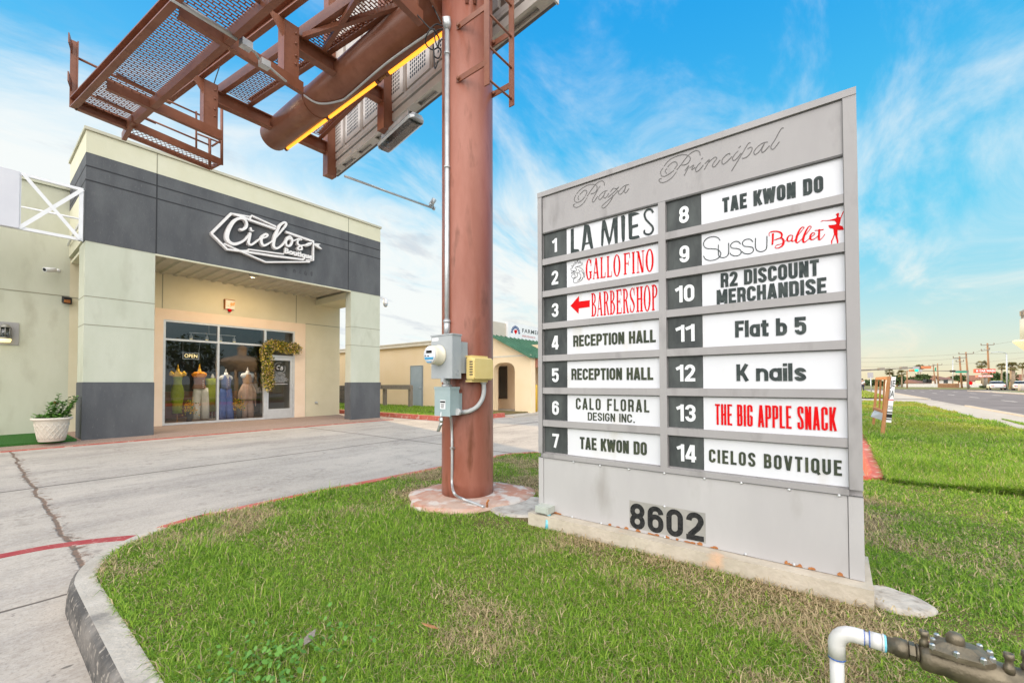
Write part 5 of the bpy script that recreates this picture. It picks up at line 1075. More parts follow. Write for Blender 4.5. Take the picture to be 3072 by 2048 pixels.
# garland round the shop door
gpts = [PY(*zd(*q), YW - 0.10) for q in ((320, 905), (310, 800), (305, 690), (300, 580), (290, 460), (280, 360), (340, 300), (430, 285), (520, 310), (600, 330), (680, 325), (745, 350))]
gar = thing('garland', gpts[5], 'thick yellow and green flower garland hung round the shop door', 'garland'); lf, yf_, of = MB(), MB(), MB()
path = catmull([tuple(p) for p in gpts], 8)
for q in path:
    for k in range(64):
        a = random.random() * 6.28; rr = 0.19 * math.sqrt(random.random()); p = V(q) + V((rr * math.cos(a), -abs(random.gauss(0, .07)), rr * math.sin(a))); az = random.random() * 6.28; el = random.uniform(-.8, .9); l = random.uniform(.04, .09)
        ux = V((math.cos(az) * math.cos(el), -abs(math.sin(az)) * math.cos(el), math.sin(el))); sx = ux.cross(V((.3, .2, 1))).normalized()
        tgt = random.choice((lf, yf_, yf_, of)) if random.random() < .72 else lf
        tgt.add([p, p + ux * l * .5 + sx * l * .28, p + ux * l, p + ux * l * .5 - sx * l * .28], [(0, 1, 2, 3)])
lf.build('garland_leaves', mat('garland_green', (0.14, 0.19, 0.04), 0.7), gar); yf_.build('yellow_petals', mat('garland_yellow', (0.80, 0.60, 0.05), 0.7, (0.86, 0.74, 0.18), 20), gar); of.build('pale_petals', mat('garland_mixed', (0.78, 0.42, 0.2), 0.7, (0.80, 0.74, 0.62), 30), gar)

# things in the shop window
def ell(c, rx, ry, z, n=24, fold=0.0, nf=9, ph=0.0):
    return [(c[0] + rx * (1 + fold * math.sin(nf * t + ph)) * math.cos(t), c[1] + ry * (1 + fold * math.sin(nf * t + ph)) * math.sin(t), z) for t in [2 * math.pi * j / n for j in range(n)]]
YM = 15.75
def mann(px_, label, scale_q, formmat):
    """dress form: base of neck and floor taken from the photograph"""
    top = PY(px_[0], px_[1], YM); root = thing('dress_form', (top.x, YM, 0.09), label, 'dress form', 'dress forms in the shop window'); return root, top
def zy(px_, y): return PY(px_[0], px_[1], YM).z
# 1 green dress
r, t = mann(zw(330, 745), 'dress form in a fitted olive green dress with golden shoulders', 1, 'fyellow'); x0 = t.x; c = (x0, YM)
zs = lambda yy: PY(*zw(330, yy), YM).z; wm = lambda a: abs(PY(*zw(330 + a, 900), YM).x - x0)
mb = MB(); mb.loft([ell(c, wm(18), wm(18) * .9, zs(745)), ell(c, wm(22), wm(20), zs(775)), ell(c, wm(60), wm(40), zs(800)), ell(c, wm(74), wm(46), zs(830)), ell(c, wm(66), wm(48), zs(850))]); mb.lathe([(.03, 0), (.02, .08), (.008, .14), (0.0, .15)], (x0, YM, zs(745)), 12); mb.build('bust_form', 'fyellow', r)
mb = MB()
for sgn in (-1, 1): mb.loft([[(x0 + sgn * wm(55), YM + .05 * math.cos(a), zs(815) + .05 * math.sin(a)) for a in [k * .785 for k in range(8)]], [(x0 + sgn * wm(85), YM + .07 * math.cos(a), zs(805) + .08 * math.sin(a)) for a in [k * .785 for k in range(8)]], [(x0 + sgn * wm(110), YM + .04 * math.cos(a), zs(815) + .045 * math.sin(a)) for a in [k * .785 for k in range(8)]]])
mb.build('shoulder_ruffle', 'fyellow', r)
mb = MB(); mb.loft([ell(c, wm(w_), wm(w_) * q, zs(yy), 28, f_, 7) for yy, w_, q, f_ in ((838, 64, .72, 0), (870, 62, .75, 0), (905, 52, .8, .01), (945, 55, .8, .015), (1000, 76, .75, .02), (1060, 88, .72, .02), (1120, 86, .7, .02), (1200, 70, .75, .02), (1280, 64, .8, .02), (1340, 63, .8, .02))]); mb.build('dress', 'fgreen', r)
mb = MB(); mb.lathe([(.14, 0.0), (.14, .015), (.02, .03), (.016, zs(1330) - .09)], (x0, YM, 0.095), 14); mb.build('stand', 'wood2', r)
# 2 vest and white trousers
r, t = mann(zw(620, 745), 'dress form in a brown vest, orange ruffle and wide white trousers', 1, 'fyellow'); x0 = t.x; c = (x0, YM)
zs = lambda yy: PY(*zw(620, yy), YM).z; wm = lambda a: abs(PY(*zw(620 + a, 900), YM).x - x0)
mb = MB(); mb.loft([ell(c, wm(18), wm(18), zs(745)), ell(c, wm(22), wm(20), zs(775)), ell(c, wm(55), wm(40), zs(800))]); mb.lathe([(.03, 0), (.02, .08), (.008, .14), (0, .15)], (x0, YM, zs(745)), 12); mb.build('bust_form', 'fyellow', r)
mb = MB(); mb.loft([ell(c, wm(60), wm(42), zs(785), 28, .05), ell(c, wm(100), wm(58), zs(815), 28, .07, 11), ell(c, wm(84), wm(52), zs(850), 28, .05, 11), ell(c, wm(70), wm(46), zs(862), 28)]); mb.build('ruffle_collar', 'forange', r)
mb = MB(); mb.loft([ell(c, wm(w_), wm(w_) * .75, zs(yy), 28) for yy, w_ in ((855, 76), (890, 74), (930, 68), (970, 80), (1000, 92), (1012, 90))]); v_ = mb.build('vest', 'fbrown', r)
mb = MB()
for yy in (905, 935, 962, 990): mb.lathe([(.014, 0), (.012, .012), (0, .014)], (x0 + wm(32), YM - wm(56), zs(yy)), 8, axis=(0, -1, 0))
mb.build('button', 'form', v_)
mb = MB(); c1 = (x0 + wm(20), YM)
for sgn in (-1, 1):
    mb.loft([ell((c1[0] + sgn * wm(dx), YM), wm(w_), wm(w_) * .85, zs(yy), 22, f_, 5, sgn) for yy, dx, w_, f_ in ((1000, 42, 50, 0), (1060, 48, 52, .03), (1150, 54, 52, .05), (1280, 58, 54, .06), (1420, 60, 54, .06))])
mb.build('trousers', 'fwhite', r)
# 3 blue vest
r, t = mann(zw(978, 790), 'dress form in a blue buttoned vest and blue wide trousers', 1, 'form'); x0 = t.x; c = (x0, YM)
zs = lambda yy: PY(*zw(978, yy), YM).z; wm = lambda a: abs(PY(*zw(978 + a, 900), YM).x - x0)
mb = MB(); mb.loft([ell(c, wm(20), wm(20), zs(795)), ell(c, wm(26), wm(22), zs(820)), ell(c, wm(80), wm(40), zs(842)), ell(c, wm(92), wm(42), zs(870)), ell(c, wm(80), wm(40), zs(890))]); mb.lathe([(.035, 0), (.02, .06), (.008, .12), (0, .13)], (x0, YM, zs(795)), 12); mb.build('bust_form', 'form', r)
mb = MB(); mb.loft([ell(c, wm(w_), wm(w_) * q, zs(yy), 28) for yy, w_, q in ((825, 46, .8), (850, 62, .8), (890, 70, .78), (940, 62, .8), (1010, 68, .8))]); v_ = mb.build('vest', 'fblue', r)
mb = MB(); nv_ = zs(825); mb.add([(x0 - wm(26), YM - wm(46), nv_), (x0 + wm(36), YM - wm(46), nv_), (x0 + wm(12), YM - wm(58), zs(880)), (x0 + wm(4), YM - wm(57), zs(880))], [(0, 1, 2, 3)])
for yy in (895, 918, 942, 965): mb.lathe([(.012, 0), (.01, .012), (0, .014)], (x0 + wm(16), YM - wm(57), zs(yy)), 8, axis=(0, -1, 0))
mb.build('button', 'form', v_)
mb = MB()
for sgn in (-1, 1): mb.loft([ell((x0 + sgn * wm(dx), YM), wm(w_), wm(w_) * .85, zs(yy), 22, f_, 5, sgn) for yy, dx, w_, f_ in ((1005, 34, 36, 0), (1060, 38, 42, .03), (1150, 42, 46, .05), (1280, 48, 52, .06), (1420, 56, 58, .06))])
mb.build('trousers', 'fjean', r)
# 4 dusty pink jumpsuit
r, t = mann(zw(1268, 770), 'dress form in a dusty pink draped jumpsuit near the door', 1, 'form'); x0 = t.x; c = (x0, YM)
zs = lambda yy: PY(*zw(1268, yy), YM).z; wm = lambda a: abs(PY(*zw(1268 + a, 900), YM).x - x0)
mb = MB(); mb.loft([ell(c, wm(20), wm(20), zs(770)), ell(c, wm(26), wm(22), zs(795)), ell(c, wm(82), wm(38), zs(812)), ell(c, wm(94), wm(42), zs(840)), ell(c, wm(78), wm(40), zs(866))]); mb.lathe([(.035, 0), (.02, .06), (.008, .12), (0, .13)], (x0, YM, zs(770)), 12); mb.build('bust_form', 'form', r)
mb = MB(); mb.loft([ell(c, wm(w_), wm(w_) * .78, zs(yy), 28) for yy, w_ in ((800, 34), (825, 58), (870, 66), (920, 58), (960, 62))]); mb.build('halter_top', mat('tan_halter', (0.50, 0.27, 0.12), 0.9, (0.44, 0.25, 0.14), 12), r)
mb = MB(); mb.loft([ell(c, wm(w_), wm(w_) * .8, zs(yy), 32, f_, 9) for yy, w_, f_ in ((945, 60, .02), (990, 84, .05), (1040, 104, .07), (1100, 112, .09), (1150, 108, .12))], caps=False)
for sgn in (-1, 1): mb.loft([ell((x0 + sgn * wm(dx), YM), wm(w_), wm(w_) * .85, zs(yy), 22, f_, 5, sgn) for yy, dx, w_, f_ in ((1100, 36, 44, .02), (1250, 40, 42, .05), (1410, 46, 44, .06))])
mb.add([(x0 + wm(60), YM - wm(50), zs(1060)), (x0 + wm(100), YM - wm(30), zs(1080)), (x0 + wm(104), YM - wm(32), zs(1240)), (x0 + wm(86), YM - wm(45), zs(1250)), (x0 + wm(70), YM - wm(52), zs(1150))], [(0, 1, 2, 3, 4)])
mb.build('jumpsuit', 'fpink', r)
# 5 green dress further in
cx5 = PY(*zw(795, 1000), 16.6).x; r = thing('dress_form', (cx5, 16.6, .09), 'lime green dress on a form standing behind the white trousers', 'dress form', 'dress forms in the shop window')
mb = MB(); mb.loft([ell((cx5, 16.6), w_, w_ * .8, zq, 24, .03, 7) for zq, w_ in ((.35, .22), (.8, .24), (1.05, .20), (1.25, .17), (1.45, .2))]); mb.build('dress', 'fgreen', r)
mb = MB(); mb.lathe([(.05, 1.45), (.05, 1.52), (.02, 1.6), (0, 1.61)], (cx5, 16.6, 0), 12); mb.lathe([(.13, .09), (.13, .11), (.016, .12), (.016, .4)], (cx5, 16.6, 0), 12); mb.build('bust_form', 'form', r)
for q, lb in (((485, 1270), 'yellow flower arrangement on the shop floor beside the green dress'), ((1155, 1235), 'yellow flower arrangement on the shop floor between blue and pink outfits')):
    p = PY(*zw(*q), 15.6); r = thing('flower_arrangement', (p.x, 15.6, .09), lb, 'flowers', 'flower arrangements in the window'); fl, lf2 = MB(), MB()
    for k in range(210):
        a = random.random() * 6.28; u = V((random.gauss(0, .085), random.gauss(0, .07), random.gauss(0, .115))); pp = p + u; l = random.uniform(.025, .055); ux = V((math.cos(a), -.4, math.sin(a))).normalized(); sx = ux.cross(V((0, 1, .2))).normalized()
        (fl if random.random() < .78 else lf2).add([pp, pp + ux * l * .5 + sx * l * .4, pp + ux * l, pp + ux * l * .5 - sx * l * .4], [(0, 1, 2, 3)])
    fl.build('flower_head', mat('gold_flower', (0.72, 0.45, 0.02), 0.7, (0.62, 0.25, 0.02), 20), r); lf2.build('foliage', 'leaf', r)
    mb = MB(); mb.lathe([(.07, .09), (.09, p.z - .16), (.075, p.z - .1)], (p.x, 15.6, 0), 14); mb.build('vase', 'dark', r)
# hanging OPEN sign and the track light
a, b = PY(*zw(393, 522), YW + .18), PY(*zw(613, 620), YW + .18); op = thing('open_sign', ((a.x + b.x) / 2, YW + .18, b.z), 'hanging lit sign reading open in the left window pane', 'open sign')
FO = fac(YW + .18); mb = MB()
for u0, u1, v0, v1 in ((a.x, b.x, a.z - .012, a.z), (a.x, b.x, b.z, b.z + .012), (a.x, a.x + .012, b.z + .012, a.z - .012), (b.x - .012, b.x, b.z + .012, a.z - .012)): mb.rect2(FO, u0, u1, v0, v1, 0, .012)
mb.tube([(a.x + .006, YW + .18, a.z), (a.x + .006, YW + .18, 2.52)], .004, 5); mb.tube([(b.x - .006, YW + .18, a.z), (b.x + .02, YW + .18, 2.52)], .004, 5); mb.build('sign_border', 'alum', op)
mb = MB(); mb.rect2(FO, a.x + .012, b.x - .012, b.z + .012, a.z - .012, -.004, 0); mb.build('sign_back', 'blackm', op)
mb = MB(); q0, q1 = PY(*zw(418, 590), YW + .18), PY(*zw(590, 552), YW + .18); mb.text(FO, 'OPEN', q0.x, q0.z, q1.x, q1.z + .005, .002, .008, 0.0); mb.build('lettering', 'neon', op)
YT = 15.98; a, b = PY(*zw(487, 255), YT), PY(*zw(1105, 305), YT); tl = thing('track_light', ((a.x + b.x) / 2, YT, a.z), 'white ceiling track with four small lit lamp heads inside the shop', 'track light')
mb = MB(); zt = (a.z + b.z) / 2; mb.bar((a.x, YT, zt), (b.x, YT, zt), .03, .025); mb.tube([((a.x * .6 + b.x * .4), YT, zt), ((a.x * .6 + b.x * .4), YT, 3.7)], .007, 6); mb.build('track_rail', 'white', tl)
for f_ in (.03, .36, .66, .97):
    hx_ = a.x + (b.x - a.x) * f_; mb = MB(); mb.lathe([(.012, 0), (.015, -.05), (.04, -.08), (.05, -.18), (.045, -.185)], (hx_, YT, zt - .012), 14); hd_ = mb.build('lamp_head', 'white', tl); mb = MB(); mb.lathe([(.04, -.186), (.03, -.19), (0, -.192)], (hx_, YT, zt - .012), 14); mb.build('lamp_bulb', 'glow', hd_)
    tlp = bpy.data.lights.new('track_lamp', 'SPOT'); tob = bpy.data.objects.new('track_lamp', tlp); COL.objects.link(tob); tob.location = (hx_, YT, zt - .22); tob.rotation_euler = (R_(-24), 0, 0); tlp.energy = 42; tlp.color = (1.0, 0.86, 0.66); tlp.spot_size = R_(120); tlp.spot_blend = .7; tlp.shadow_soft_size = .04

# ================================================================== YELLOW BUILDING WITH THE ARCHED PORCH
XY = 14.0
yb = thing('apricot_building', (XY, 14, 0), 'apricot stucco building with a green metal porch roof and arch', 'building')
ya = lambda q, x=XY: PX(q[0], q[1], x)
yL, yR = ya(zf(178, 900)).y, ya(zf(455, 900)).y; yE = ya(zf(668, 900)).y; zA_ = ya(zf(330, 640)).z; zBd = ya(zf(640, 545)).z
roofT = ya(z5(1480, 335)); roofE = ya(z5(1818, 520))
mb = MB(); wt = 3.16
mb.box(XY, XY + .3, yL + 0.0, 40, 0, wt)                                # long wall with the door
mb.box(XY, XY + .3, yE, yR, 0, zBd)
n = 14; ar = [(yL + (yR - yL) * (0.5 - 0.5 * math.cos(math.pi * i / n)), 0) for i in range(n + 1)]; zs_ = zA_ - 0.42
arc_ = [(yL + (yR - yL) * (0.5 - 0.5 * math.copysign(abs(math.cos(math.pi * i / n)) ** .75, math.cos(math.pi * i / n))), zs_ + .42 * math.sin(math.pi * i / n) ** .75) for i in range(n + 1)]
mb.prism([(XY, y, z) for y, z in [(yL, zBd)] + arc_ + [(yR, zBd)]], (.3, 0, 0))
mb.prism([(XY + .004, yL + 0.6, zBd), (XY + .004, yE, zBd), (XY + .004, roofE.y + .05, roofE.z - .03), (XY + .004, roofT.y, roofT.z - .03), (XY + .004, yL + .6, roofT.z - .03)], (.29, 0, 0))
mb.build('wall', mat('apricot_wall', (0.84, 0.66, 0.43), 0.9, (0.87, 0.70, 0.49), 0.6, 0.3, 90, spec=0.2), yb)
mb = MB(); mb.box(XY - .012, XY + .004, yE, yL + .4, zBd - .03, zBd + .03); mb.box(XY - .14, XY + .3, yL + 1.2, 40, wt, wt + .16); mb.box(XY - .17, XY + .3, yL + 1.2, 40, wt + .16, wt + .21); mb.build('trim_band', 'trimw', yb)
d0, d1 = ya(z5(722, 612)), ya(z5(818, 968)); mb = MB(); mb.box(XY - .05, XY, d1.y, d0.y, .06, d0.z)
dr = mb.build('side_door', 'bluedoor', yb); mb = MB(); mb.box(XY - .06, XY - .001, d0.y, d0.y + .06, .06, d0.z + .05); mb.box(XY - .06, XY - .001, d1.y - .06, d1.y, .06, d0.z + .05); mb.box(XY - .058, XY - .001, d1.y, d0.y, d0.z, d0.z + .05); mb.build('door_frame', mat('grey_door_frame', (0.24, 0.29, 0.33), 0.5), dr)
mb = MB(); mb.lathe([(.03, 0), (.03, .015), (.014, .02), (.014, .06), (.03, .065), (.03, .09), (0, .1)], (XY - .05, d1.y + .09, 1.05), 12, axis=(-1, 0, 0)); mb.build('handle', 'steel', dr)
# porch behind the arch
XB = 15.6; mb = MB(); mb.box(XB, XB + .2, 9.9, 14.6, 0, 3.0); mb.box(XY + .3, XB, yL + 1.0, yL + 1.2, 0, 3.0); mb.build('porch_wall', 'ywall2', yb)
w0, w1 = PX(*zf(215, 690), XB), PX(*zf(358, 1112), XB); mb = MB(); mb.box(XB - .05, XB - .002, w1.y, w0.y, w1.z, w1.z + .05); mb.box(XB - .05, XB - .002, w1.y, w0.y, w0.z - .05, w0.z); mb.box(XB - .05, XB - .002, w0.y - .05, w0.y, w1.z + .05, w0.z - .05); mb.box(XB - .05, XB - .002, w1.y, w1.y + .05, w1.z + .05, w0.z - .05)
pw = mb.build('window', mat('bronze_window_frame', (0.06, 0.045, 0.035), 0.5), yb); mb = MB(); mb.box(XB - .025, XB - .004, w1.y + .05, w0.y - .05, w1.z + .05, w0.z - .05); mb.build('pane', 'dglass', pw)
# green roof, eave, parapet
mb = MB(); e0, e1 = V((XY - .28, roofT.y, roofT.z)), V((XY - .28, roofE.y - .12, roofE.z - .06)); dv_ = e1 - e0; nrm = V((0, -dv_.z, dv_.y)).normalized(); nrm = nrm if nrm.z > 0 else -nrm
mb.prism([e0, e1, e1 + nrm * .05, e0 + nrm * .05], (11, 0, 0)); x = 0.05
while x < 11: mb.prism([e0 + V((x, 0, 0)) + nrm * .05, e1 + V((x, 0, 0)) + nrm * .05, e1 + V((x, 0, 0)) + nrm * .10, e0 + V((x, 0, 0)) + nrm * .10], (.04, 0, 0)); x += .30
mb.build('porch_roof', 'green', yb)
mb = MB(); mb.box(XY + .3, 24, e1.y + .05, e1.y + .22, e1.z - .36, e1.z - .02); mb.build('eave_beam', mat('red_brown_beam', (0.30, 0.12, 0.08), 0.8, (0.36, 0.17, 0.12), 4), yb)
mb = MB(); mb.box(15.85, 24, 11.9, 12.1, .05, 3.2); mb.build('porch_back_wall', mat('orange_wall', (0.62, 0.33, 0.14), 0.9, (0.66, 0.40, 0.20), 2), yb)
YS = 11.72; pt = PY(*zf(190, 105), YS + .1); mb = MB(); mb.box(XY - .1, 26, YS + .08, YS + .4, roofT.z - .05, pt.z); mb.build('parapet', 'parapet', yb)
# insurance sign board on the parapet
s0, s1 = PY(*zf(360, 112), YS), PY(*zf(370, 322), YS); ins = thing('insurance_sign', (s0.x + 1.5, YS, s1.z), 'white sign board with a sunrise shield emblem above the green roof', 'sign')
xe = s0.x + 3.6; mb = MB(); mb.box(s0.x, xe, YS - .02, YS + .14, s1.z, s0.z); mb.build('board', 'white', ins)
FI = fac(YS - .02); iv = lambda q: FI.uv(PY(q[0], q[1], YS - .02)); mb = MB(); cx_, cz_ = iv(zf(465, 255)); r1 = abs(iv(zf(524, 255))[0] - cx_)
for i in range(9):
    a0, a1 = R_(i * 20 + 2), R_(i * 20 + 18); mb.poly2(FI, [(cx_ + r1 * f_ * math.cos(a), cz_ - .03 + r1 * 1.05 * f_ * math.sin(a)) for f_, a in ((.62, a0), (1, a0), (1, (a0 + a1) / 2), (1, a1), (.62, a1))], 0, .004)
mb.build('sunrise_emblem', mat('emblem_blue', (0.05, 0.09, 0.22), 0.5), ins)
mb = MB(); mb.poly2(FI, [iv(zf(*q)) for q in ((447, 215), (483, 215), (484, 245), (466, 272), (448, 245))], 0, .006); mb.build('shield_emblem', 'red', ins)
a = iv(zf(552, 248)); b = iv(zf(752, 215)); mb = MB(); k_ = (iv(zf(757, 270))[0] - a[0]) / 5.6 * 7; mb.text(FI, 'FARMERS', a[0], a[1], a[0] + k_, iv(zf(552, 195))[1], 0, .004, .01, space=1.15); mb.build('lettering', 'letter', ins)
c_, d_ = iv(zf(552, 305)), iv(zf(722, 300)); mb = MB(); mb.text(FI, 'INSURANCE', c_[0], c_[1], d_[0], iv(zf(552, 280))[1], 0, .004, 0.0, space=1.1); mb.build('lettering', mat('insurance_red', (0.45, 0.05, 0.05), 0.5), ins)
# bollard, shrub, guard rail, fence
p = PZ(*zf(725, 1300), 0); mb = MB(); mb.lathe([(.085, 0), (.085, 1.16), (.07, 1.20), (0, 1.215)], (p.x, p.y, 0), 18); tag(mb.build('bollard', 'yellowp', loc=(p.x, p.y, 0)), 'yellow steel bollard beside the apricot porch corner', 'bollard')
p = PY(*zf(735, 870), 11.2); sh = thing('hanging_plant', p, 'dark leafy plant hanging under the green porch roof', 'plant'); mb = MB()
for k in range(330):
    q = p + V((random.gauss(0.05, .22), random.gauss(0, .16), random.gauss(0, .22))); a = random.random() * 6.28; l = random.uniform(.06, .12); ux = V((math.cos(a), random.uniform(-.6, .6), math.sin(a))).normalized(); sx = ux.cross(V((0, 1, .3))).normalized(); mb.add([q, q + ux * l * .5 + sx * l * .35, q + ux * l, q + ux * l * .5 - sx * l * .35], [(0, 1, 2, 3)])
mb.build('foliage', 'leafd', sh); mb = MB(); mb.lathe([(.06, -.3), (.13, -.18), (.14, -.1)], p, 14); mb.tube([p + V((0, 0, -.1)), p + V((0, 0, 2.4 - p.z))], .005, 5); mb.build('pot', 'rustp', sh)
XR = 13.2; ra, rb_ = PX(*z5(460, 790), XR), PX(*z5(712, 795), XR); gr = thing('guard_rail', (XR, ra.y, 0.1), 'weathered grey timber guard rail in the grass by the side door', 'guard rail')
mb = MB(); mb.box(XR - .07, XR + .0, rb_.y - .0, ra.y + .5, rb_.z - .13, rb_.z + .09); mb.build('rail_beam', 'wood', gr)
for y_ in (ra.y - .02, rb_.y + .12): mb = MB(); mb.box(XR + .004, XR + .15, y_ - .09, y_ + .09, .05, rb_.z + .08); mb.build('post', 'wood', gr)
y_ = PX(*z5(448, 770), XR).y; mb = MB(); mb.box(XR - .15, XR - .075, y_ - .02, y_ + .2, rb_.z - .10, rb_.z + .22); mb.build('end_block', 'wood', gr)
XP = 13.3; fa, fb = PX(*z5(64, 800), XP), PX(*z5(122, 800), XP); pf = thing('picket_fence', (XP, fa.y, .1), 'dark wooden picket fence seen through the gap beside the pillar', 'fence'); mb = MB(); y_ = fb.y - .6
while y_ < fa.y + 1.6: mb.box(XP, XP + .03, y_, y_ + .10, .1, 1.16); y_ += .16
mb.build('pickets', mat('dark_fence_wood', (0.085, 0.075, 0.07), 0.9, (0.13, 0.115, 0.10), 6), pf)
mb = MB(); mb.box(XP + .032, XP + .08, fb.y - .6, fa.y + 1.6, .3, .40); mb.box(XP + .032, XP + .08, fb.y - .6, fa.y + 1.6, .85, .95); mb.build('fence_rail', 'wood', pf)

# ================================================================== BILLBOARD STRUCTURE ON ITS COLUMN
CX, CY, CRD = 3.053, 2.921, 0.255
TZ, TR = 5.362, 0.213
zq1, zq2, zq3, zq4, zq5, zq6 = zoom(180, 0, 4.704), zoom(340, 250, 4.704), zoom(600, 0, 4.704), zoom(900, 0, 4.704), zoom(850, 220, 4.704), zoom(1280, 0, 4.704)
pad = blob_slab('pole_pad', 3.02, 2.86, 0.60, 0.58, 0.04, 0.178, 'pad', 11, 40)
tag(pad.build('concrete_pad', 'pad', loc=(3.02, 2.86, .04)), 'round pinkish concrete footing under the brown billboard column', 'footing')
bb = thing('billboard', (CX, CY, 0.17), 'rust brown steel billboard frame with catwalks on a round column', 'billboard')
mb = MB(); mb.tube([(CX, CY, 0.15), (CX, CY, 0.3), (CX, CY, 8.6)], CRD, 64)
for q in ((570, 60), (680, 70)): p = pcyl(*zq6(q[0], 0), CX, CY, CRD); p2 = pcyl(*zq6(*q), CX, CY, CRD); mb.tube([p2 + V((0, 0, .9)), p2], .018, 6)
mb.build('column', 'pole', bb)
mb = MB(); mb.tube([(CX, CY - .1, TZ), (CX, 5.9, TZ), (CX, 7.36, TZ)], TR, 48); mb.tube([(CX + (TR + .002) * math.cos(a), 5.95, TZ + (TR + .002) * math.sin(a)) for a in [k * math.pi / 24 for k in range(48)]], .008, 6, closed=True)
mb.lathe([(TR + .10, -.02), (TR + .10, .02), (TR + .01, .02)], (CX, CY + CRD + .03, TZ), 40, axis=(0, 1, 0)); mb.build('torsion_tube', 'rust', bb)
ST = (7.0, 5.11, 3.22)
def xl(y): return 2.115 + (7.0 - y) * 0.128        # right face of the left posts
def xr(y): return 3.749 - (7.0 - y) * 0.104        # left face of the right posts
for y in ST:
    mb = MB(); mb.ibeam((xl(y) - .02, y, TZ), (CX - TR + .03, y, TZ), .11, .19); mb.build('outrigger', 'rust', bb)
    mb = MB(); mb.ibeam((CX + TR - .03, y, TZ), (xr(y) + .02, y, TZ), .11, .19); mb.build('outrigger', 'rust', bb)
    mb = MB(); a = xl(y) - .08; mb.box(a - .078, a + .078, y - .07, y + .07, 4.885, 5.515); mb.box(a - .086, a - .0785, y - .078, y + .078, 4.885, 5.515); mb.box(a + .0785, a + .086, y - .078, y + .078, 4.885, 5.515)
    mb.prism([(a - .078, y - .066, 5.30), (a - .078, y - .066, 5.515), (a - .24, y - .066, 5.515)], (0, .03, 0))
    for zb in (5.05, 5.15, 5.30, 5.42): mb.lathe([(.014, 0), (.014, .012), (0, .014)], (a + .05, y - .0705, zb), 6, axis=(0, -1, 0))
    mb.build('post', 'rust', bb)
    mb = MB(); b = xr(y) + .083; mb.box(b - .075, b + .075, y - .07, y + .07, 4.886, 8.4); mb.box(b - .083, b - .0755, y - .078, y + .078, 4.886, 8.4); mb.box(b + .0755, b + .083, y - .078, y + .078, 4.886, 8.4)
    mb.box(b + .0835, b + .26, y - .05, y + .03, 5.10, 5.20); mb.build('post', 'rust', bb)
# stringers running the length
def dirL(y, off): return V((xl(y) + off, y, 0))
for off, zc, y0, y1, w_, h_, sd_ in ((-.17, 5.585, 8.0, 2.4, .05, .13, 1), (.05, 5.525, 7.05, 2.4, .05, .13, -1)):
    mb = MB(); mb.channel(dirL(y0, off) + V((0, 0, zc)), dirL(y1, off) + V((0, 0, zc)), w_, h_, sd_); mb.build('stringer', 'rust', bb)
mb = MB(); mb.channel(V((xr(6.95) - .09, 6.95, 5.50)), V((xr(2.6) - .09, 2.6, 5.50)), .05, .10, 1); mb.build('stringer', 'rust', bb)
mb = MB(); mb.channel(V((2.57, 6.95, 5.50)), V((2.57 + .108 * 4.4, 2.55, 5.50)), .05, .09, 1); mb.build('stringer', 'rust', bb)
def grating(mb, A, B, wdir, width, pitch=0.042, bw=0.012, th=0.007, link=0.08):
    A, B, wdir = V(A), V(B), V(wdir).normalized(); d = B - A; n = int(d.length / pitch); u = d.normalized(); z = V((0, 0, 1)); k = 0
    nl = int(width / link)
    for i in range(n + 1):
        c = A + u * (i * pitch) + wdir * width / 2; mb.obox(c, wdir * width / 2, u * bw / 2, z * th / 2)
        if i < n:
            for j in range(nl): q = A + u * ((i + .5) * pitch) + wdir * ((j + (.25 if i % 2 else .75)) * link); mb.obox(q, wdir * .0045, u * (pitch - bw) / 2, z * th / 2 * .98)
    return mb
# interior walkways on both sides of the tube
mb = MB(); grating(mb, (2.21, 6.92, 5.475), (2.21 + .122 * 4.3, 2.6, 5.475), (1, .1, 0), .34); mb.build('walkway_grating', 'rust', bb)
mb = MB(); grating(mb, (3.36, 6.92, 5.475), (3.36 - .104 * 4.3, 2.6, 5.475), (1, -.1, 0), .26); mb.build('walkway_grating', 'rust', bb)
mb = MB(); mb.bar(PZ(972, 150, 5.42), PZ(1085, -25, 5.42), .05, .05); mb.build('diagonal_brace', 'rust', bb)
mb = MB(); mb.bar(V((xl(5.11) + .05, 5.0, 5.42)), V((3.0, 3.4, 5.44)), .05, .06); mb.build('diagonal_brace', 'rust', bb)
# left catwalk: cantilever beams, edge and inner channels, grating
CZ = 4.815
cat = None; sl = 0.108
for y, dx in ((7.0, 1.22), (5.11, 1.24), (3.22, 1.26)):
    a = xl(y) + .06; mb = MB(); mb.channel((a, y - .075, CZ), (a - dx, y - .075 - sl * dx, CZ), .05, .13, 1); mb.build('catwalk_beam', 'rust', bb)
eA, eB = V((0.79, 7.62, CZ)), V((1.385, 2.75, CZ)); iA, iB = V((1.28, 7.62, CZ)), V((1.79, 2.75, CZ))
mb = MB(); mb.channel(eA, eB, .05, .13, 1); mb.build('catwalk_edge', 'rust', bb); mb = MB(); mb.channel(iA, iB, .05, .12, -1); mb.build('catwalk_edge', 'rust', bb)
mb = MB(); mb.channel(eA + V((-.01, .01, 0)), V((1.32, 7.70, CZ)), .05, .13, 1); mb.build('catwalk_edge', 'rust', bb)
mb = MB(); grating(mb, eA + V((.03, -.03, .05)), eB + V((.03, 0, .05)), (1, .1, 0), .46); mb.build('catwalk_grating', 'rust', bb)
for q0, q1 in (((800, 1060), (1340, 1330)), ((510, 1370), (1010, 1590))): mb = MB(); mb.bar(PZ(*zq1(*q0), CZ + .03), PZ(*zq1(*q1), CZ + .03), .03, .03); mb.build('catwalk_rib', 'rust', bb)
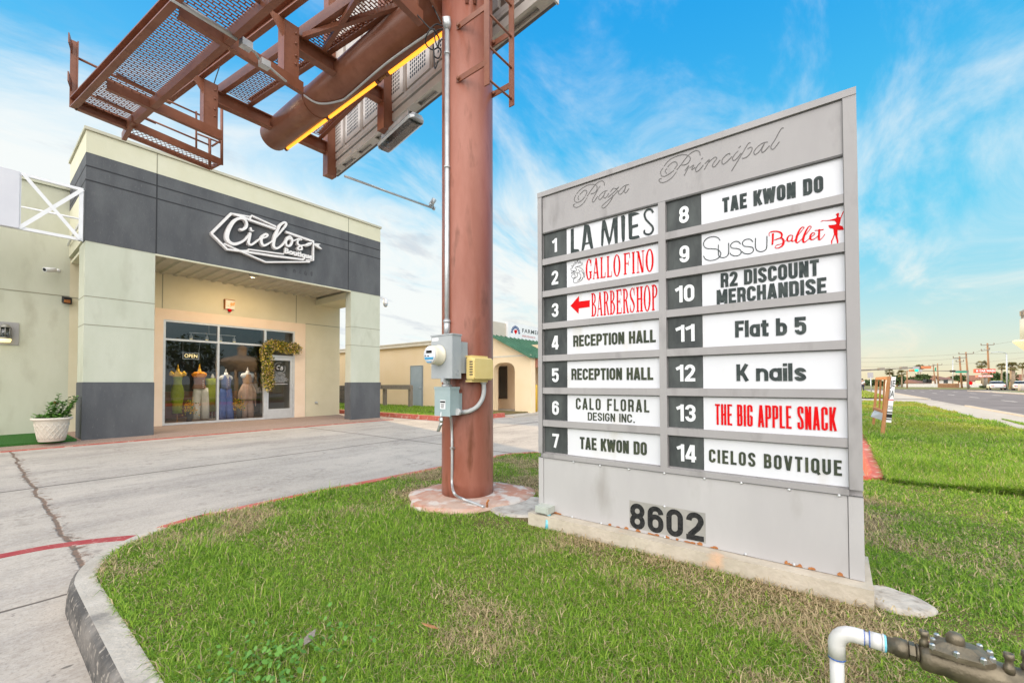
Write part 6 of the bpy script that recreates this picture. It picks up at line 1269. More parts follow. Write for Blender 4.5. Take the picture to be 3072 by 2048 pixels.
for y in (4.2, 3.4): mb = MB(); mb.bar((1.0 + (6 - y) * .122, y, CZ + .03), (1.46 + (6 - y) * .108, y + .05, CZ + .03), .03, .03); mb.build('catwalk_rib', 'rust', bb)
# guard post and rails at the far end of the catwalk
cp = PY(*zq1(235, 1490), 7.62); mb = MB(); mb.bar((cp.x, 7.62, CZ - .06), (cp.x, 7.62, 5.62), .012, .075, up=(0, 1, 0)); mb.bar((cp.x - .035, 7.62, CZ - .06), (cp.x - .035, 7.62, 5.62), .012, .06, up=(1, 0, 0)); mb.build('guard_post', 'rust', bb)
mb = MB()
for zz_ in (5.42, 5.015): mb.tube([(cp.x, 7.62, zz_), (1.6, 7.72, zz_)], .016, 8)
for zz_ in (5.46, 4.98): mb.bar((cp.x - .05, 7.62, zz_ + .05), (cp.x - .10, 7.40, zz_ + .05), .012, .12)
mb.build('guard_rail', 'rust', bb)
# lower expanded-metal walkway across the far end
wa, wb, wc_, wd_ = V((1.32, 7.86, 4.77)), V((2.36, 8.02, 4.77)), V((2.40, 7.68, 4.77)), V((1.31, 7.50, 4.77)); mb = MB()
nx, ny = 40, 6
def wp(i, j): s, t = i / nx, j / ny; return (wd_ * (1 - s) + wc_ * s) * (1 - t) + (wa * (1 - s) + wb * s) * t
for i in range(nx):
    for j in range(ny):
        if (i + j) % 2 == 0: mb.bar(wp(i, j), wp(i + 1, j + 1), .006, .006)
        else: mb.bar(wp(i, j + 1), wp(i + 1, j), .006, .0061)
mb.build('expanded_metal', 'rust', bb)
mb = MB(); mb.bar(wa, wb, .03, .07); mb.bar(wd_, wc_ + V((0, 0, .0)), .03, .10); mb.bar(wb, wc_, .03, .06); mb.build('lower_walkway_frame', 'rust', bb)
mb = MB()
for q0, q1 in (((1530, 370), (1530, 1150)), ((1360, 780), (1360, 1190)), ((1170, 400), (1170, 930))): mb.tube([PY(*zq2(*q1), 7.8), PY(*zq2(*q0), 7.8)], .022 if q0[0] > 1300 else .014, 8)
for q0, q1 in (((430, 480), (1370, 880)), ((690, 210), (1235, 455)), ((1190, 715), (1530, 850)), ((1390, 890), (1530, 800)), ((1200, 1010), (1360, 1060))): mb.tube([PY(*zq2(*q0), 7.8), PY(*zq2(*q1), 7.8)], .014, 8)
mb.build('hand_rail', 'rust', bb)
mb = MB(); mb.bar(V((1.30, 7.40, CZ - .02)), V((1.30, 7.95, CZ - .06)), .05, .10); mb.build('end_bracket', 'rust', bb)

# right display: bottom frame, louvred cabinet backs
PA, PB = V((4.10, 7.20, 5.05)), V((3.555, 2.16, 5.05)); dl = (PB - PA).normalized(); nn_ = V((-dl.y, dl.x, 0)).normalized()
if nn_.x > 0: nn_ = -nn_                        # towards the inside of the V
DT = 0.19; length = (PB - PA).length
disp = MB(); P0 = PA + nn_ * 0.0
disp.prism([PA, PB, PB + nn_ * .03, PA + nn_ * .03], (0, 0, 3.6)); dsp = disp.build('display_panel', mat('display_dark', (0.09, 0.085, 0.085), 0.5), bb)
def pb_(s, o, z): return PA + dl * s + nn_ * o + V((0, 0, z - 5.05))
def pbox(mb, s0, s1, o0, o1, z0, z1): mb.prism([pb_(s0, o0, z0), pb_(s1, o0, z0), pb_(s1, o1, z0), pb_(s0, o1, z0)], (0, 0, z1 - z0))
mb = MB(); pbox(mb, 0, length, .03, .055, 5.055, 5.09); pbox(mb, 0, length, .13, .165, 5.055, 5.16); pbox(mb, 0, length, .03, .168, 5.20, 5.24); pbox(mb, 0, length, .145, .17, 5.24, 5.30); pbox(mb, 0, length, .05, .12, 5.10, 5.13); pbox(mb, length, length + .02, 0, .19, 5.03, 8.5)
for k in range(9): pbox(mb, .25 + k * .58, .45 + k * .58, .055, .13, 5.056, 5.075)
mb.build('bottom_frame', mat('display_frame_grey', (0.50, 0.47, 0.44), 0.45, (0.56, 0.53, 0.50), 4), dsp)
mb = MB(); s = 0.0
while s < length - .2: pbox(mb, s + .05, s + .585, .03, .175, 5.33, 6.72); pbox(mb, s + .05, s + .585, .03, .175, 6.80, 8.2); s += .635
mb.build('cabinet_back', mat('cabinet_white', (0.50, 0.46, 0.43), 0.5, (0.55, 0.51, 0.48), 2), dsp)
mb = MB(); s = 0.0
while s < length - .2:
    for z0 in (5.42,):
        for i in range(8):
            for j in range(15): pbox(mb, s + .13 + i * .048, s + .13 + i * .048 + .028, .1752, .1765, z0 + j * .055, z0 + j * .055 + .036)
    pbox(mb, s + .27, s + .35, .1752, .179, 6.42, 6.48); s += .635
mb.build('vent_slots', 'blackm', dsp)
mb = MB(); s = -.005
while s < length: pbox(mb, s - .048, s + .048, .03, .13, 5.31, 8.2); s += .635
mb.build('cabinet_gap', mat('gap_brown', (0.20, 0.15, 0.12), 0.6), dsp)
# added glowing orange strips, standing for warm light on the torsion tube's lower side
glowm = mat('added_orange_glow', (1.0, 0.5, 0.05), 0.4, emit=(1.0, 0.36, 0.03), estr=1.5); tlo = thing('added_glow_strip', (CX, 5.2, TZ - .15), 'added glowing orange strip standing for warm light on the torsion tube underside', 'glow strip'); ox_, oz_ = CX + (TR + .016) * .80, TZ - (TR + .016) * .60
for ya_, yb2 in ((3.22, 4.46), (4.74, 7.28)): mb = MB(); mb.tube([(ox_, ya_, oz_), (ox_, yb2, oz_)], .026, 12); mb.build('glow_piece', glowm, tlo)
for yk in (3.19, 4.49, 4.71, 5.95, 7.30): mb = MB(); mb.tube([(ox_, yk - .03, oz_), (ox_, yk + .03, oz_)], .031, 12); mb.build('glow_strip_end', 'rust', tlo)
mb = MB(); mb.tube([(ox_, 4.49, oz_), (ox_, 4.71, oz_)], .018, 10); mb.build('glow_strip_link', 'wood2', tlo)
# floodlight hung below the display
f0, f1 = PZ(1150, 448, 4.78), PZ(1252, 357, 4.78); fl_ = thing('floodlight', (f0 + f1) / 2, 'long glass-fronted floodlight hanging under the billboard display', 'floodlight'); u = (f1 - f0).normalized(); v = V((-u.y, u.x, 0)); v = v if v.x > 0 else -v; mb = MB()
ring = [(-.10, -.01), (-.11, .03), (-.06, .085), (.08, .085), (.12, .03), (.11, -.01)]; le = (f1 - f0).length
mb.loft([[f0 + u * s_ + v * (a * k) + V((0, 0, b * k)) for a, b in ring] for s_, k in ((-.03, .6), (.02, .95), (.06, 1), (le - .06, 1), (le - .02, .95), (le + .03, .6))], 0, False); mb.build('lamp_housing', 'galv', fl_)
mb = MB(); mb.loft([[f0 + u * s_ + v * a + V((0, 0, b)) for a, b in ((-.10, -.012), (-.05, -.05), (.06, -.05), (.11, -.012))] for s_ in (.04, le - .04)], 0, False); mb.build('lamp_glass', 'glass2', fl_)
mb = MB(); mb.bar(f0 + u * .1 + V((-.08, 0, .10)), f1 - u * .1 + V((-.08, 0, .10)), .02, .06)
mb.bar(f0 + u * .3 + V((-.08, 0, .10)), V((xr(5.11) + .1, 5.1, 4.95)), .03, .04); mb.build('hanger_rail', 'galv', fl_)
# camera arm
a0, a1 = V((3.95, 6.72, 4.86)), PZ(1303, 626, 4.86); arm = thing('camera_arm', a0, 'thin horizontal pipe arm with a small camera reaching toward the column', 'camera arm'); mb = MB(); mb.tube([a0, a1], .021, 10); mb.build('arm_pipe', 'galv', arm)
mb = MB(); d = (a1 - a0).normalized(); mb.lathe([(.03, -.10), (.045, -.09), (.05, .06), (.03, .07)], a1 + V((-.04, 0, .13)), 12, axis=V((.25, -.3, .6))); mb.tube([a1 + V((-.12, 0, 0)), a1 + V((-.12, 0, .06)), a1 + V((-.02, 0, .06))], .018, 6); mb.lathe([(.04, 0), (.04, .03)], a1 - d * .03, 10, axis=d); mb.build('camera_body', 'galv', arm)
# ladder on the column
YLd = 2.45; l0, l1 = PY(1461, 258, YLd), PY(1535, 317, YLd); zl0 = (l0.z + l1.z) / 2; mb = MB()
for xx in (l0.x, l1.x): mb.bar((xx, YLd, zl0), (xx, YLd, 8.4), .012, .06, up=(0, 1, 0))
for yy in (120, 120 + 0): pass
lad = mb.build('ladder', 'rust', bb); mb = MB(); zr = PY(*zq6(890, 1135), YLd).z
while zr < 8.3: mb.tube([(l0.x, YLd, zr), (l1.x, YLd, zr)], .0105, 8); zr += .305
mb.build('rung', 'rust', lad)
for zbr in (PY(*zq6(880, 895), YLd).z, PY(*zq6(880, 110), YLd).z):
    for xx in (l0.x, l1.x):
        mb = MB(); yq = CY - math.sqrt(max(CRD ** 2 - (xx - CX) ** 2, 0.0001)) if abs(xx - CX) < CRD else CY; mb.bar((xx + .004, YLd + .008, zbr), (xx + .004, yq + .01, zbr), .012, .055)
        mb.lathe([(.018, 0), (.018, .02), (0, .022)], (xx - .003, yq - .03, zbr), 6, axis=(-1, 0, 0)); mb.build('ladder_bracket', 'rust', lad)
# conduits and cables on the structure
def pl_(q, r=CRD + .02): return pcyl(q[0], q[1], CX, CY, r)
cn = thing('conduit', pl_((1341, 1000)), 'thin grey conduit strapped up the left side of the brown column', 'conduit'); b_ = pl_((1341, 1000)); tp = pl_((1336, 95)); mb = MB(); mb.tube([(b_.x, b_.y, 1.68), (b_.x, b_.y, 2.4), (b_.x, b_.y, tp.z)], .0235, 12)
mb.tube([(b_.x, b_.y, 1.70), (b_.x, b_.y, 1.86)], .031, 12); mb.lathe([(.036, 0), (.036, .02)], (b_.x, b_.y, 1.83), 12); mb.tube([V((b_.x, b_.y, tp.z)), V((b_.x, b_.y, tp.z + .05)), V((b_.x - .03, b_.y - .02, tp.z + .10))], [.03, .042, .036], 10); mb.build('pipe', 'galv', cn)
mb = MB()
for py_ in (165, 505): zz_ = pl_((1341, py_)).z; mb.lathe([(.029, 0), (.029, .022)], (b_.x, b_.y, zz_), 12); mb.box(b_.x - .005, b_.x + .055, b_.y - .012, b_.y + .012, zz_ + .002, zz_ + .02)
mb.build('pipe_strap', 'galv', cn)
path = [ptube(*zq3(*q), CX, TZ, TR + .016) for q in ((1420, 1300), (1500, 1370), (1640, 1450), (1800, 1462))] + [ptube(*zq4(*q), CX, TZ, TR + .016) for q in ((600, 1412), (700, 1340), (800, 1255), (1000, 1080), (1240, 880), (1500, 690), (1760, 512), (1900, 420))]
path = [PZ(*zq3(985, 955), CZ - .06), PZ(*zq3(1250, 1180), CZ - .02)] + path
tag((lambda mb: mb.tube(catmull([tuple(p) for p in path], 5), .013, 8).build('cable', 'pipegrey', loc=path[0]))(MB()), 'pale flexible cable looping under the brown torsion tube', 'cable')
mb = MB(); e0_ = V((1.12, 5.00, CZ + .085)); e1_ = PZ(*zq3(520, 540), CZ + .06); mb.tube([(xl(3.22) - .4, 4.94, CZ + .1), (1.3, 4.93, CZ + .09)], .012, 6)
lo = thing('conduit_run', PZ(*zq3(640, 640), CZ), 'grey conduit with two junction boxes along the catwalk beam', 'conduit'); mb = MB(); cA, cB, cC = PZ(*zq1(1560, -30), CZ - .05), PZ(*zq3(520, 545), CZ - .05), PZ(*zq3(830, 830), CZ - .05)
mb.tube([cA, cB], .025, 10); mb.tube([PZ(*zq3(710, 690), CZ - .05), PZ(*zq3(780, 740), CZ - .05), cC], .014, 8); mb.build('pipe', 'galv', lo)
for qa, qb in (((575, 590), (720, 680)), ((845, 870), (975, 945))): a_, b2 = PZ(*zq3(*qa), CZ - .06), PZ(*zq3(*qb), CZ - .06); mb = MB(); mb.bar(a_, b2, .085, .07); mb.build('junction_box', 'galv', lo)
mb = MB()
for pts in ([(1460, 0), (1640, 200), (1830, 400), (1880, 420), (1960, 540), (1950, 650)], [(2010, 370), (1930, 345), (1850, 400), (1780, 520), (1775, 620), (1850, 700), (1930, 680), (1980, 580), (2010, 560)], [(2015, 410), (1930, 440), (1900, 520), (1930, 640), (1990, 720), (1960, 820), (1900, 800), (1890, 700)], [(1880, 620), (1890, 800), (1905, 970), (1950, 860)], [(1870, 90), (1920, 180), (1990, 330)]):
    mb.tube(catmull([tuple(PD(*zq4(*q), 3.98 + .05 * math.sin(i * 1.7))) for i, q in enumerate(pts)], 5), .0065, 6)
tag(mb.build('cable_coil', 'blackm', loc=PD(*zq4(1900, 600), 4)), 'coil of loose black cables hanging by the column top', 'cable')
mb = MB()
for a_, b2, c_ in (((280, 930), (230, 1080), (200, 1180)), ((1150, 330), (1250, 560), (1090, 870))): mb.tube(catmull([tuple(PD(*zq3(*q), 5.2)) for q in (a_, b2, c_)], 6), .006, 5)
tag(mb.build('loose_wire', 'blackm', loc=PD(*zq3(1200, 600), 5.2)), 'thin loose wires hanging beside the brown frame posts', 'wire')

# ------------------------------------------------------------------ boxes on the column
zm = zoom(1270, 980, 4.9)
XMt = 2.60; a, b = PX(1294, 1137, XMt), PX(1358, 1135, XMt); tp = PX(1358, 1003.5, XMt); mt = thing('electric_meter', (XMt + .06, (a.y + b.y) / 2, b.z), 'grey meter box with a round glass electric meter on the column', 'meter box')
mb = MB(); mb.box(XMt, XMt + .105, b.y, a.y, b.z, tp.z); mb.box(XMt - .008, XMt + .112, b.y - .006, a.y + .006, tp.z, tp.z + .012); mb.box(XMt - .004, XMt, b.y + .004, a.y - .004, b.z + .004, tp.z - .004); mb.box(XMt + .105, 2.82, b.y + .03, a.y - .06, b.z + .05, tp.z - .05)
mb.box(XMt - .014, XMt + .02, b.y + .10, b.y + .14, b.z - .03, b.z + .01); bx = mb.build('meter_box', 'boxgrey', mt)
cM = PX(*zm(240, 420), XMt); mb = MB(); mb.lathe([(.092, 0.004), (.092, .02), (.086, .024), (.082, .09), (.080, .115)], cM, 32, axis=(-1, 0, 0)); mb.build('meter_body', 'ivory', mt)
mb = MB(); mb.lathe([(.0795, .1155), (.074, .122), (0, .124)], cM, 32, axis=(-1, 0, 0)); mf = mb.build('meter_face', 'panel', mt)
FM = Fr(cM + V((-.1245, 0, 0)), (0, -1, 0), (0, 0, 1)); mb = MB(); mb.rect2(FM, -.035, .035, .015, .038, 0, .003); mb.rect2(FM, -.055, -.045, -.012, -.004, 0, .003); mb.rect2(FM, -.02, 0.0, -.014, -.006, 0, .003); mb.build('meter_display', 'black', mf)
mb = MB(); mb.poly2(FM, [(-.058, -.022), (.058, -.022), (.05, -.042), (-.05, -.042)], 0, .003); mb.poly2(FM, [(-.036, -.058), (.036, -.058), (.022, -.067), (-.022, -.067)], 0, .003); mb.build('blue_label', mat('meter_blue', (0.05, 0.28, 0.50), 0.4), mf)
mb = MB(); FK = Fr((XMt, b.y, 0), (1, 0, 0), (0, 0, 1)); kc = PY(*zm(500, 675), b.y)
for rr in (.014, .024): mb.tube([(kc.x + rr * math.cos(t), b.y - .001, kc.z + rr * math.sin(t)) for t in [k * .3927 for k in range(16)]], .0015, 5, closed=True)
mb.box(kc.x - .03, kc.x + .03, b.y - .0005, b.y, kc.z - .03, kc.z + .03); mb.build('knockout', 'boxgrey', bx)
mb = MB(); s_ = PX(*zm(178, 187), XMt - .004); mb.rect2(Fr((XMt - .004, 0, 0), (0, -1, 0), (0, 0, 1)), -s_.y - .045, -s_.y + .04, s_.z - .014, s_.z + .014, 0, .001); mb.build('warning_sticker', 'white', bx)
XD_ = 2.64; a2, b2_ = PX(1306, 1245, XD_), PX(1351, 1246, XD_); t2 = PX(1351, 1160, XD_); ds = thing('disconnect_box', (XD_ + .05, (a2.y + b2_.y) / 2, b2_.z), 'blue grey disconnect switch box below the electric meter', 'switch box')
mb = MB(); mb.box(XD_, XD_ + .11, b2_.y, a2.y, b2_.z, t2.z - .02); mb.box(XD_ - .01, XD_ + .115, b2_.y - .006, a2.y + .008, t2.z - .022, t2.z); mb.box(XD_ - .006, XD_ - .0, b2_.y - .004, a2.y + .004, b2_.z - .01, t2.z - .022); mb.box(XD_ + .11, 2.83, b2_.y + .04, a2.y - .04, b2_.z + .04, t2.z - .06); bx2 = mb.build('switch_box', 'boxblue', ds)
FDs = Fr((XD_ - .006, 0, 0), (0, -1, 0), (0, 0, 1)); sc_ = PX(*zm(285, 1135), XD_ - .006); mb = MB(); mb.rect2(FDs, -sc_.y - .034, -sc_.y + .034, sc_.z - .044, sc_.z + .036, 0, .0008); lb = mb.build('label_sticker', 'white', bx2)
mb = MB(); mb.rect2(FDs, -sc_.y - .032, -sc_.y + .032, sc_.z + .012, sc_.z + .028, .0009, .0014)
for k in range(4): mb.rect2(FDs, -sc_.y - .026 + .004 * (k % 2), -sc_.y + .024 - .003 * k, sc_.z - .004 - k * .010, sc_.z + .001 - k * .010, .0009, .0014)
mb.build('label_print', 'black', lb)
mb = MB(); n0 = PX(*zm(345, 770), XD_ + .05); mb.tube([(XD_ + .05, n0.y, t2.z - .003), (XD_ + .05, n0.y, b.z + .01)], .034, 14); mb.lathe([(.048, 0), (.048, .02)], (XD_ + .05, n0.y, t2.z), 14); mb.build('pipe_nipple', 'galv', ds)
pk = PX(*zm(262, 1330), XD_ - .005); mb = MB(); mb.tube([pk + V((0, 0, .05)), pk + V((0, .004, .01)), pk], .008, 6); mb.lathe([(.020, 0), (.022, -.03), (.02, -.045)], pk, 10, sx=.6); mb.loft([[pk + V((.012 * math.cos(t), .02 * math.sin(t) + .015 * k, -.05 - .03 * k)) for t in [q * .785 for q in range(8)]] for k in (0, .8, 1.6, 2.2, 2.7)]); mb.build('padlock', 'steel', ds)
YY = 2.58; a3, b3 = PY(1421, 1145, YY), PY(1479, 1140, YY); t3_ = PY(1430, 1071, YY); yl = thing('telephone_box', ((a3.x + b3.x) / 2, YY, b3.z), 'beige yellow plastic utility box on the right of the column', 'utility box')
mb = MB(); r_ = .018
P = [(a3.x + .012 + r_ * (1 - math.cos(t)), 0) for t in (0,)]
def rr2(x0, x1, z0, z1, r): return [(x0 + r + r * math.cos(R_(180 + k * 30)), z0 + r + r * math.sin(R_(180 + k * 30))) for k in range(4)] + [(x1 - r + r * math.cos(R_(270 + k * 30)), z0 + r + r * math.sin(R_(270 + k * 30))) for k in range(4)] + [(x1 - r + r * math.cos(R_(k * 30)), z1 - r + r * math.sin(R_(k * 30))) for k in range(4)] + [(x0 + r + r * math.cos(R_(90 + k * 30)), z1 - r + r * math.sin(R_(90 + k * 30))) for k in range(4)]
o_ = rr2(a3.x, b3.x + .012, b3.z, t3_.z, .02); i_ = rr2(a3.x + .012, b3.x, b3.z + .012, t3_.z - .012, .016)
mb.loft([[(x, YY + .09, z) for x, z in o_], [(x, YY + .028, z) for x, z in o_], [(x, YY + .02, z) for x, z in o_], [(x, YY + .012, z) for x, z in i_], [(x, YY, z) for x, z in i_]], 0, False); mb.box(a3.x + .02, b3.x - .03, YY + .04, YY + .12, t3_.z, t3_.z + .018); mb.box(a3.x + .02, b3.x - .03, YY + .04, YY + .12, b3.z - .018, b3.z); tb = mb.build('box_cover', 'yelbox', yl)
mb = MB()
for k in range(6): zz_ = b3.z + .045 + k * (t3_.z - b3.z - .08) / 5.5; mb.box(a3.x - .002, a3.x + .010, YY + .016, YY + .05, zz_, zz_ + .011)
mb.build('vent_slot', 'dark', tb)
p0 = PY(*zm(885, 810), YY + .07); sw = [p0] + [pcyl(*zm(*q), CX, CY, CRD + .03) for q in ((890, 950), (860, 1070), (790, 1170), (690, 1230), (590, 1253))] + [V((XD_ + .07, b2_.y - .01, PX(*zm(485, 1253), XD_ + .05).z))]
cdt = thing('curved_conduit', p0, 'curved grey conduit joining the yellow box to the switch box', 'conduit'); mb = MB(); mb.tube(catmull([tuple(p) for p in sw], 5), .021, 12); mb.build('pipe', 'pipegrey', cdt)
mb = MB(); mb.tube([sw[-1] + (sw[-2] - sw[-1]).normalized() * .0, sw[-1] + (sw[-2] - sw[-1]).normalized() * .05], .031, 12); mb.tube([p0 + V((0, 0, .02)), p0 + V((0, 0, -.02))], .028, 12); mb.build('coupling', 'pipegrey', cdt)
zg_ = zoom(1150, 950, 2.57); gp = [PX(*zg_(520, 770), XD_ + .07)] + [pcyl(*zg_(*q), CX, CY, CRD + .014) for q in ((528, 850), (530, 1000), (530, 1150), (530, 1290))]
gp += [PZ(*zg_(545, 1355), .285), PZ(*zg_(575, 1385), .235), PZ(*zg_(620, 1405), .205), PZ(*zg_(690, 1430), .192), PZ(*zg_(775, 1465), .18)]
gw = thing('ground_conduit', gp[-1], 'thin grey conduit running down the column to the pad edge', 'conduit'); mb = MB(); mb.tube(catmull([tuple(p) for p in gp], 5), .0125, 10); mb.build('pipe', 'galv', gw)
mb = MB(); q = pcyl(*zg_(530, 1010), CX, CY, CRD + .014); mb.box(q.x - .018, q.x + .03, q.y - .02, q.y + .01, q.z - .01, q.z + .01); mb.build('pipe_strap', 'steel', gw)
p = PZ(*zg_(800, 1475), .16); mb = MB(); mb.tube([p, p + V((0, 0, .05)), p + V((.012, -.01, .075))], .009, 8); tag(mb.build('ground_rod', 'rustp', loc=p), 'short rusty rod sticking out of the pad edge', 'rod')

# ------------------------------------------------------------------ backflow preventer in the near corner
EL = PD(2509, 1888, 1.44); ZK = EL.z; bf = thing('backflow_preventer', (EL.x, EL.y, LAWN), 'white plastic riser with a bronze backflow valve in the near corner', 'backflow valve')
bd = .034
def TY(dy): return .86 * dy if dy > -.07 else -.06 + (dy + .07) * .50
def squeeze(mb):      # real proportions: fittings are short for their bore
    mb.v = [(EL.x + (x - EL.x) * .86, EL.y + TY(y - EL.y), ZK + (z - ZK) * (.86 if z > ZK - .12 else 1.0)) for x, y, z in mb.v]; return mb
arcp = [(EL.x, EL.y - bd * 1.6 * (1 - math.cos(R_(a))), ZK - bd * 1.6 * (1 - math.sin(R_(a)))) for a in (0, 18, 36, 54, 72, 90)]
mb = MB(); mb.tube([(EL.x, EL.y, LAWN - .03), (EL.x, EL.y, ZK - .10)], .0235, 20); mb.tube([(EL.x, EL.y, ZK - .105)] + [(x, y, z) for x, y, z in arcp] + [(EL.x, EL.y - .095, ZK)], .0285, 22); y0 = EL.y - .085; mb.tube([(EL.x, y0, ZK), (EL.x, EL.y - .14, ZK)], .0235, 20); mb.tube([(EL.x, EL.y - .125, ZK), (EL.x, EL.y - .187, ZK)], .0295, 22); mb.tube([(EL.x, EL.y - .187, ZK), (EL.x, EL.y - .195, ZK)], .0325, 22); squeeze(mb); mb.build('pvc_pipe', 'pvc', bf)
mb = MB(); mb.tube([(EL.x, EL.y, ZK - .110), (EL.x, EL.y, ZK - .1055)], .0288, 20, True); mb.tube([(EL.x, EL.y - .0945, ZK), (EL.x, EL.y - .098, ZK)], .0288, 20); mb.tube([(EL.x, EL.y - .121, ZK), (EL.x, EL.y - .125, ZK)], .0298, 20); squeeze(mb); mb.build('primer_ring', 'blueink', bf)
mb = MB(); mb.tube([(EL.x, EL.y - .195, ZK), (EL.x, EL.y - .207, ZK)], [.032, .0285], 20); squeeze(mb); mb.build('primer_band', 'cyan', bf)
by = EL.y - .205; mb = MB(); AX = (0, -1, 0); c0 = (EL.x, by, ZK)
mb.lathe([(.027, 0), (.028, .035), (.0335, .042), (.034, .075), (.033, .10), (.026, .104)], c0, 24, axis=AX); mb.lathe([(.030, .106), (.032, .11), (.032, .135), (.026, .14)], c0, 6, axis=AX, smooth=False); mb.lathe([(.026, .14), (.030, .145), (.030, .152), (.026, .156)], c0, 20, axis=AX)
mb.lathe([(.034, .156), (.045, .165), (.047, .22), (.045, .26), (.052, .31), (.056, .40), (.050, .47), (.046, .60), (.046, .72), (.03, .74)], (EL.x, by, ZK - .006), 26, axis=AX)
mb.lathe([(.044, 0), (.046, -.09), (.038, -.12)], (EL.x, by - .37, ZK - .03), 20); squeeze(mb); vb_ = mb.build('valve_body', 'bronze', bf)
mb = MB(); hx = [(-.052, -.19), (.0, -.205), (.052, -.235), (.062, -.34), (.055, -.44), (.02, -.475), (-.03, -.47), (-.062, -.42), (-.066, -.30)]
mb.loft([[(EL.x + a_, by + b_, ZK + .036) for a_, b_ in hx], [(EL.x + a_, by + b_, ZK + .052) for a_, b_ in hx], [(EL.x + a_ * .72, by - .335 + (b_ + .335) * .8, ZK + .062) for a_, b_ in hx], [(EL.x + a_ * .4, by - .335 + (b_ + .335) * .5, ZK + .074) for a_, b_ in hx]], 0, False); squeeze(mb); mb.lathe([(.022, .055), (.020, .082), (.014, .090), (0, .092)], (EL.x, EL.y + TY(by - .315 - EL.y), ZK), 14); mb.build('valve_cover', 'bronze', bf)
mb = MB()
for a_, b_ in hx[::1]: mb.lathe([(.0075, .042), (.0075, .056), (.005, .059), (0, .06)], (EL.x + a_ * .76, EL.y + TY(by - .335 + (b_ + .335) * .9 - EL.y), ZK), 6, smooth=False)
mb.build('bolt', 'steel', bf)
for dx, dy, h_ in ((-.005, -.178, .095), (-.02, -.52, .10), (.012, -.60, .105)): mb = MB(); mb.lathe([(.012, .025), (.012, .044), (.0085, .048), (.0085, h_ * .8 - .016), (.011, h_ * .8 - .014), (.011, h_ * .8), (0.006, h_ * .8 + .001), (.005, h_ * .8 - .006), (0, h_ * .8 - .006)], (EL.x + dx, EL.y + TY(by + dy - EL.y), ZK), 14); mb.build('test_cock', 'bronze', bf)
mb = MB(); mb.obox((EL.x - .012, EL.y + TY(by - .225 - EL.y), ZK + .040), (.016, .003, 0), (-.003, .010, -.003), (0, .002, .006)); mb.build('pink_tag', 'pinktag', bf)

# ================================================================== ALONG THE STREET
ze, zh, zi = zoom(2500, 850, 3.136), zoom(2560, 1000, 7.84), zoom(2816, 900, 5.227)
def base(q, dmax=400):
    p = PZ(q[0], q[1], 0.0); return p
# campaign sign on its leaning timber frame
zk = zoom(2540, 1100, 6.27); A = PZ(*zk(665, 1330), LAWN); Bp = PZ(*zk(500, 1150), LAWN); XS = A.x
cs = thing('campaign_sign', ((A.x + Bp.x) / 2, (A.y + Bp.y) / 2, LAWN), 'leaning orange timber frame with white printed sign panels on the verge', 'sign')
dpt = lambda q, base_: PX(*zk(*q), base_)
XA, XB_ = A.x, Bp.x
at, bt = dpt((800, 190), XA), dpt((568, 205), XB_)
mb = MB(); mb.bar(A, at, .062, .04, up=(1, 0, 0)); mb.build('post', 'wood2', cs); mb = MB(); mb.bar(Bp, bt, .05, .04, up=(1, 0, 0)); mb.build('post', 'wood2', cs)
mb = MB(); mb.bar(at + V((0, 0, -.02)), bt + V((0, 0, -.02)), .04, .06)
def mixp(q): # point on the slanted back plane between the two posts
    t = (q[0] - 800) / (568 - 800); t = min(max(t, 0), 1); return dpt(q, XA * (1 - t) + XB_ * t)
lo1, lo2 = mixp((690, 840)), mixp((510, 775)); mb.bar(lo1, lo2, .04, .06)
for qa, qb in (((642, 215), (615, 790)), ((718, 205), (685, 810))): mb.bar(mixp(qa), mixp(qb), .032, .03, up=(1, 0, 0))
mb.build('back_rails', 'wood2', cs)
# front panel, seen at a slant, and the torn lower sheet
ft, fb, f3, f4 = dpt((825, 185), XA - .02), dpt((735, 1040), XA - .02), dpt((935, 210), XA - .02), dpt((838, 1048), XA - .02)
Rv = V((-.62, -.78, 0)).normalized(); 
wR = .62
o0 = fb + V((0, 0, 0)); Uv = (ft - fb); Ul = Uv.length; Uv.normalize(); Rv = (f4 - fb); Rl = Rv.length; Rv.normalize(); FC = Fr(fb, Rv, Uv)
mb = MB(); mb.rect2(FC, 0, Rl, 0, Ul, -.012, 0); fp = mb.build('sign_face', 'white', cs)
k = Ul; mb = MB(); mb.text(FC, 'JE', Rl * .10, k * .74, Rl * .95, k * .92, 0, .002, .01); mb.text(FC, 'JA', Rl * .05, k * .515, Rl * 1.0, k * .70, 0, .002, .01); mb.text(FC, 'COUN', Rl * .12, k * .28, Rl * .98, k * .37, 0, .002, 0)
for v0, v1 in ((.205, .235), (.10, .185), (.055, .08)): mb.rect2(FC, 0, Rl, k * v0, k * v1, 0, .0015)
mb.build('lettering', 'black', fp); mb = MB(); mb.rect2(FC, 0, Rl, k * .485, k * .505, 0, .002); mb.build('red_stripe', 'red', fp)
mb = MB(); q = [mixp(a_) for a_ in ((520, 800), (690, 855), (665, 1005), (450, 935))]; mb.prism(q, (.012, 0, 0)); mb.prism([mixp(a_) for a_ in ((735, 215), (770, 215), (745, 830), (700, 800))], (.012, 0, 0)); mb.build('torn_sheet', 'white', cs)

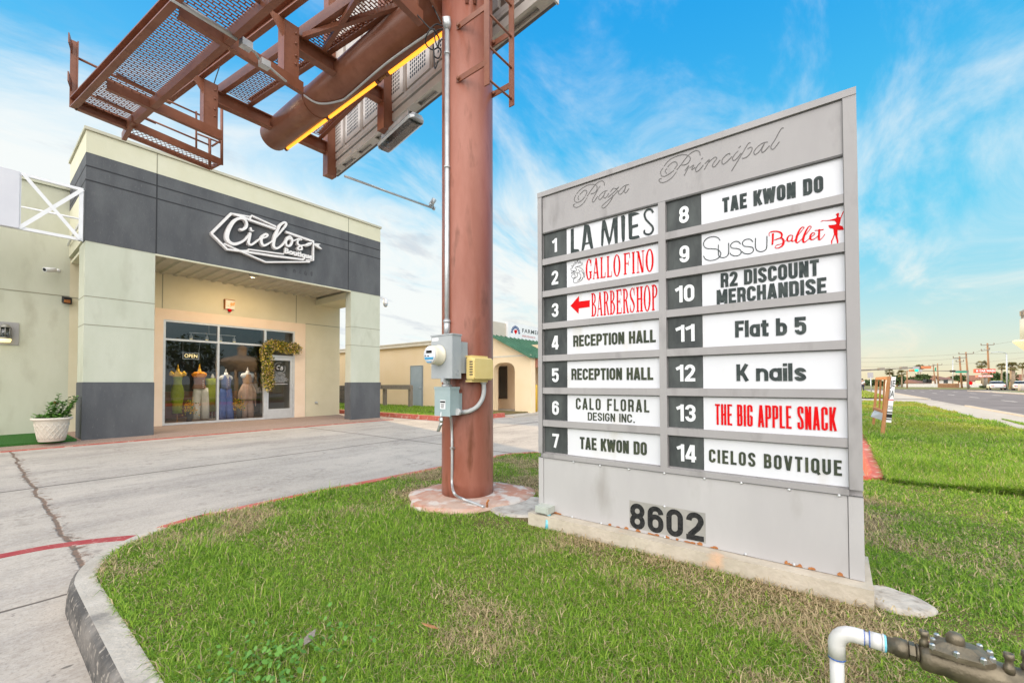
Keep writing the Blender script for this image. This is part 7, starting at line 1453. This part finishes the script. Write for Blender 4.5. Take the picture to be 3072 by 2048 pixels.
def vpole(name, bq_, tq, rb, rt_, mt_, lb, cat, grp=None, D=None, label2=None):
    p = base(bq_) if D is None else PD(bq_[0], bq_[1], D); p = V((p.x, p.y, 0)); d = CF.x * p.x + CF.y * p.y
    t = PD(tq[0], tq[1], d); r = thing(name, p, lb, cat, grp); mb = MB(); mb.tube([p, t], [rb, rt_], 10); mb.build('pole', mt_, r); return r, p, t, d
def pix(q, d): return PD(q[0], q[1], d)
up = []
UPG = 'wooden utility poles along the far side of the road'
for bq_, tq, arms, lb, rr in (((1470, 985), (1450, 562), (((1390, 582), (1512, 576)), ((1392, 634), (1470, 622))), 'tall brown utility pole crossing in front of the red wash sign', .20),
                          ((1275, 1005), (1247, 645), (((1182, 665), (1318, 660)),), 'brown utility pole standing behind the green street name sign', .18),
                          ((1210, 1005), (1187, 685), (((1128, 702), (1247, 698)), ((1155, 736), (1225, 734))), 'utility pole with two crossarms left of the green street sign', .18),
                          ((988, 985), (980, 752), (((938, 770), (1022, 765)),), 'straight brown utility pole beside the brown roofed house', .2),
                          ((964, 992), (938, 762), (((900, 776), (955, 772)),), 'leaning dark utility pole by the brown roofed house', .18)):
    r, p, t, d = vpole('utility_pole', ze(*bq_), ze(*tq), rr, rr * .7, 'polewood', lb, 'utility pole', UPG, D=88 if bq_[0] > 1100 else 120); mb = MB()
    for a_, b2 in arms: mb.bar(pix(ze(*a_), d - .3), pix(ze(*b2), d - .3), .12, .16)
    for a_, b2 in arms:
        for q in (a_, b2): p_ = pix(ze(*q), d - .3); mb.lathe([(.06, 0), (.09, .15), (.05, .35)], p_ + V((0, 0, .08)), 8)
    mb.build('crossarm', 'wood', r); up.append((r, p, t, d))
SLG = 'street lights along the road'
for bq_, tq, armq, lb, D in (((1637, 1030), (1628, 660), ((1628, 660), (1600, 650), (1550, 644), (1488, 650)), 'tall pale street light arching over the parked white sedan', 70), ((1123, 985), (1124, 720), ((1124, 720), (1140, 712), (1187, 708)), 'slim street light pole left of the utility pole pair', 105)):
    r, p, t, d = vpole('street_light', ze(*bq_), ze(*tq), .13, .08, 'galv', lb, 'street light', SLG, D=D); mb = MB(); mb.tube([pix(ze(*q), d) for q in armq], .06, 8); a_ = pix(ze(*armq[-1]), d); mb.lathe([(.1, -.05), (.18, 0), (.05, .1)], a_, 10, sx=2.2); mb.build('lamp_arm', 'galv', r)
# signal mast arms
def mast(pq, armq, d, lb, mt_='wood', heads=(), boards=()):
    p = PD(pq[0][0], pq[0][1], d); p = V((p.x, p.y, 0)); t = PD(pq[1][0], pq[1][1], d); r = thing('signal_mast', p, lb, 'traffic signal', 'traffic signal masts at the crossing'); mb = MB(); mb.tube([p, V((p.x, p.y, t.z))], .16, 10); mb.tube([pix(q, d) for q in armq], [.13] + [.07] * (len(armq) - 1), 8); mb.build('mast', mt_, r)
    for q0, q1, mm in heads: mb = MB(); mb.bar(pix(q0, d - .3), pix(q1, d - .3), .35, .38); mb.build('signal_head', mm, r)
    for q0, q1, mm in boards:
        a_, b2 = pix(q0, d - .35), pix(q1, d - .35); mb = MB(); mb.prism([a_, V((b2.x, b2.y, a_.z)), b2, V((a_.x, a_.y, b2.z))], (-.05, 0.02, 0)); mb.build('sign_plate', mm, r)
    return r
sgy = mat('plate_grey', (0.36, 0.34, 0.36), 0.6); sor = mat('signal_orange', (0.50, 0.17, 0.07), 0.6)
mast((ze(215, 1020), ze(215, 800)), [ze(215, 818), ze(600, 800), ze(915, 788)], 62, 'grey signal mast with a long arm reaching from behind the sign', heads=((ze(425, 806), ze(475, 804), 'wood'), (ze(632, 797), ze(690, 795), 'wood'), (ze(835, 790), ze(910, 788), sor)), boards=((ze(748, 782), ze(812, 806), sgy),))
m2 = mast((ze(1267, 1015), ze(1267, 818)), [ze(1267, 824), ze(1000, 822), ze(692, 820)], 78, 'signal mast with a green street name plate above the verge', heads=((ze(720, 819), ze(765, 819), sor), (ze(1105, 825), ze(1140, 825), 'blackm')), boards=((ze(1150, 824), ze(1256, 840), 'sgreen'), (ze(955, 790), ze(968, 824), 'sgreen'), (ze(785, 808), ze(838, 832), sgy)))
mb = MB(); p = pix(ze(783, 816), 77.2); mb.lathe([(.28, 0), (.24, .1), (0, .12)], p, 14, axis=(-1, .3, 0)); mb.build('green_lens', mat('signal_green_glow', (0.0, 0.6, 0.3), 0.4, emit=(0.0, 0.75, 0.35), estr=1.2), m2)
r, p, t, d = vpole('signal_post', ze(694, 975), ze(694, 818), .13, .11, 'polewood', 'plain brown post holding the far end of the signal arm', 'post', D=90)
# wide signboard, small signs
D0 = 48; r, p, t, d = vpole('road_sign', ze(357, 1022), ze(350, 880), .05, .05, 'galv', 'square grey road sign back on a thin post beyond the leaning sign', 'road sign', D=D0); a_, b2 = pix(ze(323, 838), d), pix(ze(376, 888), d); mb = MB(); mb.prism([a_, V((b2.x, b2.y, a_.z)), b2, V((a_.x, a_.y, b2.z))], (-.04, .02, 0)); mb.build('sign_plate', sgy, r)
r, p, t, d = vpole('stop_sign', ze(1293, 990), ze(1293, 935), .05, .05, 'galv', 'small red road sign on the far verge beside the green plate post', 'road sign', D=82); c_ = pix(ze(1293, 937), d - .1); mb = MB(); mb.prism([c_ + V((0, 0, 0)) + (CR * math.cos(R_(22.5 + 45 * k)) + V((0, 0, 1)) * math.sin(R_(22.5 + 45 * k))) * .38 for k in range(8)], (-.04, 0, 0)); mb.build('sign_plate', 'red', r)
# car wash sign
d = 84; p = pix(ze(1428, 990), d); p = V((p.x, p.y, 0)); cw = thing('car_wash_sign', p, 'red car wash pylon sign on a dark pole across the road', 'sign'); mb = MB(); t = pix(ze(1428, 845), d); mb.tube([p, V((p.x, p.y, t.z))], .38, 14); mb.build('pole', 'wood', cw)
def face(q0, q1, dd_): a_, b2 = pix(q0, dd_), pix(q1, dd_); Rv_ = V((b2.x - a_.x, b2.y - a_.y, 0)); l_ = Rv_.length; return Fr((a_.x, a_.y, b2.z), Rv_ / l_, (0, 0, 1)), l_, a_.z - b2.z
f_, l_, h_ = face(ze(1335, 804), ze(1528, 840), d - .5); mb = MB(); mb.rect2(f_, 0, l_, 0, h_, -.35, 0); s1_ = mb.build('sign_box', 'bolred', cw); mb = MB(); mb.text(f_, 'CAR WASH', l_ * .20, h_ * .24, l_ * .97, h_ * .78, 0, .03, .04); mb.rect2(f_, .04 * l_, .14 * l_, .3 * h_, .7 * h_, 0, .025); mb.build('lettering', 'white', s1_)
f_, l_, h_ = face(ze(1355, 860), ze(1503, 882), d - .5); mb = MB(); mb.rect2(f_, 0, l_, 0, h_, -.35, 0); s2_ = mb.build('sign_box', mat('faded_red_board', (0.60, 0.20, 0.15), 0.5), cw); mb = MB(); mb.text(f_, 'FREE VACUUMS', l_ * .05, h_ * .2, l_ * .95, h_ * .8, 0, .03, .03); mb.build('lettering', 'white', s2_)
# power lines
for (q0, q1, sag, lb) in ((ze(1512, 572), ze(1860, 505), 6, 'thin power line from the tall pole toward the upper right'), (ze(1318, 655), ze(1450, 600), 5, 'thin power line between the two nearest utility poles'), (ze(1318, 662), ze(1860, 640), 10, 'power line passing behind the arched street light'), (ze(240, 702), ze(1200, 664), 8, 'thin power line crossing the whole yellow sky low down'), (ze(240, 742), ze(1180, 705), 8, 'second power line sagging above the signal arm'), (ze(240, 782), ze(930, 775), 4, 'low power line just above the long signal arm'), (ze(1000, 768), ze(1860, 690), 10, 'sagging power line crossing behind the red sign pole')):
    pts = [pix((q0[0] + (q1[0] - q0[0]) * k / 10, q0[1] + (q1[1] - q0[1]) * k / 10 + sag / 3.1 * 4 * (k / 10) * (1 - k / 10)), 92) for k in range(11)]; mb = MB(); mb.tube(pts, .022, 5); tag(mb.build('power_line', 'wood', loc=pts[0]), lb, 'power line', 'power lines over the road')

# houses
def house(q0, q1, ridge, eave, d, lb, gable=None, depth=10):
    a_, b2 = pix(q0, d), pix(q1, d); a_.z = 0; b2.z = 0; Rv_ = (b2 - a_); l_ = Rv_.length; Rv_.normalize(); Nv = V((-Rv_.y, Rv_.x, 0)); Nv = Nv if Nv.dot(CF) > 0 else -Nv
    hz = pix((q0[0], ridge), d).z; he = pix((q0[0], eave), d).z; r = thing('house', a_ + Rv_ * l_ / 2, lb, 'house', 'houses beyond the far verge'); mb = MB(); mb.prism([a_, b2, b2 + Nv * depth, a_ + Nv * depth], (0, 0, he)); mb.build('wall', 'hwall', r)
    o = .6; mb = MB(); m0, m1 = a_ + Nv * depth / 2, b2 + Nv * depth / 2
    e = [a_ - Rv_ * o - Nv * o + V((0, 0, he)), b2 + Rv_ * o - Nv * o + V((0, 0, he)), b2 + Rv_ * o + Nv * (depth + o) + V((0, 0, he)), a_ - Rv_ * o + Nv * (depth + o) + V((0, 0, he))]; t0, t1 = m0 - Rv_ * (o - 1.4) + V((0, 0, hz)), m1 + Rv_ * (o - 1.4) + V((0, 0, hz))
    mb.add([*e, t0, t1], [(0, 1, 5, 4), (1, 2, 5), (2, 3, 4, 5), (3, 0, 4), (0, 3, 2, 1)]); mb.build('roof', 'roofb', r)
    if gable:
        g0, g1, gz = gable; s0, s1 = a_ + Rv_ * l_ * g0 - Nv * 1.5, a_ + Rv_ * l_ * g1 - Nv * 1.5; gzv = pix((q0[0], gz), d).z; mid = (s0 + s1) / 2; mb = MB(); mb.prism([s0, s1, s1 + V((0, 0, he)), mid + V((0, 0, gzv - .3)), s0 + V((0, 0, he))], Nv * 1.6); mb.build('gable_wall', 'hwall', r)
        mb = MB(); mb.prism([s0 - Rv_ * .5 + V((0, 0, he - .3)) - Nv * .4, mid + V((0, 0, gzv)) - Nv * .4, mid + V((0, 0, gzv - .35)) - Nv * .4, s0 - Rv_ * .1 + V((0, 0, he - .4)) - Nv * .4], Nv * 5); mb.prism([s1 + Rv_ * .5 + V((0, 0, he - .3)) - Nv * .4, mid + V((0, 0, gzv + .004)) - Nv * .4, mid + V((0, 0, gzv - .354)) - Nv * .4, s1 + Rv_ * .1 + V((0, 0, he - .4)) - Nv * .4], Nv * 5); mb.build('gable_roof', 'roofb', r)
    for k in (.25, .62): c_ = a_ + Rv_ * l_ * k; mb = MB(); mb.prism([c_ - Nv * .06 + V((0, 0, 1.0)), c_ + Rv_ * 1.4 - Nv * .06 + V((0, 0, 1.0)), c_ + Rv_ * 1.4 - Nv * .06 + V((0, 0, 2.2)), c_ - Nv * .06 + V((0, 0, 2.2))], Nv * .05); mb.build('window', 'dglass', r)
ev = lambda y: ze(0, y)[1]
house(ze(895, 950), ze(1125, 950), ev(864), ev(905), 140, 'white house with a long brown roof behind the leaning poles', (.0, .2, ev(872)))
house(ze(818, 955), ze(918, 955), ev(898), ev(938), 120, 'low brown roofed house left of the long roofed one')
house(ze(1275, 950), ze(1450, 950), ev(858), ev(910), 140, 'white gabled brown roofed house left of the red sign', (.02, .38, ev(864)))
house(ze(1702, 955), ze(1850, 955), ev(852), ev(900), 120, 'brown roofed gabled house at the right edge of the street', (.0, .45, ev(855)))
a_, b2 = pix(ze(660, 960), 118), pix(ze(1440, 965), 105); mb = MB(); u = V((b2.x - a_.x, b2.y - a_.y, 0)); mb.bar(V((a_.x, a_.y, .45)), V((b2.x, b2.y, .45)), .2, .9); tag(mb.build('boundary_wall', 'hwall', loc=(a_.x, a_.y, 0)), 'long low white boundary wall before the far houses', 'wall')
a_, b2 = pix(ze(985, 978), 100), pix(ze(1190, 982), 92); mb = MB(); L_ = V((b2.x - a_.x, b2.y - a_.y, 0)); nP = 34
for k in range(nP): c_ = V((a_.x, a_.y, 0)) + L_ * k / nP; mb.box(c_.x - .03, c_.x + .03, c_.y - .05, c_.y + .05, 0, 1.0)
mb.bar(V((a_.x, a_.y, .8)), V((b2.x, b2.y, .8)), .05, .1); tag(mb.build('wooden_fence', 'polewood', loc=(a_.x, a_.y, 0)), 'brown wooden fence on the grass below the long roofed house', 'fence')
# palms and trees
def palm(bq_, cq, d, lb, tr_=.14, R0=2.2, seed=0):
    rd = random.Random(seed); p = pix(bq_, d); p.z = 0; c_ = pix(cq, d); r = thing('palm_tree', p, lb, 'palm tree', 'fan palms along the street'); mb = MB(); mb.tube([p, (p + c_) / 2 + V((rd.uniform(-.15, .15), 0, 0)), c_], [tr_ * 1.25, tr_, tr_ * .9], 10); mb.build('trunk', 'palmt', r); mb = MB()
    for k in range(46):
        az = rd.random() * 6.28; el = rd.uniform(-.75, 1.2); ln = R0 * rd.uniform(.45, .62); dv2 = V((math.cos(az) * math.cos(el), math.sin(az) * math.cos(el), math.sin(el))); hub = c_ + dv2 * ln; sx = dv2.cross(V((0, 0, 1))).normalized(); nv2 = sx.cross(dv2)
        mb.add([c_ + sx * .03, c_ - sx * .03, hub - sx * .02, hub + sx * .02], [(0, 1, 2, 3)])
        for j in range(-4, 5):
            a = j * .33; t_ = hub + (dv2 * math.cos(a) + sx * math.sin(a)) * R0 * .5 + V((0, 0, -R0 * (.03 * abs(j) + .10))); s_ = (dv2 * -math.sin(a) + sx * math.cos(a)) * R0 * .045; mid = hub + (t_ - hub) * .55; mb.add([hub, mid + s_, t_, mid - s_], [(0, 1, 2, 3)])
    mb.build('fronds', 'palml', r)
palm(ze(1395, 960), ze(1397, 760), 118, 'fan palm rising behind the red car wash sign', R0=1.5, seed=1)
palm(ze(1585, 985), ze(1585, 782), 95, 'fan palm with dry fronds left of the thick trunked palm', R0=1.1, seed=2)
palm(ze(1684, 1000), ze(1685, 780), 72, 'fan palm with a thick pale trunk near the water tower', .33, 0.95, seed=3)
palm(ze(1779, 1020), ze(1780, 772), 66, 'slender fan palm at the right edge of the photograph', .10, 0.65, seed=4)
palm(ze(528, 960), ze(530, 828), 120, 'orange tinted fan palm just above the leaning sign frame', R0=1.3, seed=5)
palm(ze(645, 972), ze(645, 846), 100, 'fan palm with a bare trunk between sign and signal post', R0=1.15, seed=6)
palm(ze(795, 960), ze(797, 790), 130, 'left one of two close palms behind the signal arm', R0=1.15, seed=7)
palm(ze(815, 960), ze(818, 786), 132, 'right one of two close palms behind the signal arm', R0=1.2, seed=8)
def tree(bq_, w_px, top, bot, d, lb, mt_='leafd', n=900, leaf=.5, seed=0, kind='tree', grp='broad trees along the street'):
    rd = random.Random(seed); p = pix(bq_, d); p.z = 0; zt, zb = pix((bq_[0], top), d).z, max(pix((bq_[0], bot), d).z, .2); rw = abs((pix((bq_[0] + w_px / 2, bq_[1]), d) - pix(bq_, d)).length); r = thing(kind, p, lb, kind.replace('_', ' '), grp); zc = (zt + zb) / 2; rz = (zt - zb) / 2; mb = MB(); mb.tube([p, V((p.x, p.y, zb + rz * .5)), V((p.x + .3, p.y, zc + rz * .3))], [rw * .07 + .05, rw * .05 + .04, .03], 8)
    for k in range(5): a = rd.random() * 6.28; mb.tube([V((p.x, p.y, zb + rz * .2)), V((p.x + rw * .35 * math.cos(a), p.y + rw * .35 * math.sin(a), zc)), V((p.x + rw * .6 * math.cos(a), p.y + rw * .6 * math.sin(a), zc + rz * .3))], [rw * .035 + .03, rw * .02 + .02, .015], 6)
    mb.build('trunk', 'polewood', r); mb = MB(); cl = [(rd.uniform(-.65, .65), rd.uniform(-.65, .65), rd.uniform(-.55, .6), rd.uniform(.28, .5)) for _ in range(15)]
    for k in range(n):
        cx, cy, cz, cr = rd.choice(cl); u = V((rd.gauss(0, 1), rd.gauss(0, 1), rd.gauss(0, 1))).normalized() * cr * rd.uniform(.6, 1.05); q = V((p.x + (cx + u.x) * rw, p.y + (cy + u.y) * rw, zc + (cz + u.z) * rz)); a = V((rd.gauss(0, 1), rd.gauss(0, 1), rd.gauss(0, 1))).normalized(); b_ = a.cross(V((rd.gauss(0, 1), rd.gauss(0, 1), 1))).normalized(); s_ = leaf * rd.uniform(.6, 1.2)
        mb.add([q, q + a * s_ * .5 + b_ * s_ * .35, q + a * s_, q + a * s_ * .5 - b_ * s_ * .35], [(0, 1, 2, 3)])
    mb.build('crown', mt_, r); return r
tree(ze(740, 960), 46, ev(872), ev(950), 125, 'wide dark tree behind the white wall left of the brown roofs', seed=11, leaf=.7)
tree(ze(600, 962), 40, ev(862), ev(955), 120, 'dark bushy tree just right of the leaning sign', seed=12, leaf=.7)
tree(ze(1180, 955), 28, ev(862), ev(925), 112, 'small round tree between the two white houses', seed=13, leaf=.5)
tree(ze(1560, 965), 62, ev(822), ev(950), 112, 'large dark tree behind the arched street light', seed=14, leaf=.8, n=1400)
tree(ze(1660, 965), 34, ev(845), ev(950), 118, 'dark tree between the street light and thick palm', seed=15, leaf=.7)
tree(ze(400, 972), 46, ev(908), ev(968), 130, 'low olive tree mass left of the road sign post', seed=16, leaf=.7)
tree(ze(290, 972), 40, ev(915), ev(968), 140, 'low hazy tree mass beside the grey directory sign', seed=17, leaf=.8)
tree(ze(850, 958), 30, ev(862), ev(900), 128, 'dark tree crown above the low brown roofed house', seed=21, leaf=.7)
tree(ze(1600, 1000), 46, ev(905), ev(985), 76, 'yellow green bush by the road behind the white sedan', 'leafy', 900, .35, 18, 'bush', 'bushes by the far road side')
tree(ze(1720, 995), 30, ev(905), ev(985), 78, 'rounded green bush left of the right edge pillar', 'leafd', 700, .35, 19, 'bush', 'bushes by the far road side')
tree(ze(1425, 990), 20, ev(965), ev(990), 84, 'small bush at the foot of the red sign pole', 'leafd', 250, .3, 20, 'bush', 'bushes by the far road side')
# far side grass and verge
sheet('far_verge', rect(40, 91, -40, -17.4), 0.03, 'dirt'); sheet('far_verge', rect(105, 400, -60, 60), 0.03, 'dirt')
# water tower at the right edge
d = 150; cxp = ze(1930, 0)[0]; rad = abs((pix((ze(1745, 0)[0], 1000), d) - pix((cxp, 1000), d)).length); rfl = abs((pix((ze(1698, 0)[0], 1000), d) - pix((cxp, 1000), d)).length); p = pix((cxp + 40, 1140), d); p.z = 0
zt_, zm_, zb_ = pix((cxp, ev(318)), d).z, pix((cxp, ev(516)), d).z, pix((cxp, ev(600)), d).z; wt_ = thing('water_tower', p, 'white water tower with a balcony and antennas at the right edge', 'water tower'); mb = MB(); mb.lathe([(0, zt_ + 1.2), (rad * .9, zt_ + .2), (rad, zt_), (rad, zm_)], p, 40); mb.build('tank', 'tank', wt_)
mb = MB(); mb.lathe([(rad, zm_), (rfl, zm_ - .2), (rfl, zm_ - .9), (rad * .85, zb_ - 1), (rad * .25, zb_ - 9)], p, 40); mb.build('cone', 'trimw', wt_); mb = MB(); mb.lathe([(rad * .25, zb_ - 8.5), (rad * .22, 0)], p, 24); mb.build('stem', 'tank', wt_); mb = MB()
for k in range(44):
    a = k * 2 * math.pi / 44; q = p + V((rad * .93 * math.cos(a), rad * .93 * math.sin(a), 0)); h_ = 2.2 + 1.6 * ((k * 7) % 5) / 5; mb.bar(q + V((0, 0, zt_)), q + V((0, 0, zt_ + h_)), .2, .2); 
    if k % 2: mb.box(q.x - .35, q.x + .35, q.y - .35, q.y + .35, zt_ + h_ * .45, zt_ + h_)
mb.build('antenna', 'wood', wt_)
r, p, t, d = vpole('gate_pillar', ze(1776, 1032), ze(1776, 950), .4, .4, 'walk', 'square pale stone pillar at the right edge of the road', 'pillar', D=62)
# cars
def car(q, d, head, lb, mt_='carw', grp='white cars on the far side of the road'):
    p = pix(q, d); p = V((p.x, p.y, 0.0)); r = thing('parked_car', p, lb, 'car', grp); c_, s_ = math.cos(head), math.sin(head); T = lambda x, y, z: (p.x + x * c_ - y * s_, p.y + x * s_ + y * c_, z)
    sec = [(-2.35, .55, .80, .62), (-2.25, .35, .95, .80), (-1.6, .28, 1.0, .88), (-.4, .25, .97, .90), (1.0, .25, .95, .90), (1.7, .28, .86, .88), (2.2, .33, .72, .82), (2.38, .45, .62, .62)]
    mb = MB(); mb.loft([[T(x, -w_, z0), T(x, -w_, (z0 + z1) / 2), T(x, -w_ * .92, z1), T(x, w_ * .92, z1), T(x, w_, (z0 + z1) / 2), T(x, w_, z0)] for x, z0, z1, w_ in sec]); mb.build('body', mt_, r)
    mb = MB(); mb.loft([[T(x, -w_, .93), T(x, -w_ * .80, zt), T(x, w_ * .80, zt), T(x, w_, .93)] for x, zt, w_ in ((-1.95, .96, .80), (-1.15, 1.40, .82), (0.1, 1.44, .82), (1.25, .98, .80))]); cb = mb.build('cabin_glass', 'carg', r)
    mb = MB(); mb.loft([[T(x, -.66, zt), T(x, -.60, zt + .03), T(x, .60, zt + .03), T(x, .66, zt)] for x, zt in ((-1.1, 1.40), (-.4, 1.445), (.3, 1.42))]); mb.build('roof', mt_, r)
    for x in (-1.45, 1.45):
        for y in (-.80, .80): mb = MB(); mb.lathe([(.18, -.1), (.33, -.09), (.33, .09), (.18, .1)], T(x, y, .33), 18, axis=(-s_, c_, 0)); mb.build('wheel', 'tyre', r)
    for y in (-.62, .62): mb = MB(); mb.obox(T(-2.30, y, .72), V((c_, s_, 0)) * .05, V((-s_, c_, 0)) * .18, (0, 0, .07)); mb.build('tail_light', 'tail', r)
    return r
car(ze(1530, 1037), 70, math.radians(-4), 'white sedan parked in the road below the arched street light')
car(ze(845, 1003), 125, math.radians(-8), 'distant white car beside the far green verge')
car(ze(1768, 1030), 66, math.radians(-10), 'white car partly hidden by the right edge pillar')
car(ze(912, 975), 150, math.radians(5), 'white car parked before the low brown roofed house')
# pedestrian in the distance
d = 58; p = pix(ze(275, 1027), d); p.z = 0.02; pe = thing('person', p, 'person in a white top and dark trousers walking on the far pavement', 'person')
def skin(name, verts, edges, radii, mt_, par):
    me = bpy.data.meshes.new(name); org = V(par['_org']); me.from_pydata([tuple(V(v) + p - org) for v in verts], edges, []); 
    o = bpy.data.objects.new(name, me); COL.objects.link(o); o.parent = par; o['_org'] = tuple(org); md = o.modifiers.new('skin', 'SKIN')
    for i, r_ in enumerate(radii): me.skin_vertices[0].data[i].radius = (r_, r_)
    me.skin_vertices[0].data[0].use_root = True; me.materials.append(M[mt_]); md.use_smooth_shade = True; sb = o.modifiers.new('sub', 'SUBSURF'); sb.levels = 1; sb.render_levels = 1; return o
B_ = [(0, 0, .95), (0, 0, 1.15), (0, 0, 1.40), (0, 0, 1.52), (.02, 0, 1.66), (.02, 0, 1.74), (0, .09, .92), (.12, .10, .50), (.0, .10, .06), (.14, .10, .02), (0, -.09, .92), (-.06, -.10, .50), (-.22, -.10, .08), (-.10, -.10, .02), (0, .20, 1.40), (.04, .25, 1.12), (.18, .24, .90), (0, -.20, 1.40), (-.05, -.25, 1.12), (.05, -.25, .88)]
skin('body', B_, [(0, 1), (1, 2), (2, 3), (3, 4), (4, 5), (0, 6), (6, 7), (7, 8), (8, 9), (0, 10), (10, 11), (11, 12), (12, 13), (2, 14), (14, 15), (15, 16), (2, 17), (17, 18), (18, 19)], [.13, .12, .14, .06, .10, .07, .09, .065, .045, .04, .09, .065, .045, .04, .06, .045, .035, .06, .045, .035], 'skin', pe)
skin('shirt', [(0, 0, .98), (0, 0, 1.18), (0, 0, 1.42), (0, .19, 1.41), (.03, .245, 1.16), (0, -.19, 1.41), (-.03, -.245, 1.16)], [(0, 1), (1, 2), (2, 3), (3, 4), (2, 5), (5, 6)], [.155, .145, .165, .075, .06, .075, .06], 'cloth1', pe)
skin('trousers', [(0, 0, .97), (0, .09, .90), (.12, .10, .50), (.0, .10, .10), (0, -.09, .90), (-.06, -.10, .50), (-.21, -.10, .12)], [(0, 1), (1, 2), (2, 3), (0, 4), (4, 5), (5, 6)], [.14, .105, .08, .065, .105, .08, .065], 'cloth2', pe)
mb = MB(); mb.lathe([(.0, .14), (.07, .12), (.105, .04), (.10, -.03)], p + V((.01, 0, 1.68)), 12); mb.build('hair', 'black', pe)

# seen only as reflections in the shop glass: trees and a small domed pavilion across the road
for i, (x, y, h_, w_, lb) in enumerate(((8, -24, 7.0, 5.0, 'dark street tree mirrored in the left shop pane'), (15, -26, 6.6, 5.2, 'wide street tree mirrored in the middle of the shop glass'), (21.5, -22, 6.4, 4.6, 'dark street tree mirrored beside the domed pavilion'), (2, -25, 6.2, 4.6, 'street tree opposite the shop left end'))):
    rd = random.Random(50 + i); r = thing('street_tree', (x, y, 0), lb, 'tree', 'trees opposite the shop'); mb = MB(); mb.tube([(x, y, 0), (x, y, h_ * .45)], [.22, .14], 8)
    for k in range(5): a = k * 1.25; mb.tube([(x, y, h_ * .35), (x + w_ * .25 * math.cos(a), y + w_ * .25 * math.sin(a), h_ * .65)], [.09, .03], 6)
    mb.build('trunk', 'polewood', r); mb = MB()
    for k in range(1500):
        u = V((rd.gauss(0, 1), rd.gauss(0, 1), rd.gauss(0, 1))).normalized() * rd.uniform(.45, 1.05); q = V((x + u.x * w_ * .55, y + u.y * w_ * .5, h_ * .66 + u.z * h_ * .34)); a = V((rd.gauss(0, 1), rd.gauss(0, 1), rd.gauss(0, 1))).normalized(); b_ = a.cross(V((0, .3, 1))).normalized(); mb.add([q, q + a * .2 + b_ * .14, q + a * .4, q + a * .2 - b_ * .14], [(0, 1, 2, 3)])
    mb.build('crown', 'leafd', r)
pv = thing('pavilion', (17.6, -19.5, 0), 'peach pavilion with a flared roof and cupola mirrored in the shop glass', 'pavilion'); c = V((17.6, -19.5, 0)); mb = MB()
for k in range(8): a = k * .785; mb.tube([(c.x + 1.3 * math.cos(a), c.y + 1.3 * math.sin(a), zq) for zq in (0, 3.0)], .14, 8)
mb.build('column', 'peach', pv); mb = MB(); mb.lathe([(1.4, 2.6), (1.55, 3.1), (2.5, 3.55), (1.6, 3.95), (.6, 4.25), (.42, 4.3), (.42, 4.9), (.55, 5.0), (0, 5.5)], c, 24); mb.build('roof', 'peach', pv)

for o in list(S.objects):
    if '_org' in o: del o['_org']
